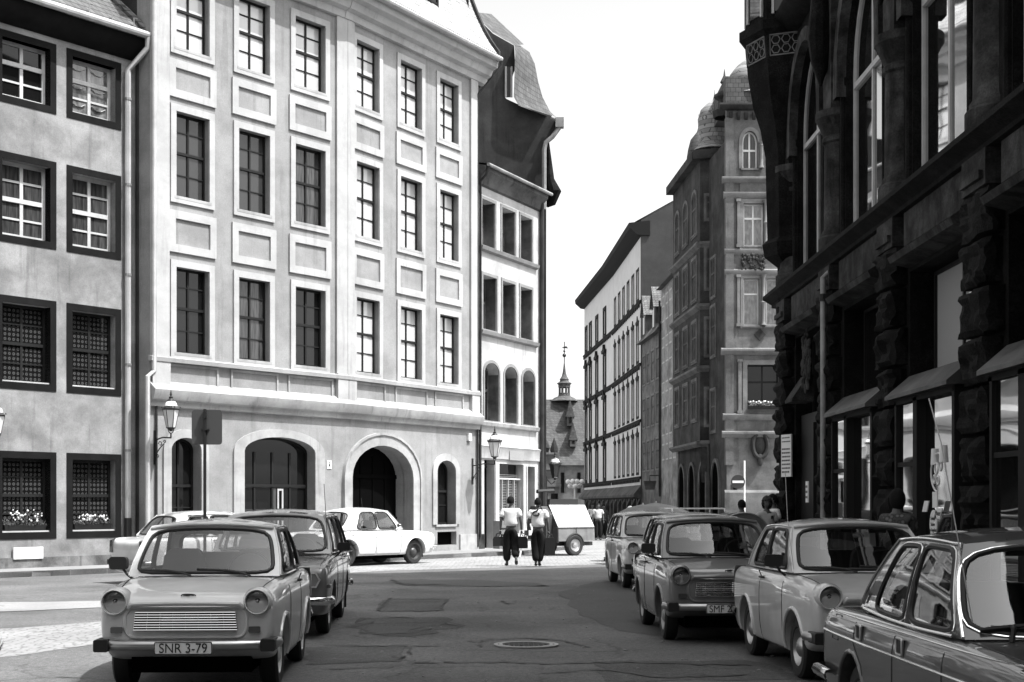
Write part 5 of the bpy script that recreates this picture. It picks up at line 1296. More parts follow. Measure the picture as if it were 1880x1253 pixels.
    # wipers
    for (xa, xb) in ((-.1, -.55), (.42, -.02)) if not S.get('nowiper') else ():
        ua, ub = (xa/wbH+1)/2, (xb/wbH+1)/2
        a = Pw(ua, -.02)+Vector((0, -.02, .01)); b_ = Pw((ua+ub)/2, .10)+Vector((0, -.03, .0)); 
        mb = MB().tube([a, a.lerp(b_, .5)+Vector((0, -.015, .01)), b_], .009, 6); e1 = Pw((ua+ub)/2+.13, .05)+Vector((0, -.02, 0)); e0 = Pw(ub-.03, .12)+Vector((0, -.02, 0)); mb.tube([e0, b_, e1], .012, 6); parts.append(('wiper', mb.mesh(), 'black', None))
    SPEC[kind]['Pw'] = Pw
    parts += S['extra'](S)
    _cars[kind] = parts
    return parts
def headlight(x, y, z, r_, tilt=0):
    mb = MB().lathe([(r_*1.0, .05), (r_*1.10, .02), (r_*1.12, -.012), (r_*1.02, -.028), (r_*.95, -.018), (r_*.95, .0)], 32, (x, y, z), 'y').mesh('headlight')
    ln = MB().lathe([(r_*.96, -.005), (r_*.8, -.022), (r_*.5, -.036), (.001, -.043)], 28, (x, y, z), 'y').mesh('lens')
    rf = MB().lathe([(r_*.95, -.003), (r_*.88, .03), (r_*.7, .075), (r_*.4, .11), (.001, .125)], 28, (x, y, z), 'y').lathe([(.001, .018), (.016, .024), (.018, .05), (.02, .07)], 12, (x, y, z), 'y').mesh('reflector')
    return [('headlight', mb, '@lampring', None), ('reflector', rf, 'reflector', '^'), ('bulb_shield', MB().lathe([(.001, .03), (r_*.26, .032), (r_*.28, .05), (r_*.1, .09)], 20, (x, y, z), 'y').mesh('bulb_shield'), 'black', '^^'), ('lens', ln, 'headlamp_cover', '^')]
def rrect(x, z, hw, hh, r_, n=5):
    out = []
    for (sx, sz, a0) in ((1, 1, 0), (-1, 1, 90), (-1, -1, 180), (1, -1, 270)):
        for i in range(n+1): a = R(a0+90*i/n); out.append((x+sx*(hw-r_)+r_*math.cos(a), z+sz*(hh-r_)+r_*math.sin(a)))
    return out
def grille(z0, z1, hw0, hw1, y, nb=11, r_=.006, fy=None):
    ps = [('grille', MB().prism([(-hw0, z0), (hw0, z0), (hw1, z1), (-hw1, z1)], y+.004, y+.02).mesh(), 'void', None)]
    mb = MB()
    for i in range(nb):
        t = i/(nb-1); z = lerp(z0, z1, t); h = lerp(hw0, hw1, t); mb.tube([(-h, y-.004, z), (h, y-.004, z)], r_, 6)
    for i in range(9):
        t = (i+.0)/8; mb.tube([(lerp(-hw0, hw0, t), y-.001, z0), (lerp(-hw1, hw1, t), y-.001, z1)], r_*.35, 5)
    ps.append(('grille_bars', mb.mesh(), 'chrome', '^')); return ps
def bumper(z, hw, y, h=.045, ends=True, wrap=.3, mt='dullchrome', chrome=True, rear=False):
    sg = -1 if not rear else 1
    prof = [(-.0, -h), (.03, -h*.8), (.045, 0), (.03, h*.8), (0, h)]
    path = [(-hw-.03, -wrap), (-hw-.02, -.10), (-hw+.06, -.01), (-hw*.5, .02), (0, .03), (hw*.5, .02), (hw-.06, -.01), (hw+.02, -.10), (hw+.03, -wrap)]
    vs = []; k = len(prof)
    for i, (x, dy) in enumerate(path):
        a = Vector(path[max(i-1, 0)]); b = Vector(path[min(i+1, len(path)-1)]); t = (b-a).normalized(); nn = Vector((-t.y, t.x))
        if nn.y < 0 and abs(x) < hw: nn = -nn
        if abs(x) >= hw: nn = Vector((math.copysign(1, x), .0)) if i in (0, 8) else Vector((math.copysign(.9, x), .45))
        for (o_, zz) in prof: vs.append((x+nn.x*o_, y+sg*(dy+nn.y*o_), z+zz))
    fs = [(i*k+j, i*k+j+1, (i+1)*k+j+1, (i+1)*k+j) for i in range(len(path)-1) for j in range(k-1)]
    bm = MB().add(vs, fs)
    out = [('bumper', bm.mesh('bumper', 60), mt, None)]
    if ends:
        for s_ in (-1, 1): out.append(('bumper_end', MB().prism(rrect(s_*(hw-.02), z, .06, h*1.2, .015), y-(.2 if rear else .05), y+(.05 if rear else .2)).mesh(), 'black', '^^'))
    return out
def plate(z, y, txt, x=0, w=.47, h=.105, align='CENTER', size=.112):
    mb = MB().prism(rrect(x, z, w/2, h/2, .015), y-.012, y)
    fr_ = MB(); ring(fr_, rrect(x, z, w/2-.006, h/2-.006, .012), rrect(x, z, w/2, h/2, .015), y-.015, y-.011)
    o = [('license_plate', mb.mesh(), 'sign_white', None), ('plate_border', fr_.mesh(), 'ink', '^^')]
    if txt:
        t = text_mesh(txt, size, .0015, 0., align, .9); t.transform(Matrix.Translation((x+(0 if align == 'CENTER' else -w/2+.03), y-.014, z-.004))); o.append(('plate_lettering', t, 'ink', '^^'))
    return o
def door_mirror(S, s_, y, z, w=.15, h=.10, arm=.12, m_='black'):
    p = S['hit'](s_, y, min(z, S['belt']-.03)); c_ = Vector((p.x+s_*arm, y-.02, z+.10)); lp = rrect(0, 0, w/2, h/2, .03)
    mb = MB().prism(lp, -.03, .02).xf(Matrix.Translation(c_) @ Matrix.Rotation(s_*R(12), 4, 'Z')); mb.tube([p, p+Vector((s_*.05, 0, .04)), c_], .012, 6)
    return [('door_mirror', mb.mesh(), m_, None)]

# ---- saloon and estate of the small round-nosed car
def trabi_st(est):
    st = [(.035, .66, .66, .66, .60, .43), (.04, .76, .765, .77, .67, .41), (.075, .80, .81, .83, .705, .40), (.14, .825, .83, .865, .722, .39), (.30, .862, .865, .90, .735, .30), (.60, .91, .905, .925, .745, .2), (.92, .965, .95, .94, .75, .2), (1.05, .94, .94, .937, .752, .2), (2.0, .92, .92, .935, .7525, .2), (2.9, .92, .92, .935, .747, .2)]
    if est: st += [(3.2, .92, .92, .93, .74, .2), (3.46, .90, .90, .92, .72, .24), (3.54, .84, .85, .87, .69, .28), (3.56, .70, .70, .70, .64, .32)]
    else: st += [(3.05, .945, .935, .93, .742, .2), (3.30, .91, .905, .93, .73, .2), (3.48, .87, .87, .93, .715, .24), (3.54, .80, .80, .86, .69, .28), (3.56, .66, .66, .66, .64, .34)]
    return st
def trabi_extra(S):
    P = []
    for s_ in (-1, 1): P += headlight(s_*.585, .03, .785, .098)
    # rounded lamp pods blending the lamps into the fenders
    for s_ in (-1, 1): mb = MB().lathe([(.001, .55), (.05, .5), (.095, .38), (.118, .22), (.122, .08), (.112, .035), (.104, .03)], 28, (s_*.585, 0, .785), 'y'); P.append(('lamp_pod', mb.mesh(), '@paint', 'body'))
    P += grille(.555, .70, .425, .41, .008, 8, .0055)
    mb = MB(); lp = [(x, z) for x, z in rrect(0, .615, .50, .125, .09, 7)]; mb.tube([(x, S['nose'](x, z, -.004).y, z) for x, z in lp], .016, 7, closed=True)
    P.append(('grille_surround', mb.mesh(), '@paint', 'grille'))
    # lip of the bonnet over the grille
    mb = MB(); mb.tube([(-.47, .035, .735), (-.44, .015, .768), (-.2, .0, .775), (0, -.002, .776), (.2, .0, .775), (.44, .015, .768), (.47, .035, .735)], .021, 8); P.append(('bonnet_lip', mb.mesh(), '@paint', 'body'))
    if S.get('badge', 1):
        b = [S['nose'](0, .83)]; t = S['top'](0, .15, .004)
        mb = MB(); e = [(.058*math.cos(a), .034*math.sin(a)) for a in [2*PI*i/24 for i in range(24)]]
        mm = Matrix.Translation(t) @ Matrix.Rotation(R(-22), 4, 'X')
        q = MB().tube([(x, z, .002) for x, z in e], .005, 5, closed=True).tube([(-.044, -.004, .003), (.02, .016, .003), (-.02, -.016, .003), (.044, .004, .003)], .0055, 5); P.append(('bonnet_badge', q.xf(mm).mesh(), 'ink', 'body'))
    for s_ in (-1, 1):
        n = S['nose'](s_*.56, .55, .01); P.append(('indicator', MB().prism(rrect(s_*.565, .555, .05, .026, .012), n.y-.012, n.y+.05).mesh(), 'lens', None))
    P += bumper(.43, .70, .0, .042, True)
    P += plate(.415, -.082, S.get('plate'), S.get('platex', .0), size=.112, align=S.get('palign', 'CENTER'))
    P += bumper(.43, .68, 3.57, .04, True, rear=True)
    for s_ in (-1, 1):
        if not S.get('est'): P.append(('tail_lamp', MB().prism([(3.38, .92), (3.565, .86), (3.575, .62), (3.50, .60), (3.47, .84)], s_*.60, s_*.715, 'x').mesh(), 'lens', None))
        else: P.append(('tail_lamp', MB().box(s_*.58, 3.5, .55, s_*.68, 3.57, .8).mesh(), 'lens', None))
    if S.get('mirr'): 
        for s_ in S['mirr']: P += door_mirror(S, s_, 1.22, .96, .17, .115)
    return P
def trabi(est=False, **kw):
    d = dict(L=3.56, W=.7525, st=trabi_st(est), arch=.335, archz=1., axles=(.72, 2.74), wr=.285, track=.625, belt=.945, archlip=.018, sh=1.,
             lines=[[(1.12, .92), (1.10, .5), (1.12, .24), (2.02, .24), (2.06, .5), (2.06, .93)]], hoodlines=[((.58, .64), .14, .98)], handles=[(1.9, .865)], est=est, extra=trabi_extra, peak=True, plate=None)
    if est: g_ = dict(wb=(.98, .95, .665), wt=(1.44, 1.375, .555), rt=(3.34, 1.37, .54), rb=(3.52, .93, .67), crown=.068, wwin=(.045, .05, .09), rwin=(.09, .1, .12), sides=[(0, .42, (.09, .405, .07, .90)), (.42, .68, (.445, .665, .07, .90)), (.68, 1, (.69, .93, .07, .88))], bow=.02, seaty=1.85)
    else: g_ = dict(wb=(.98, .95, .665), wt=(1.44, 1.375, .555), rt=(2.62, 1.36, .54), rb=(3.04, .935, .64), crown=.068, wwin=(.045, .05, .09), rwin=(.05, .10, .12), sides=[(0, .52, (.10, .50, .07, .90)), (.52, 1, (.535, .84, .07, .90))], bow=.02, seaty=1.85)
    d['g'] = g_; d.update(kw); return d
# ---- boxy estate
def wagon_extra(S):
    P = []
    for s_ in (-1, 1):
        lp = [(s_*.60+x, .70+z) for x, z in ((-.10, -.09), (.07, -.09), (.12, 0), (.07, .09), (-.10, .09), (-.13, 0))]
        mb = MB(); l2 = [(s_*.60+x*.82, .70+z*.82) for x, z in ((-.10, -.09), (.07, -.09), (.12, 0), (.07, .09), (-.10, .09), (-.13, 0))]; ring(mb, l2, lp, -.02, .1)
        P.append(('headlight', mb.mesh(), 'chrome', None)); P.append(('lens', MB().prism(l2, -.008, .05).mesh(), 'headlamp', '^'))
    P += grille(.60, .79, .44, .44, .012, 7, .007)
    P += bumper(.45, .80, -.02, .05, False, mt='chrome')
    P += plate(.36, -.05, None)
    P += bumper(.45, .78, 4.38, .05, False, mt='chrome', rear=True)
    for s_ in (-1, 1): P.append(('tail_lamp', MB().box(s_*.66, 4.3, .55, s_*.76, 4.385, .85).mesh(), 'lens', None)); P.append(('indicator', MB().prism(rrect(s_*.79, .62, .04, .02, .01), .1, .22).mesh(), 'lens', None))
    P += door_mirror(S, 1, 1.5, .95, .16, .11, .10)
    h = S['top'](-.0, 1.1); mb = MB()
    for i in range(9): mb.box(.30+i*.028, 1.12, h.z-.01, .312+i*.028, 1.2, S['top'](.35, 1.16).z+.003)
    P.append(('air_vent', mb.mesh(), 'black', 'body'))
    a = Vector((.56, 1.52, 1.36)); P.append(('aerial', MB().tube([S['top'](.70, 1.34), S['top'](.70, 1.34)+Vector((-.06, .12, .9))], .004, 5).mesh(), 'black', None))
    for s_ in (-1, 1): P.append(('mud_flap', MB().box(s_*.60, 3.62, .12, s_*.78, 3.64, .34).mesh(), 'black', None))
    return P
SPEC = {}
SPEC['wagon'] = dict(L=4.38, W=.82, st=[(.03, .62, .62, .62, .70, .36), (.04, .78, .80, .80, .76, .32), (.10, .835, .855, .865, .795, .26), (.4, .87, .885, .905, .81, .24), (.9, .915, .92, .935, .82, .24), (1.28, .965, .955, .96, .82, .24), (1.4, .94, .94, .955, .82, .24), (3.0, .93, .93, .955, .82, .24), (4.0, .93, .93, .945, .81, .26), (4.30, .9, .9, .92, .79, .3), (4.36, .84, .84, .84, .76, .36), (4.37, .7, .7, .7, .7, .4)],
    arch=.35, axles=(.86, 3.31), wr=.305, track=.68, belt=.955, waist=.6, crest=.92, tumble=.975, lines=[[(1.42, .94), (1.4, .5), (1.44, .28), (2.35, .28), (2.4, .5), (2.4, .95)], [(2.4, .5), (2.42, .28), (3.0, .28), (3.1, .6), (3.3, .72), (3.3, .95)]], hoodlines=[((.70, .72), .08, 1.3)], handles=[(2.2, .87), (3.15, .87)], extra=wagon_extra, trim=[(.1, 4.3, .86, .90, .007)], handlem='chrome',
    g=dict(wb=(1.30, .965, .74), wt=(1.80, 1.44, .60), rt=(4.0, 1.43, .60), rb=(4.30, .94, .74), crown=.075, wwin=(.04, .05, .08), rwin=(.09, .1, .12), sides=[(0, .36, (.08, .345, .06, .90)), (.36, .66, (.375, .645, .06, .90)), (.66, 1, (.675, .93, .06, .88))], seaty=2.15, seatz=1.2))
# ---- white saloon
def mosk_extra(S):
    P = []
    for s_ in (-1, 1): P += headlight(s_*.58, .02, .66, .08)
    P += grille(.56, .76, .42, .42, .012, 6, .007); P += bumper(.46, .76, -.05, .05, False, mt='chrome'); P += bumper(.46, .75, 4.12, .05, False, mt='chrome', rear=True)
    for s_ in (-1, 1):
        P.append(('bumper_guard', MB().prism(rrect(s_*.4, .46, .03, .09, .02), -.16, -.05).mesh(), 'black', None)); P.append(('tail_lamp', MB().box(s_*.55, 4.06, .6, s_*.7, 4.12, .74).mesh(), 'lens', None))
        h = S['hit'](s_, .95, .80, .003); P.append(('side_badge', MB().tube([h, h+Vector((0, .18, 0))], .008, 5).mesh(), 'black', 'body'))
    P.append(('aerial', MB().tube([(.70, 1.3, .93), (.66, 1.45, 1.75)], .005, 5).mesh(), 'black', None))
    P += door_mirror(S, -1, 1.5, .93, .12, .08, .08, 'chrome')
    return P
SPEC['mosk'] = dict(L=4.12, W=.775, st=[(.03, .60, .60, .60, .66, .36), (.04, .76, .77, .78, .71, .32), (.10, .82, .83, .84, .745, .27), (.4, .865, .865, .875, .765, .25), (.9, .90, .89, .895, .775, .25), (1.22, .93, .91, .905, .775, .25), (1.35, .90, .90, .905, .775, .25), (2.8, .89, .89, .905, .775, .25), (3.2, .90, .90, .90, .77, .25), (3.8, .86, .86, .88, .755, .27), (4.04, .82, .82, .86, .735, .3), (4.1, .76, .76, .78, .70, .34), (4.11, .64, .64, .64, .66, .4)],
    arch=.365, axles=(.80, 3.20), wr=.32, track=.635, belt=.905, waist=.62, crest=.9, archlip=.012, lines=[[(1.36, .89), (1.34, .5), (1.38, .3), (2.2, .3), (2.24, .5), (2.24, .9)], [(2.24, .5), (2.26, .3), (2.78, .3), (2.95, .62), (3.12, .72), (3.12, .9)]], hoodlines=[((.62, .64), .08, 1.24)], handles=[(2.05, .83), (2.98, .83)], handlem='chrome', extra=mosk_extra, trim=[(.15, 4.0, .74, .74, .005)],
    g=dict(wb=(1.22, .92, .70), wt=(1.66, 1.41, .555), rt=(2.86, 1.40, .55), rb=(3.28, .92, .67), crown=.075, wwin=(.05, .05, .09), rwin=(.08, .1, .12), sides=[(0, .44, (.09, .425, .06, .90)), (.44, 1, (.455, .80, .06, .90))], seaty=2.05, nos=1))
# ---- dark saloon with chrome
def lada_extra(S):
    P = []
    for s_ in (-1, 1):
        for x in (.44, .63): P += headlight(s_*x, .02, .68, .078)
    P += grille(.60, .76, .33, .33, .012, 9, .006); P += bumper(.44, .78, -.06, .055, False, mt='chrome'); P += bumper(.46, .80, 4.12, .04, False, mt='chrome', rear=True, wrap=.5)
    for s_ in (-1, 1): P.append(('tail_lamp', MB().box(s_*.45, 4.05, .62, s_*.74, 4.115, .78).mesh(), 'lens', None))
    # stainless bumper corner and quarter vent
    for s_ in (-1, 1):
        Ps = S['Ps%d' % s_]; q = [Ps(.955, .07), Ps(.985, .07), Ps(.975, .24), Ps(.945, .24)]
        P.append(('quarter_vent', MB().add([p+Vector((s_*.012, 0, 0)) for p in q], [(0, 1, 2, 3)]).mesh(), 'black', 'roof'))
        mb = MB().tube([Ps(u, .02)+Vector((s_*.014, 0, 0)) for u in [i/16 for i in range(1, 16)]], .010, 6); P.append(('waist_moulding', mb.mesh(), 'chrome', 'roof'))
        q = [Ps(.44, .0), Ps(.475, .0), Ps(.475, 1), Ps(.44, 1)]
        P.append(('pillar_cover', MB().prism([(0, 0), (1, 0), (1, 1), (0, 1)], 0, .001).mesh() if 0 else MB().add([Ps(u, v)+Vector((s_*.004, 0, 0)) for u in (.437, .478) for v in (.04, .2, .4, .6, .8, .93)], [(i, i+1, i+7, i+6) for i in range(5)]).mesh(), 'black', 'roof'))
        f = [S['hit'](s_, y, z, .002) for y, z in ((3.55, .86), (3.72, .86), (3.72, .70), (3.55, .70))]; P.append(('fuel_flap', MB().tube(f, .004, 5, closed=True).mesh(), 'black', 'body'))
    Pw = S['Pw']
    P.append(('aerial', MB().tube([S['top'](-.66, 1.28), S['top'](-.66, 1.28)+Vector((-.06, .35, 1.)), S['top'](-.66, 1.28)+Vector((-.08, .5, 1.25))], .0035, 5).mesh(), 'steel', None))
    a_ = S['top'](-.52, 1.16); b_ = Pw(.155, .13)+Vector((0, -.04, 0)); P.append(('wiper', MB().tube([a_, a_.lerp(b_, .5)+Vector((0, -.02, .03)), b_], .014, 6).tube([Pw(.05, .10)+Vector((0, -.03, 0)), b_, Pw(.5, .17)+Vector((0, -.03, 0))], .012, 6).mesh(), 'black', None))
    P.append(('exhaust', MB().tube([(-.45, 3.9, .28), (-.45, 4.2, .27)], .022, 8).mesh(), 'dullchrome', None))
    return P
SPEC['lada'] = dict(L=4.13, W=.805, st=[(.03, .60, .60, .60, .70, .34), (.04, .77, .78, .79, .76, .30), (.10, .83, .835, .85, .785, .25), (.4, .87, .872, .885, .80, .22), (.9, .90, .895, .90, .805, .22), (1.22, .935, .92, .915, .805, .22), (1.35, .91, .91, .915, .805, .22), (2.8, .905, .905, .915, .805, .22), (3.25, .925, .915, .912, .80, .22), (3.8, .905, .905, .905, .79, .24), (4.04, .885, .885, .895, .775, .27), (4.11, .83, .83, .86, .76, .30), (4.12, .62, .62, .62, .70, .38)],
    arch=.345, axles=(.78, 3.20), wr=.295, track=.67, belt=.915, waist=.62, crest=.9, archlip=.014, sealr=.016, chrome_seal=True, boxhandle=True, lines=[[(1.38, .9), (1.36, .5), (1.40, .26), (2.22, .26), (2.26, .5), (2.26, .91)], [(2.26, .5), (2.28, .26), (2.78, .26), (2.95, .6), (3.14, .72), (3.14, .91)]], hoodlines=[((.66, .70), .08, 1.26)], handles=[(2.10, .80), (2.99, .80)], extra=lada_extra, trim=[(.12, 4.02, .735, .735, .008), (.12, 4.02, .875, .875, .006)],
    g=dict(wb=(1.26, .92, .72), wt=(1.72, 1.385, .575), rt=(2.88, 1.38, .57), rb=(3.36, .935, .69), crown=.065, wwin=(.014, .03, .085), rwin=(.09, .1, .12), wp=6, sb=-.02, sides=[(0, .457, (.055, .435, .06, .91)), (.457, 1, (.48, .82, .06, .90))], seaty=2.05))
SPEC['trabi_snr'] = trabi(plate='SNR 3-79', mirr=(-1,), seatm='seat_light')
SPEC['trabi_smf'] = trabi(plate='SMF 2', palign='LEFT', platex=-.08, mirr=(-1,))
SPEC['trabi_plain'] = trabi(mirr=(-1,))
SPEC['trabi_est'] = trabi(True)
def make_car(kind, label, paint_, loc, heading, name='parked_car', roof=None, over=None, rim='steel', lampring=None, group='cars parked along both kerbs', cat='car'):
    parts = _cars.get(kind) or car_parts(kind)
    rz = math.atan2(heading[0], -heading[1])
    root = thing(name, label, cat, (loc[0], loc[1], 0), rz, group)
    byname = {}; last = None; anchor = None
    sub = {'@paint': paint_, '@roof': roof or paint_, '@rail': 'chrome' if SPEC[kind].get('chrome_seal') else (roof or paint_), '@rim': rim, '@lampring': lampring or paint_}
    for p in parts:
        nm, me, mk, par = p[:4]; mk = sub.get(mk, mk)
        if par is None: pr = root
        elif par in ('^', '^^'): pr = anchor
        else: pr = byname[par]
        o = put(nm, me, mk, pr, loc=p[4] if len(p) > 4 else None, rz=p[5] if len(p) > 5 else None)
        if par is None: anchor = o; byname[nm] = o
        if par is not None and par not in ('^', '^^'): pass
    return root
def place(px, d_): return ((px-CX)/FL*d_, d_)
# the near pair on the left
make_car('trabi_snr', 'pale grey two-door car facing us at lower left, plate SNR 3-79', 'p_trabi', (-2.70, 11.75), (.05, -1), rim='p_trabi')
make_car('wagon', 'mid-grey estate car parked right behind the pale grey two-door', 'p_wagon', (-2.97, 16.7), (.05, -1), rim='steel')
make_car('mosk', 'white four-door saloon with dark tyres in front of the arched gateway', 'p_white', (-2.59, 38.8), (.66, .75), rim='wheel_dark')
make_car('trabi_plain', 'white two-door car seen from its tail by the stained grey house', 'p_light', (-4.95, 30.5), (.76, .65), rim='steel')
# the row on the right
make_car('trabi_est', 'small light estate car, farthest back in the right-hand row', 'p_light', (2.83, 26.35), (.05, -1), rim='steel')
make_car('trabi_est', 'white-roofed small estate with a luggage rail, squeezed second from the back of the right-hand row', 'p_light', (3.02, 20.9), (.03, -1), roof='p_cream', rim='steel')
rail = bpy.data.objects[-1] if False else None
make_car('trabi_smf', 'grey two-door car with chrome grille and plate starting SMF', 'p_smf', (2.50, 16.1), (.03, -1), rim='steel')
make_car('trabi_plain', 'light grey two-door car with black door mirror behind the dark saloon', 'p_light', (3.35, 12.35), (.05, -1), rim='dullchrome')
make_car('lada', 'dark glossy saloon with chrome-edged windows at lower right', 'p_lada', (3.00, 5.85), (.015, -1), rim='dullchrome')
# ================================================================== PEOPLE
def skin(verts, edges, radii, root=0, lv=2):
    me = bpy.data.meshes.new('sk'); me.from_pydata([tuple(v) for v in verts], edges, []); o = bpy.data.objects.new('sk', me); COL.objects.link(o)
    md = o.modifiers.new('skin', 'SKIN'); md.use_smooth_shade = True; md.branch_smoothing = .6
    sk = me.skin_vertices[0].data
    for i, r_ in enumerate(radii): sk[i].radius = r_ if isinstance(r_, tuple) else (r_, r_); sk[i].use_root = (i == root)
    s_ = o.modifiers.new('s', 'SUBSURF'); s_.levels = lv; s_.render_levels = lv
    m_ = baked(o); bpy.data.objects.remove(o); return m_
def mesh_mb(me): 
    b = MB(); b.add([tuple(v.co) for v in me.vertices], [tuple(p.vertices) for p in me.polygons]); return b
BASE = dict(pel=(0, 0, .96), sp=(0, 0, 1.10), ch=(0, .01, 1.30), nb=(0, .01, 1.455), nk=(0, 0, 1.505), hd=(0, -.01, 1.58),
    sL=(.185, .01, 1.41), eL=(.25, .03, 1.14), wL=(.265, -.02, .90), sR=(-.185, .01, 1.41), eR=(-.25, .03, 1.14), wR=(-.265, -.02, .90),
    hL=(.09, 0, .92), kL=(.10, -.01, .50), aL=(.10, .03, .09), tL=(.115, -.14, .035), hR=(-.09, 0, .92), kR=(-.10, -.01, .50), aR=(-.10, .03, .09), tR=(-.115, -.14, .035))
M['skin'] = mat('skin', .26, .6); M['skin_dark'] = mat('sunburnt_skin', .09, .6)
M['hair_dark'] = stucco('dark_hair', .012, .3, scale=8); M['hair_fair'] = stucco('fair_hair', .30, .4, scale=14); M['hair_mid'] = stucco('brown_hair', .06, .4, scale=12)
M['shirt_white'] = stucco('white_shirt', .8, .12, scale=5, fine=.06); M['shirt_light'] = stucco('light_tee', .5, .15, scale=5); M['trousers'] = stucco('dark_trousers', .014, .3, scale=4); M['shoe'] = mat('dark_shoe', .012, .4)
m = mat('patterned_blouse', .03, .8); M['blouse'] = m; c = coords(m); v = N(m, 'ShaderNodeTexVoronoi', Scale=16.); L(m, c, 0, v, 0); r = ramp(m, v, 0, [(.2, .14), (.45, .018), (.6, .05)]); setcol(m, r, 0)
M['skirt'] = stucco('dark_skirt', .05, .3, scale=5)
def hand(w, el, s_, face=0):
    """palm, four bent fingers of different lengths and a thumb, continuing the forearm"""
    w, el = Vector(w), Vector(el); d_ = (w-el).normalized(); f = Vector((0, -1, 0)); f = (f-d_*f.dot(d_)).normalized(); sd = d_.cross(f)*s_
    vs = [w, w+d_*.045, w+d_*.085]; ed = [(0, 1), (1, 2)]; ra = [(.024, .024), (.036, .018), (.036, .016)]
    out = mesh_mb(skin(vs, ed, ra, 0, 1))
    for i, (o_, ln) in enumerate(((-.027, .068), (-.009, .078), (.009, .072), (.026, .056))):
        b = w+d_*.08+f*o_*-1; cur = -sd*.012
        q = [b, b+d_*ln*.45-sd*.004, b+d_*ln*.75-sd*.016, b+d_*ln*.92-sd*.032]
        out.join(mesh_mb(skin(q, [(0, 1), (1, 2), (2, 3)], [.0095, .0088, .008, .007], 0, 1)))
    b = w+d_*.03+f*.03; q = [b-f*.012, b+d_*.025+f*.012-sd*.008, b+d_*.052+f*.016-sd*.018]
    out.join(mesh_mb(skin(q, [(0, 1), (1, 2)], [.012, .0105, .008], 0, 1)))
    return out
def person(label, loc, rz, h, pose=None, shirt='shirt_white', legs='trousers', skn='skin', hair='hair_dark', hairtype='short', skirt=False, shoe='shoe', turn=0, detail=True, group=None, female=False):
    J = {k: Vector(v) for k, v in BASE.items()}
    if pose:
        for k, v in pose.items(): J[k] = Vector(v)
    if female:
        for k in ('sL', 'sR', 'eL', 'eR'): J[k].x *= .9
    root = thing('person', label, 'person', loc, rz, group); k = h/1.75
    J['ub'] = J['ch'].lerp(J['nb'], .62)
    ks = ['pel', 'sp', 'ch', 'ub', 'nb', 'nk', 'hd', 'sL', 'eL', 'wL', 'sR', 'eR', 'wR', 'hL', 'kL', 'aL', 'tL', 'hR', 'kR', 'aR', 'tR']
    ix = {n: i for i, n in enumerate(ks)}
    E = [('pel', 'sp'), ('sp', 'ch'), ('ch', 'ub'), ('ub', 'nb'), ('nb', 'nk'), ('nk', 'hd'), ('ub', 'sL'), ('sL', 'eL'), ('eL', 'wL'), ('ub', 'sR'), ('sR', 'eR'), ('eR', 'wR'), ('pel', 'hL'), ('hL', 'kL'), ('kL', 'aL'), ('aL', 'tL'), ('pel', 'hR'), ('hR', 'kR'), ('kR', 'aR'), ('aR', 'tR')]
    rad = dict(pel=(.13, .10), sp=(.125, .09), ch=(.15, .105), ub=(.12, .085), nb=(.075, .065), nk=.062, hd=.06, sL=.055, eL=.040, wL=.026, sR=.055, eR=.040, wR=.026, hL=.085, kL=.056, aL=.038, tL=.028, hR=.085, kR=.056, aR=.038, tR=.028)
    body = mesh_mb(skin([J[n] for n in ks], [(ix[a], ix[b]) for a, b in E], [rad[n] for n in ks], 0, 1))
    # head: cranium, jaw, nose, ears
    hc = Vector(J['hd'])+Vector((0, -.005, .045)); q = MB(); b0 = MB().ball((0, 0, 0), 1, 20, 16); vs = []
    for (x, y, z) in b0.v:
        X = x*.081; Y = y*.101; Z = z*.124
        if z < -.1: f = 1-.30*(-z)**1.3; X *= f; Y = Y*(1-.12*(-z))-.010*(-z)
        if y < -.3 and -.55 < z < .25 and abs(x) < .25: Y -= .004
        vs.append((X, Y, Z))
    q.add(vs, b0.f); q.tube([(0, -.088, .02), (0, -.104, -.012), (0, -.112, -.026), (0, -.092, -.036)], [.008, .011, .014, .008], 8)
    for s_ in (-1, 1): q.ball((s_*.076, .005, -.004), .026, 8, 6, (.35, .7, 1.15))
    rot = Matrix.Translation(hc) @ Matrix.Rotation(turn, 4, 'Z'); body.join(q.xf(rot))
    for s_, a, b in ((1, 'wL', 'eL'), (-1, 'wR', 'eR')):
        if detail: body.join(hand(J[a], J[b], s_))
        else: body.ball(tuple(J[a]+Vector((0, 0, -.06))), .04, 8, 6, (.7, 1, 1.6))
    S4 = Matrix.Scale(k, 4)
    body.xf(S4).build('body', skn, root, ang=80)
    f = MB()
    if detail:
        for s_ in (-1, 1): f.ball((s_*.030, -.086, .012), .011, 8, 6, (1.2, .6, .7)).tube([(s_*.045, -.082, .034), (s_*.018, -.092, .036)], .0045, 5)
        f.xf(rot); f.xf(S4); f.build('eyes', 'ink', root); f = MB().tube([(-.024, -.088, -.058), (0, -.093, -.056), (.024, -.088, -.058)], [.003, .006, .003], 6).xf(rot).xf(S4).build('mouth', 'skin_dark', root)
    # hair
    hr = MB(); rn = random.Random(int(h*1000)+int(loc[0]*77)); b0 = MB().ball((0, 0, 0), 1, 22, 16); vs = []; keep = {}
    grow = {'short': .010, 'curly': .026, 'bun': .014}[hairtype]
    for (x, y, z) in b0.v:
        n_ = rn.uniform(-.3, 1)*(.012 if hairtype == 'curly' else .003)
        vs.append((x*(.083+grow+n_), y*(.103+grow+n_)+.008, z*(.126+grow+n_)+.006))
    fs = []
    for fc in b0.f:
        cc = Vector((0, 0, 0))
        for i in fc: cc += Vector(b0.v[i])
        cc /= len(fc)
        low = -.15 if hairtype == 'short' else -.55
        if cc.z > .42 or (cc.y > -.05 and cc.z > low-.25) or (cc.y > -.35 and cc.z > .05): fs.append(fc)
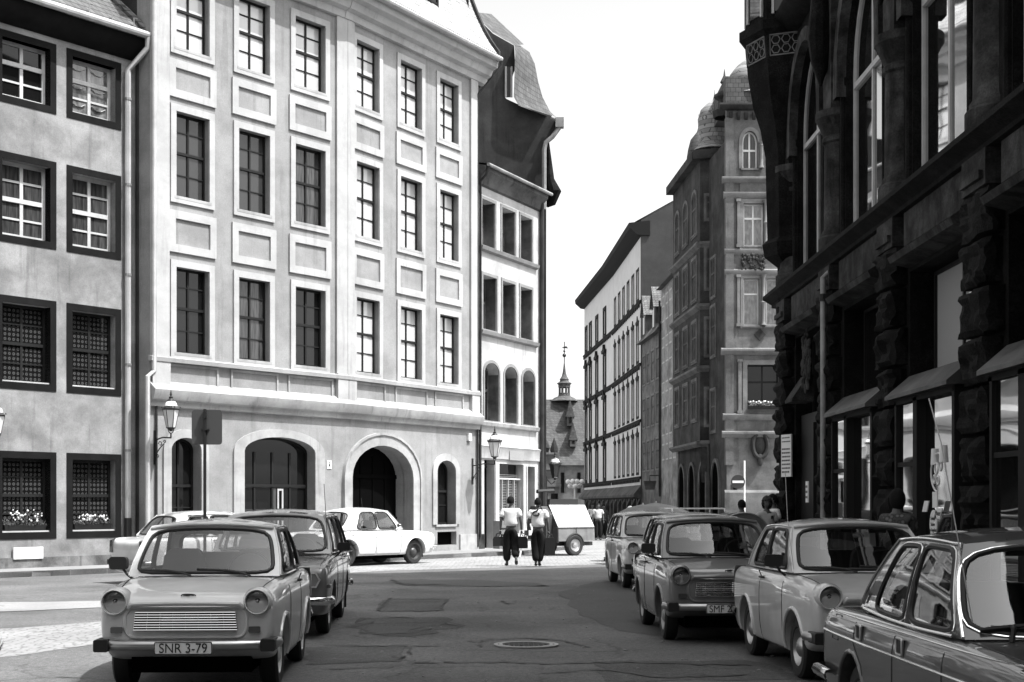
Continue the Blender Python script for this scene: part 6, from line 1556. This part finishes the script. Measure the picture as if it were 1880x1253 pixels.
    hr.add(vs, fs)
    if hairtype == 'curly':
        for i in range(70):
            a = rn.uniform(0, 2*PI); e = rn.uniform(-.3, 1.5); x, y, z = math.cos(a)*math.cos(e), math.sin(a)*math.cos(e), math.sin(e)
            if y < -.3 and z < .45: continue
            hr.ball((x*.098, y*.118+.008, z*.138+.006), rn.uniform(.016, .028), 6, 5)
    hr.xf(rot).xf(S4).build('hair', hair, root, ang=60)
    # shirt with short sleeves
    sl = {s_: J['s'+s_].lerp(J['e'+s_], .72) for s_ in 'LR'}
    bl = J['pel']+Vector((0, 0, .03))
    V = [bl, J['sp']+Vector((0, 0, .0)), J['ch'], J['nb']+Vector((0, 0, .0)), J['sL'], sl['L'], J['sR'], sl['R'], J['ub']]
    sh_ = mesh_mb(skin(V, [(0, 1), (1, 2), (2, 8), (8, 3), (8, 4), (4, 5), (8, 6), (6, 7)], [(.190, .140), (.195, .135), (.205, .145), (.088, .080), (.085, .085), (.086, .084), (.085, .085), (.086, .084), (.155, .112)], 0, 2))
    rr = random.Random(3); vv = []
    from mathutils import noise
    for p in sh_.v:
        n_ = noise.noise(Vector(p)*9)*.010+noise.noise(Vector(p)*22)*.005; P_ = Vector(p); c_ = Vector((0, .0, P_.z)); d_ = (P_-c_); vv.append(tuple(P_+(d_.normalized()*n_ if d_.length > .01 else d_)))
    sh_.v = vv
    so_ = sh_.xf(S4).build('shirt', shirt, root, ang=80)
    if skirt:
        z0, z1 = J['kL'].z+.02, J['pel'].z+.08; mb = MB(); vs = []; n = 28
        for i in range(7):
            t = i/6
            for j in range(n):
                a = 2*PI*j/n; r_ = lerp(.145, .25, t**.8)*(1+.04*math.sin(a*7)*t); vs.append((r_*math.cos(a), r_*.78*math.sin(a), lerp(z1, z0, t)))
        mb.add(vs, [(i*n+j, i*n+(j+1) % n, (i+1)*n+(j+1) % n, (i+1)*n+j) for i in range(6) for j in range(n)]); mb.xf(S4).build('skirt', legs, root, ang=80)
    else:
        V = [J['pel']+Vector((0, 0, .06)), J['pel'], J['hL'], J['kL'], J['aL']+Vector((0, 0, .02)), J['hR'], J['kR'], J['aR']+Vector((0, 0, .02))]
        mesh_mb(skin(V, [(0, 1), (1, 2), (2, 3), (3, 4), (1, 5), (5, 6), (6, 7)], [(.19, .135), (.200, .150), (.14, .145), .118, .098, (.14, .145), .118, .098], 1, 2)).xf(S4).build('trousers', legs, root, ang=80)
    for s_ in 'LR':
        a, t = J['a'+s_], J['t'+s_]; d_ = (t-a)
        mesh_mb(skin([a+Vector((0, .03, -.03)), a+d_*.4+Vector((0, 0, -.02)), a+d_*.85+Vector((0, 0, .0)), a+d_*1.15], [(0, 1), (1, 2), (2, 3)], [(.045, .045), (.045, .04), (.045, .032), (.035, .022)], 0, 1)).xf(S4).build('shoe', shoe, root, ang=80)
    root['_k'] = k; del root['_k']
    return root, {n: J[n]*k for n in J}, so_, rot
def world_of(root, v): return Matrix.Translation(root.location) @ Euler((0, 0, root.rotation_euler[2])).to_matrix().to_4x4() @ Vector(v)
# two men walking away, seen from behind
walk1 = dict(hL=(.09, 0, .92), kL=(.10, -.05, .50), aL=(.09, -.06, .09), tL=(.11, -.22, .035), kR=(-.10, -.06, .52), aR=(-.12, .20, .20), tR=(-.13, .16, .06), eR=(-.25, .04, 1.15), wR=(-.27, -.03, .90), eL=(.25, .04, 1.15), wL=(.26, -.04, .90))
p1, j1, s1, r1 = person('man in white short-sleeved shirt walking away, bag at his left side', (-.03, 36.3, .0), PI+R(4), 1.78, walk1, 'shirt_white', 'trousers', 'skin_dark', 'hair_dark', turn=R(-25), group='two men walking away')
walk2 = dict(kL=(.07, -.02, .51), aL=(.05, .05, .10), tL=(.06, -.12, .035), kR=(-.07, -.03, .50), aR=(-.03, -.02, .09), tR=(-.05, -.19, .035))
p2, j2, s2, r2 = person('man in pale polo shirt with dark curled emblem on his back, walking away', (.66, 36.1, .0), PI-R(3), 1.74, walk2, 'shirt_white', 'trousers', 'skin_dark', 'hair_dark', group='two men walking away')
# emblem across the shoulders
pts = []
for i in range(34):
    t = i/33
    if t < .62: a = R(60)-t/.62*R(330)+R(0); r_ = lerp(.035, .085, t/.62); pts.append((-.03+r_*math.cos(a)*1.35, 0, 1.34+r_*math.sin(a)*.8))
    else: tt = (t-.62)/.38; x0, z0 = pts[20][0], pts[20][2]; pts.append((lerp(x0, .15, tt), 0, z0+.05*math.sin(tt*PI)*1.2+tt*.0))
bmv = bmesh.new(); bmv.from_mesh(s2.data); bv2 = BVHTree.FromBMesh(bmv); bmv.free(); P3 = []
for (x, y, z) in pts:
    h_ = bv2.ray_cast(Vector((-x, 1, z)), Vector((0, -1, 0)), 2); P3.append((-x, (h_[0].y if h_[0] else .14)+.004, z))
MB().tube(P3, [.009+.016*math.sin(PI*min(1, i/33*1.1+.05)) for i in range(34)], 6).build('emblem', 'ink', s2)
def bag(label, pos, w, h_, d_, name='handbag', cat='bag', m_='black', rz=0, grp=None):
    o = thing(name, label, cat, (pos[0], pos[1], pos[2]-h_-.09), rz, grp)
    MB().prism([(-w/2, 0), (w/2, 0), (w/2*1.02, h_*.75), (w/2*.8, h_), (-w/2*.8, h_), (-w/2*1.02, h_*.75)], -d_/2, d_/2).build('bag_body', m_, o)
    MB().tube([(-w*.25, 0, h_-.01), (-w*.2, 0, h_+.07), (0, 0, h_+.09), (w*.2, 0, h_+.07), (w*.25, 0, h_-.01)], .012, 8).build('handle', m_, o); return o
q = world_of(p1, j1['wR']); q1 = world_of(p1, j1['wL']); q2 = world_of(p2, j2['wL']); q2r = world_of(p2, j2['wR'])
# facing away: the man's own left hand (+x before turning) is on the picture's left
bag('small black grip bag carried by the man on the left, swinging at picture left', q1+Vector((-.04, 0, -.07)), .30, .24, .14)
bag('dark upright case carried by the man with the emblem on his back', q2r+Vector((.04, .0, -.07)), .26, .44, .14, 'briefcase', 'case')
bag('dark holdall hanging between the two walking men', q+Vector((.03, .02, -.07)), .26, .3, .16, 'holdall', 'bag')
# woman at the shop window
lookw = dict(eL=(.20, -.10, 1.15), wL=(.12, -.26, 1.12), eR=(-.20, -.10, 1.15), wR=(-.10, -.26, 1.1))
person('woman with short dark hair and patterned blouse looking into the shop window', (4.47, 16.5, .12), PI-R(28), 1.64, lookw, 'blouse', 'skirt', 'skin_dark', 'hair_dark', skirt=True, female=True, turn=R(20), hairtype='bun')
# group on the pavement by the corner
handbagpose = dict(eL=(.21, .0, 1.14), wL=(.16, -.12, .95))
pw, jw, sw_, rw = person('woman facing us in light top with dark chest emblem and curly hair', (4.91, 27.4, .12), R(8), 1.60, handbagpose, 'shirt_light', 'skirt', 'skin_dark', 'hair_mid', 'curly', female=True, turn=R(-5))
bmv = bmesh.new(); bmv.from_mesh(sw_.data); bv3 = BVHTree.FromBMesh(bmv); bmv.free()
h_ = bv3.ray_cast(Vector((.075, -1, 1.2)), Vector((0, 1, 0)), 2); yy = h_[0].y if h_[0] else -.12
q = MB().tube([(.05, yy-.004, 1.235), (.10, yy-.002, 1.235)], .008, 5).tube([(.05, yy-.004, 1.205), (.10, yy-.002, 1.205)], .008, 5).tube([(.075, yy-.004, 1.25), (.06, yy-.004, 1.18)], .008, 5).tube([(.095, yy-.004, 1.25), (.09, yy-.004, 1.18)], .008, 5); q.build('chest_emblem', 'ink', sw_)
person('person in white shirt turned sideways at the dark corner pier', (5.12, 27.9, .12), R(-80), 1.66, None, 'shirt_white', 'trousers', 'skin_dark', 'hair_dark', turn=0)
person('person half hidden behind the curly-haired woman', (4.72, 29.2, .12), PI+R(20), 1.55, None, 'shirt_white', 'trousers', 'skin_dark', 'hair_dark')
person('fair-haired person whose head shows above the farthest small estate car', (3.32, 40.0, .0), R(-10), 1.50, None, 'shirt_light', 'trousers', 'skin', 'hair_fair', 'curly', female=True)
for px, d_, hh, sm, lab in ((1098, 62, 1.62, 'shirt_light', 'distant pedestrian in pale top under the arcade, nearest the trailer'), (1108, 66, 1.55, 'skirt', 'distant pedestrian in dark clothes under the arcade'), (1088, 70, 1.6, 'shirt_white', 'far pedestrian in white top at the arcade corner')):
    person(lab, ((px-CX)/FL*d_, d_, 0), R(10), hh, None, sm, 'trousers', 'skin_dark', 'hair_dark', detail=False, group='distant pedestrians by the arcade')

# ================================================================== TRAILER
tr_ = thing('generator_trailer', 'box-shaped compressor trailer with sloping pale lid and one tyre showing', 'trailer', (1.69, 43.5, 0), R(38))
# local: x along its length, y away
w0, w1 = -.35, 1.10
MB().prism([(-.02, .45), (0, .86), (.02, .86), (1.3, .86), (1.32, .45)], w0, w1, 'x').build('lower_box', 'p_dull', tr_)
MB().prism([(0, .875), (.45, 1.56), (.95, 1.56), (1.3, .875)], w0+.0, w1+.0, 'x').build('lid', 'p_lid', tr_)
mb = MB().prism([(0.0, .88), (.45, 1.555), (.95, 1.555), (1.3, .88)], w0-.02, w0-.003, 'x').prism([(-.01, .40), (0, .85), (1.3, .85), (1.3, .40)], w0-.03, w0-.003, 'x'); mb.build('end_panel', 'p_trailshade', tr_)
MB().box(w0-.28, .25, .5, w0-.03, 1.15, 1.25).prism([(.25, 1.25), (.5, 1.52), (1.0, 1.52), (1.15, 1.25)], w0-.28, w0-.03, 'x').build('engine_cover', 'p_trailshade', tr_)
MB().tube([(w0, -.012, .865), (w1, -.012, .865)], .014, 6).tube([(w0+.75, -.0, .88), (w0+.75, .44, 1.555)], .008, 5).tube([(w0+.7, -.025, .46), (w0+.7, -.025, .86)], .008, 5).build('seam', 'black', tr_)
MB().tube([(w0+.62+.34*math.cos(R(a)), -.05, .33+.34*math.sin(R(a))) for a in range(-5, 190, 12)], .03, 8).build('mudguard', 'black', tr_)
wl = MB().lathe([(.19, -.08), (.22, -.1), (.29, -.1), (.325, -.07), (.325, .07), (.29, .1), (.19, .08)], 30, (w0+.62, .02, .325), 'y').build('wheel', 'tyre', tr_)
MB().lathe([(.2, -.07), (.19, -.09), (.16, -.05), (.1, -.04), (.08, -.09), (.001, -.1)], 24, (w0+.62, .02, .325), 'y').build('rim', 'dullchrome', wl)
MB().lathe([(.19, -.08), (.29, -.1), (.325, -.07), (.325, .07), (.29, .1), (.19, .08)], 30, (w0+.62, 1.25, .325), 'y').build('wheel', 'tyre', tr_)
MB().box(w0-.4, .2, .3, w1+.1, .3, .42).box(w0-.4, 1., .3, w1+.1, 1.1, .42).tube([(w1+.1, .65, .75), (w1+.3, .65, .8)], .05, 8).tube([(w0-.2, .3, .35), (w0-.2, .3, .0)], .04, 8).build('chassis', 'black', tr_)
MB().box(w0+.15, .6, 1.56, w0+1.3, .9, 1.74).tube([(w0-.1, .6, 1.5), (w0-.1, .6, 1.95)], .1, 8).tube([(w0-.35, .6, 1.97), (w0+.3, .6, 2.0)], .06, 8).build('exhaust_stack', 'black', tr_)
# striped barrier boards leaning behind the men
o = thing('road_barrier', 'striped A-frame barrier boards standing between the two walking men', 'barrier', (.52, 42.6, .0), R(8))
mb = MB().tube([(-.3, 0, 0), (-.05, .1, 1.0)], .03, 6).tube([(.3, 0, 0), (.05, .1, 1.0)], .03, 6).box(-.35, -.03, .3, .35, 0, .48).box(-.3, -.0, .65, .3, .03, .8); mb.build('frame', 'sign_white', o)
MB().box(-.2, -.034, .3, -.05, -.031, .48).box(.1, -.034, .3, .25, -.031, .48).box(-.15, -.004, .65, -.02, -.001, .8).box(.1, -.004, .65, .2, -.001, .8).build('stripes', 'ink', o)
o = thing('tool_cabinet', 'pale little cabinet with dark slots beside the narrow house doorway', 'cabinet', (-.38, 43.3, .12), R(30))
MB().box(0, 0, .1, .5, .4, .95).build('cabinet_body', 'p_dull', o); MB().box(.05, -.01, .3, .45, -.001, .36).box(.05, -.01, .5, .45, -.001, .55).box(.05, -.01, .7, .45, -.001, .74).build('slots', 'ink', o)

# rounded tarpaulin cart behind the grey car
o = thing('covered_cart', 'dark cart with a rounded grey tarpaulin roof behind the right-hand cars', 'cart', (3.63, 24.65, .0), R(-2))
n = 14; loop = [(.40*math.cos(PI*i/n)+.39, .30*math.sin(PI*i/n)+1.13) for i in range(n+1)]
MB().prism(loop+[(-.05, 1.05), (1.05, 1.05)][::1] if False else loop, 0, 2.4).build('tarpaulin', 'canvas2', o)
MB().box(-.0, .03, .45, .78, 2.37, 1.125).build('cart_body', 'trim_black', o)
MB().tube([(.41*math.cos(PI*i/n)+.39, .0, .31*math.sin(PI*i/n)+1.13) for i in range(n+1)], .015, 6).tube([(.41*math.cos(PI*i/n)+.39, .9, .31*math.sin(PI*i/n)+1.13) for i in range(n+1)], .01, 6).build('hoop', 'steel', o)
for x in (-.03, .81):
    w_ = MB().lathe([(.0, -.04), (.27, -.05), (.3, -.03), (.3, .03), (.27, .05), (.0, .04)], 22, (x, 1.3, .3), 'x').build('wheel', 'tyre', o)
# parasols of a stall in the street
for k_, (px, d_, r_, lab) in enumerate(((1196, 37.5, .82, 'right-hand one of two low grey parasols above the parked estate cars'), (1172, 39.5, .72, 'left-hand one of two low grey parasols above the parked estate cars'))):
    x, y = place(px+8, d_)
    o = thing('parasol', lab, 'parasol', (x, y, 0), R(20*k_), 'parasols above the stall')
    n = 8; cz = EYE+(HY-(923+3*k_))*d_/FL; vs = [(0, 0, cz)]
    for ring_, (rr_, dz) in enumerate(((.5, -.10), (1., -.30))):
        for i in range(n*2):
            a = PI*i/n; sag = 1 if i % 2 == 0 else .93; vs.append((r_*rr_*sag*math.cos(a)*1.25, r_*rr_*sag*math.sin(a), cz+dz))
    m2 = n*2; fs = [(0, 1+i, 1+(i+1) % m2) for i in range(m2)]+[(1+i, 1+m2+i, 1+m2+(i+1) % m2, 1+(i+1) % m2) for i in range(m2)]
    MB().add(vs, fs).build('canopy', 'canvas', o, ang=10); MB().tube([(0, 0, 0), (0, 0, cz+.04)], .02, 8).build('pole', 'steel', o)
    mb = MB()
    for i in range(n): a = 2*PI*i/n; mb.tube([(0, 0, cz-.12), (r_*math.cos(a)*1.2, r_*math.sin(a)*.97, cz-.32)], .008, 5)
    mb.build('ribs', 'steel', o)

# ================================================================== STREET FURNITURE
def lantern_on(root, c, s=1.0):
    """six-sided street lantern; c = centre of its foot"""
    def ring6(r_, z): return [(c[0]+r_*math.cos(PI*i/3+.26), c[1]+r_*math.sin(PI*i/3+.26), c[2]+z) for i in range(6)]
    lo, hi = ring6(.10*s, .08*s), ring6(.185*s, .50*s)
    MB().add(lo+hi, [(i, (i+1) % 6, (i+1) % 6+6, i+6) for i in range(6)]+[(0, 1, 2, 3, 4, 5)]).build('lantern_glass', 'lantern_glass', root, ang=10)
    mb = MB()
    for a, b in zip(lo, hi): mb.tube([a, b], .009*s, 5)
    mb.tube(lo, .012*s, 5, closed=True).tube(hi, .014*s, 5, closed=True)
    for p in ring6(.21*s, .52*s): mb.ball((p[0], p[1], p[2]+.03*s), .018*s, 6, 4)
    mb.lathe([(.20*s, .50*s), (.22*s, .52*s), (.13*s, .60*s)], 6, c); mb.lathe([(.09*s, .68*s), (.10*s, .70*s), (.04*s, .76*s), (.05*s, .79*s), (.015*s, .82*s), (.03*s, .85*s), (.02*s, .88*s), (.004*s, .96*s)], 10, c)
    mb.lathe([(.001, .0), (.03*s, .0), (.05*s, .04*s), (.10*s, .07*s), (.10*s, .09*s)], 8, c); mb.build('lantern_frame', 'iron', root)
    MB().lathe([(.15*s, .58*s), (.12*s, .66*s), (.085*s, .70*s)], 12, c).build('lantern_cap', 'sign_white', root)
def wall_lantern(name_label, F, u, z, reach, s=1., yoff=0):
    o = thing('wall_lantern', name_label, 'lantern', F.w(u, yoff, z), F.ang, 'wrought iron wall lanterns')
    mb = MB().box(-.035, -.03, -.42, .035, 0, .42).tube([(0, -.02, .18), (0, -reach*.5, .24), (0, -reach, .22)], .018, 8)
    sp = [(0, -.03-.16*(1-math.cos(t))*1.0, -.3+.0+.38*math.sin(t*.5)) for t in [i*PI/10 for i in range(11)]]; mb.tube(sp, .014, 6)
    for (cy_, cz_, r_) in ((-reach*.35, .08, .075), (-.12, -.22, .055), (-reach*.62, .13, .05)): mb.tube([(0, cy_+r_*(1-t*.055)*math.cos(t*.42), cz_+r_*(1-t*.055)*math.sin(t*.42)) for t in range(15)], .011, 5)
    mb.tube([(0, -reach, .22), (0, -reach, .34)], .02, 6); mb.tube([(-.10, -reach, .46), (-.06, -reach, .36), (0, -reach, .32), (.06, -reach, .36), (.10, -reach, .46)], .012, 6)
    mb.build('bracket', 'iron', o); lantern_on(o, (0, -reach, .38), s); return o
wall_lantern('wall lantern on scrolled bracket left of the square sign, on the tall corner house', FA, FA.u(284), FA.z(284, 822), .62, 1.05)
wall_lantern('wall lantern on scrolled bracket at the right end of the tall corner house', FB, FB.u(867), FB.z(867, 866), .85, 1.1, -.0)
wall_lantern('wall lantern cut off by the left picture edge on the stained grey house', FLh, FLh.u(-20), FLh.z(-10, 835), .30, .95)
# hanging lantern further down the street
Fx = Fr((1.35, 58), (2.1, 60.)); o = thing('street_lantern', 'dark lantern on an iron post beyond the narrow house', 'lantern', at(1019, 1002, 58).xy.to_3d(), 0)
zl = EYE+(HY-884)*58/FL; MB().tube([(-.35, 0, .1), (-.35, 0, zl+.2)], .03, 8).tube([(-.35, 0, zl+.1), (-.15, 0, zl-.12), (0, 0, zl)], .025, 6).build('post', 'iron', o); lantern_on(o, (0, 0, zl+.05), 1.25)
for ch in o.children:
    if ch.name.startswith('lantern_glass'): ch.data.materials[0] = M['glass_grey']
# globe lamp
x, y = place(1055.5, 95); o = thing('globe_lamp', 'white lamp post carrying a cluster of round globes behind the trailer', 'street lamp', (x, y, 0))
zt = EYE+(HY-888)*95/FL
mb = MB().tube([(0, 0, 0), (0, 0, zt)], .07, 10)
gl_pos = [(-.45, zt+.12), (-.15, zt+.14), (.15, zt+.14), (.45, zt+.12), (-.32, zt-.16), (.0, zt-.18), (.32, zt-.16)]
for gx, gz_ in gl_pos: mb.tube([(0, 0, zt-.3), (gx*.9, 0, gz_-.12)], .03, 6)
mb.build('post', 'sign_white', o)
for i, (gx, gz_) in enumerate(gl_pos): MB().ball((gx, (-.2 if i % 2 else .2), gz_), .17, 14, 10).build('globe', 'globe', o)
# square sign seen from the back
x, y = place(380, 28.4); o = thing('road_sign', 'back of a dark square road sign with rounded corners on a thin pole', 'road sign', (x, y, 0), R(4))
zc = EYE+(HY-785)*28.4/FL
MB().prism(rrect(0, zc, .30, .345, .06), -.012, .0).build('sign_plate', 'sign_grey', o); MB().tube([(-.035, -.05, 0), (-.035, -.05, zc+.36)], .032, 10).build('pole', 'iron', o)
MB().box(-.11, -.09, zc-.06, .05, -.013, zc-.03).box(-.07, -.09, zc+.18, .0, -.013, zc+.30).build('clamp', 'iron', o)
# no entry sign
x, y = place(1355, 58.5); o = thing('no_entry_sign', 'round dark no-entry sign with white bar on a white pole', 'road sign', (x, y, 0.0))
zc = EYE+(HY-885)*58.5/FL
MB().lathe([(.001, 0), (.29, 0), (.29, .02), (.001, .02)], 32, (0, 0, zc), 'y').build('sign_disc', 'sign_dark', o); MB().box(-.23, -.012, zc-.05, .23, -.002, zc+.05).build('white_bar', 'sign_white', o)
MB().tube([(.27, .05, 0), (.27, .05, EYE+(HY-846)*58.5/FL)], .04, 10).build('pole', 'sign_white', o)
# shop signs over the far pavement
for k_, (px, py, d_, w_, lab) in enumerate(((1193, 893, 80, .5, 'hanging lamp-shaped shop lantern over the grey house pavement'),)):
    x, y = place(px, d_); z = EYE+(HY-py)*d_/FL; o = thing('shop_lantern', lab, 'lantern', (x, y, z))
    MB().prism([(-.35, .3), (-.25, -.2), (.25, -.2), (.35, .3)], -.2, .2).build('shade', 'grey_house', o); MB().tube([(0, 0, .3), (0, 0, .6), (.55, 0, .6)], .03, 6).build('bracket', 'iron', o)
# luggage rails on the white-roofed estate
for o in list(COL.objects):
    if o.get('label', '').startswith('white-roofed'):
        mb = MB()
        for s_ in (-1, 1): mb.tube([(s_*.42, 1.7, 1.47), (s_*.42, 1.75, 1.52), (s_*.42, 3.1, 1.52), (s_*.42, 3.15, 1.46)], .014, 6)
        for y in (1.75, 2.4, 3.1): mb.tube([(-.42, y, 1.52), (.42, y, 1.52)], .012, 6)
        mb.build('luggage_rail', 'p_white', o)
    if o.get('label', '').startswith('light grey two-door'):
        MB().tube([(-.66, 1.0, .95), (-.66, 1.25, 1.45), (-.64, 1.42, 1.9)], .0035, 5).build('aerial', 'steel', o)
SC.render.resolution_x = 1024; SC.render.resolution_y = 682
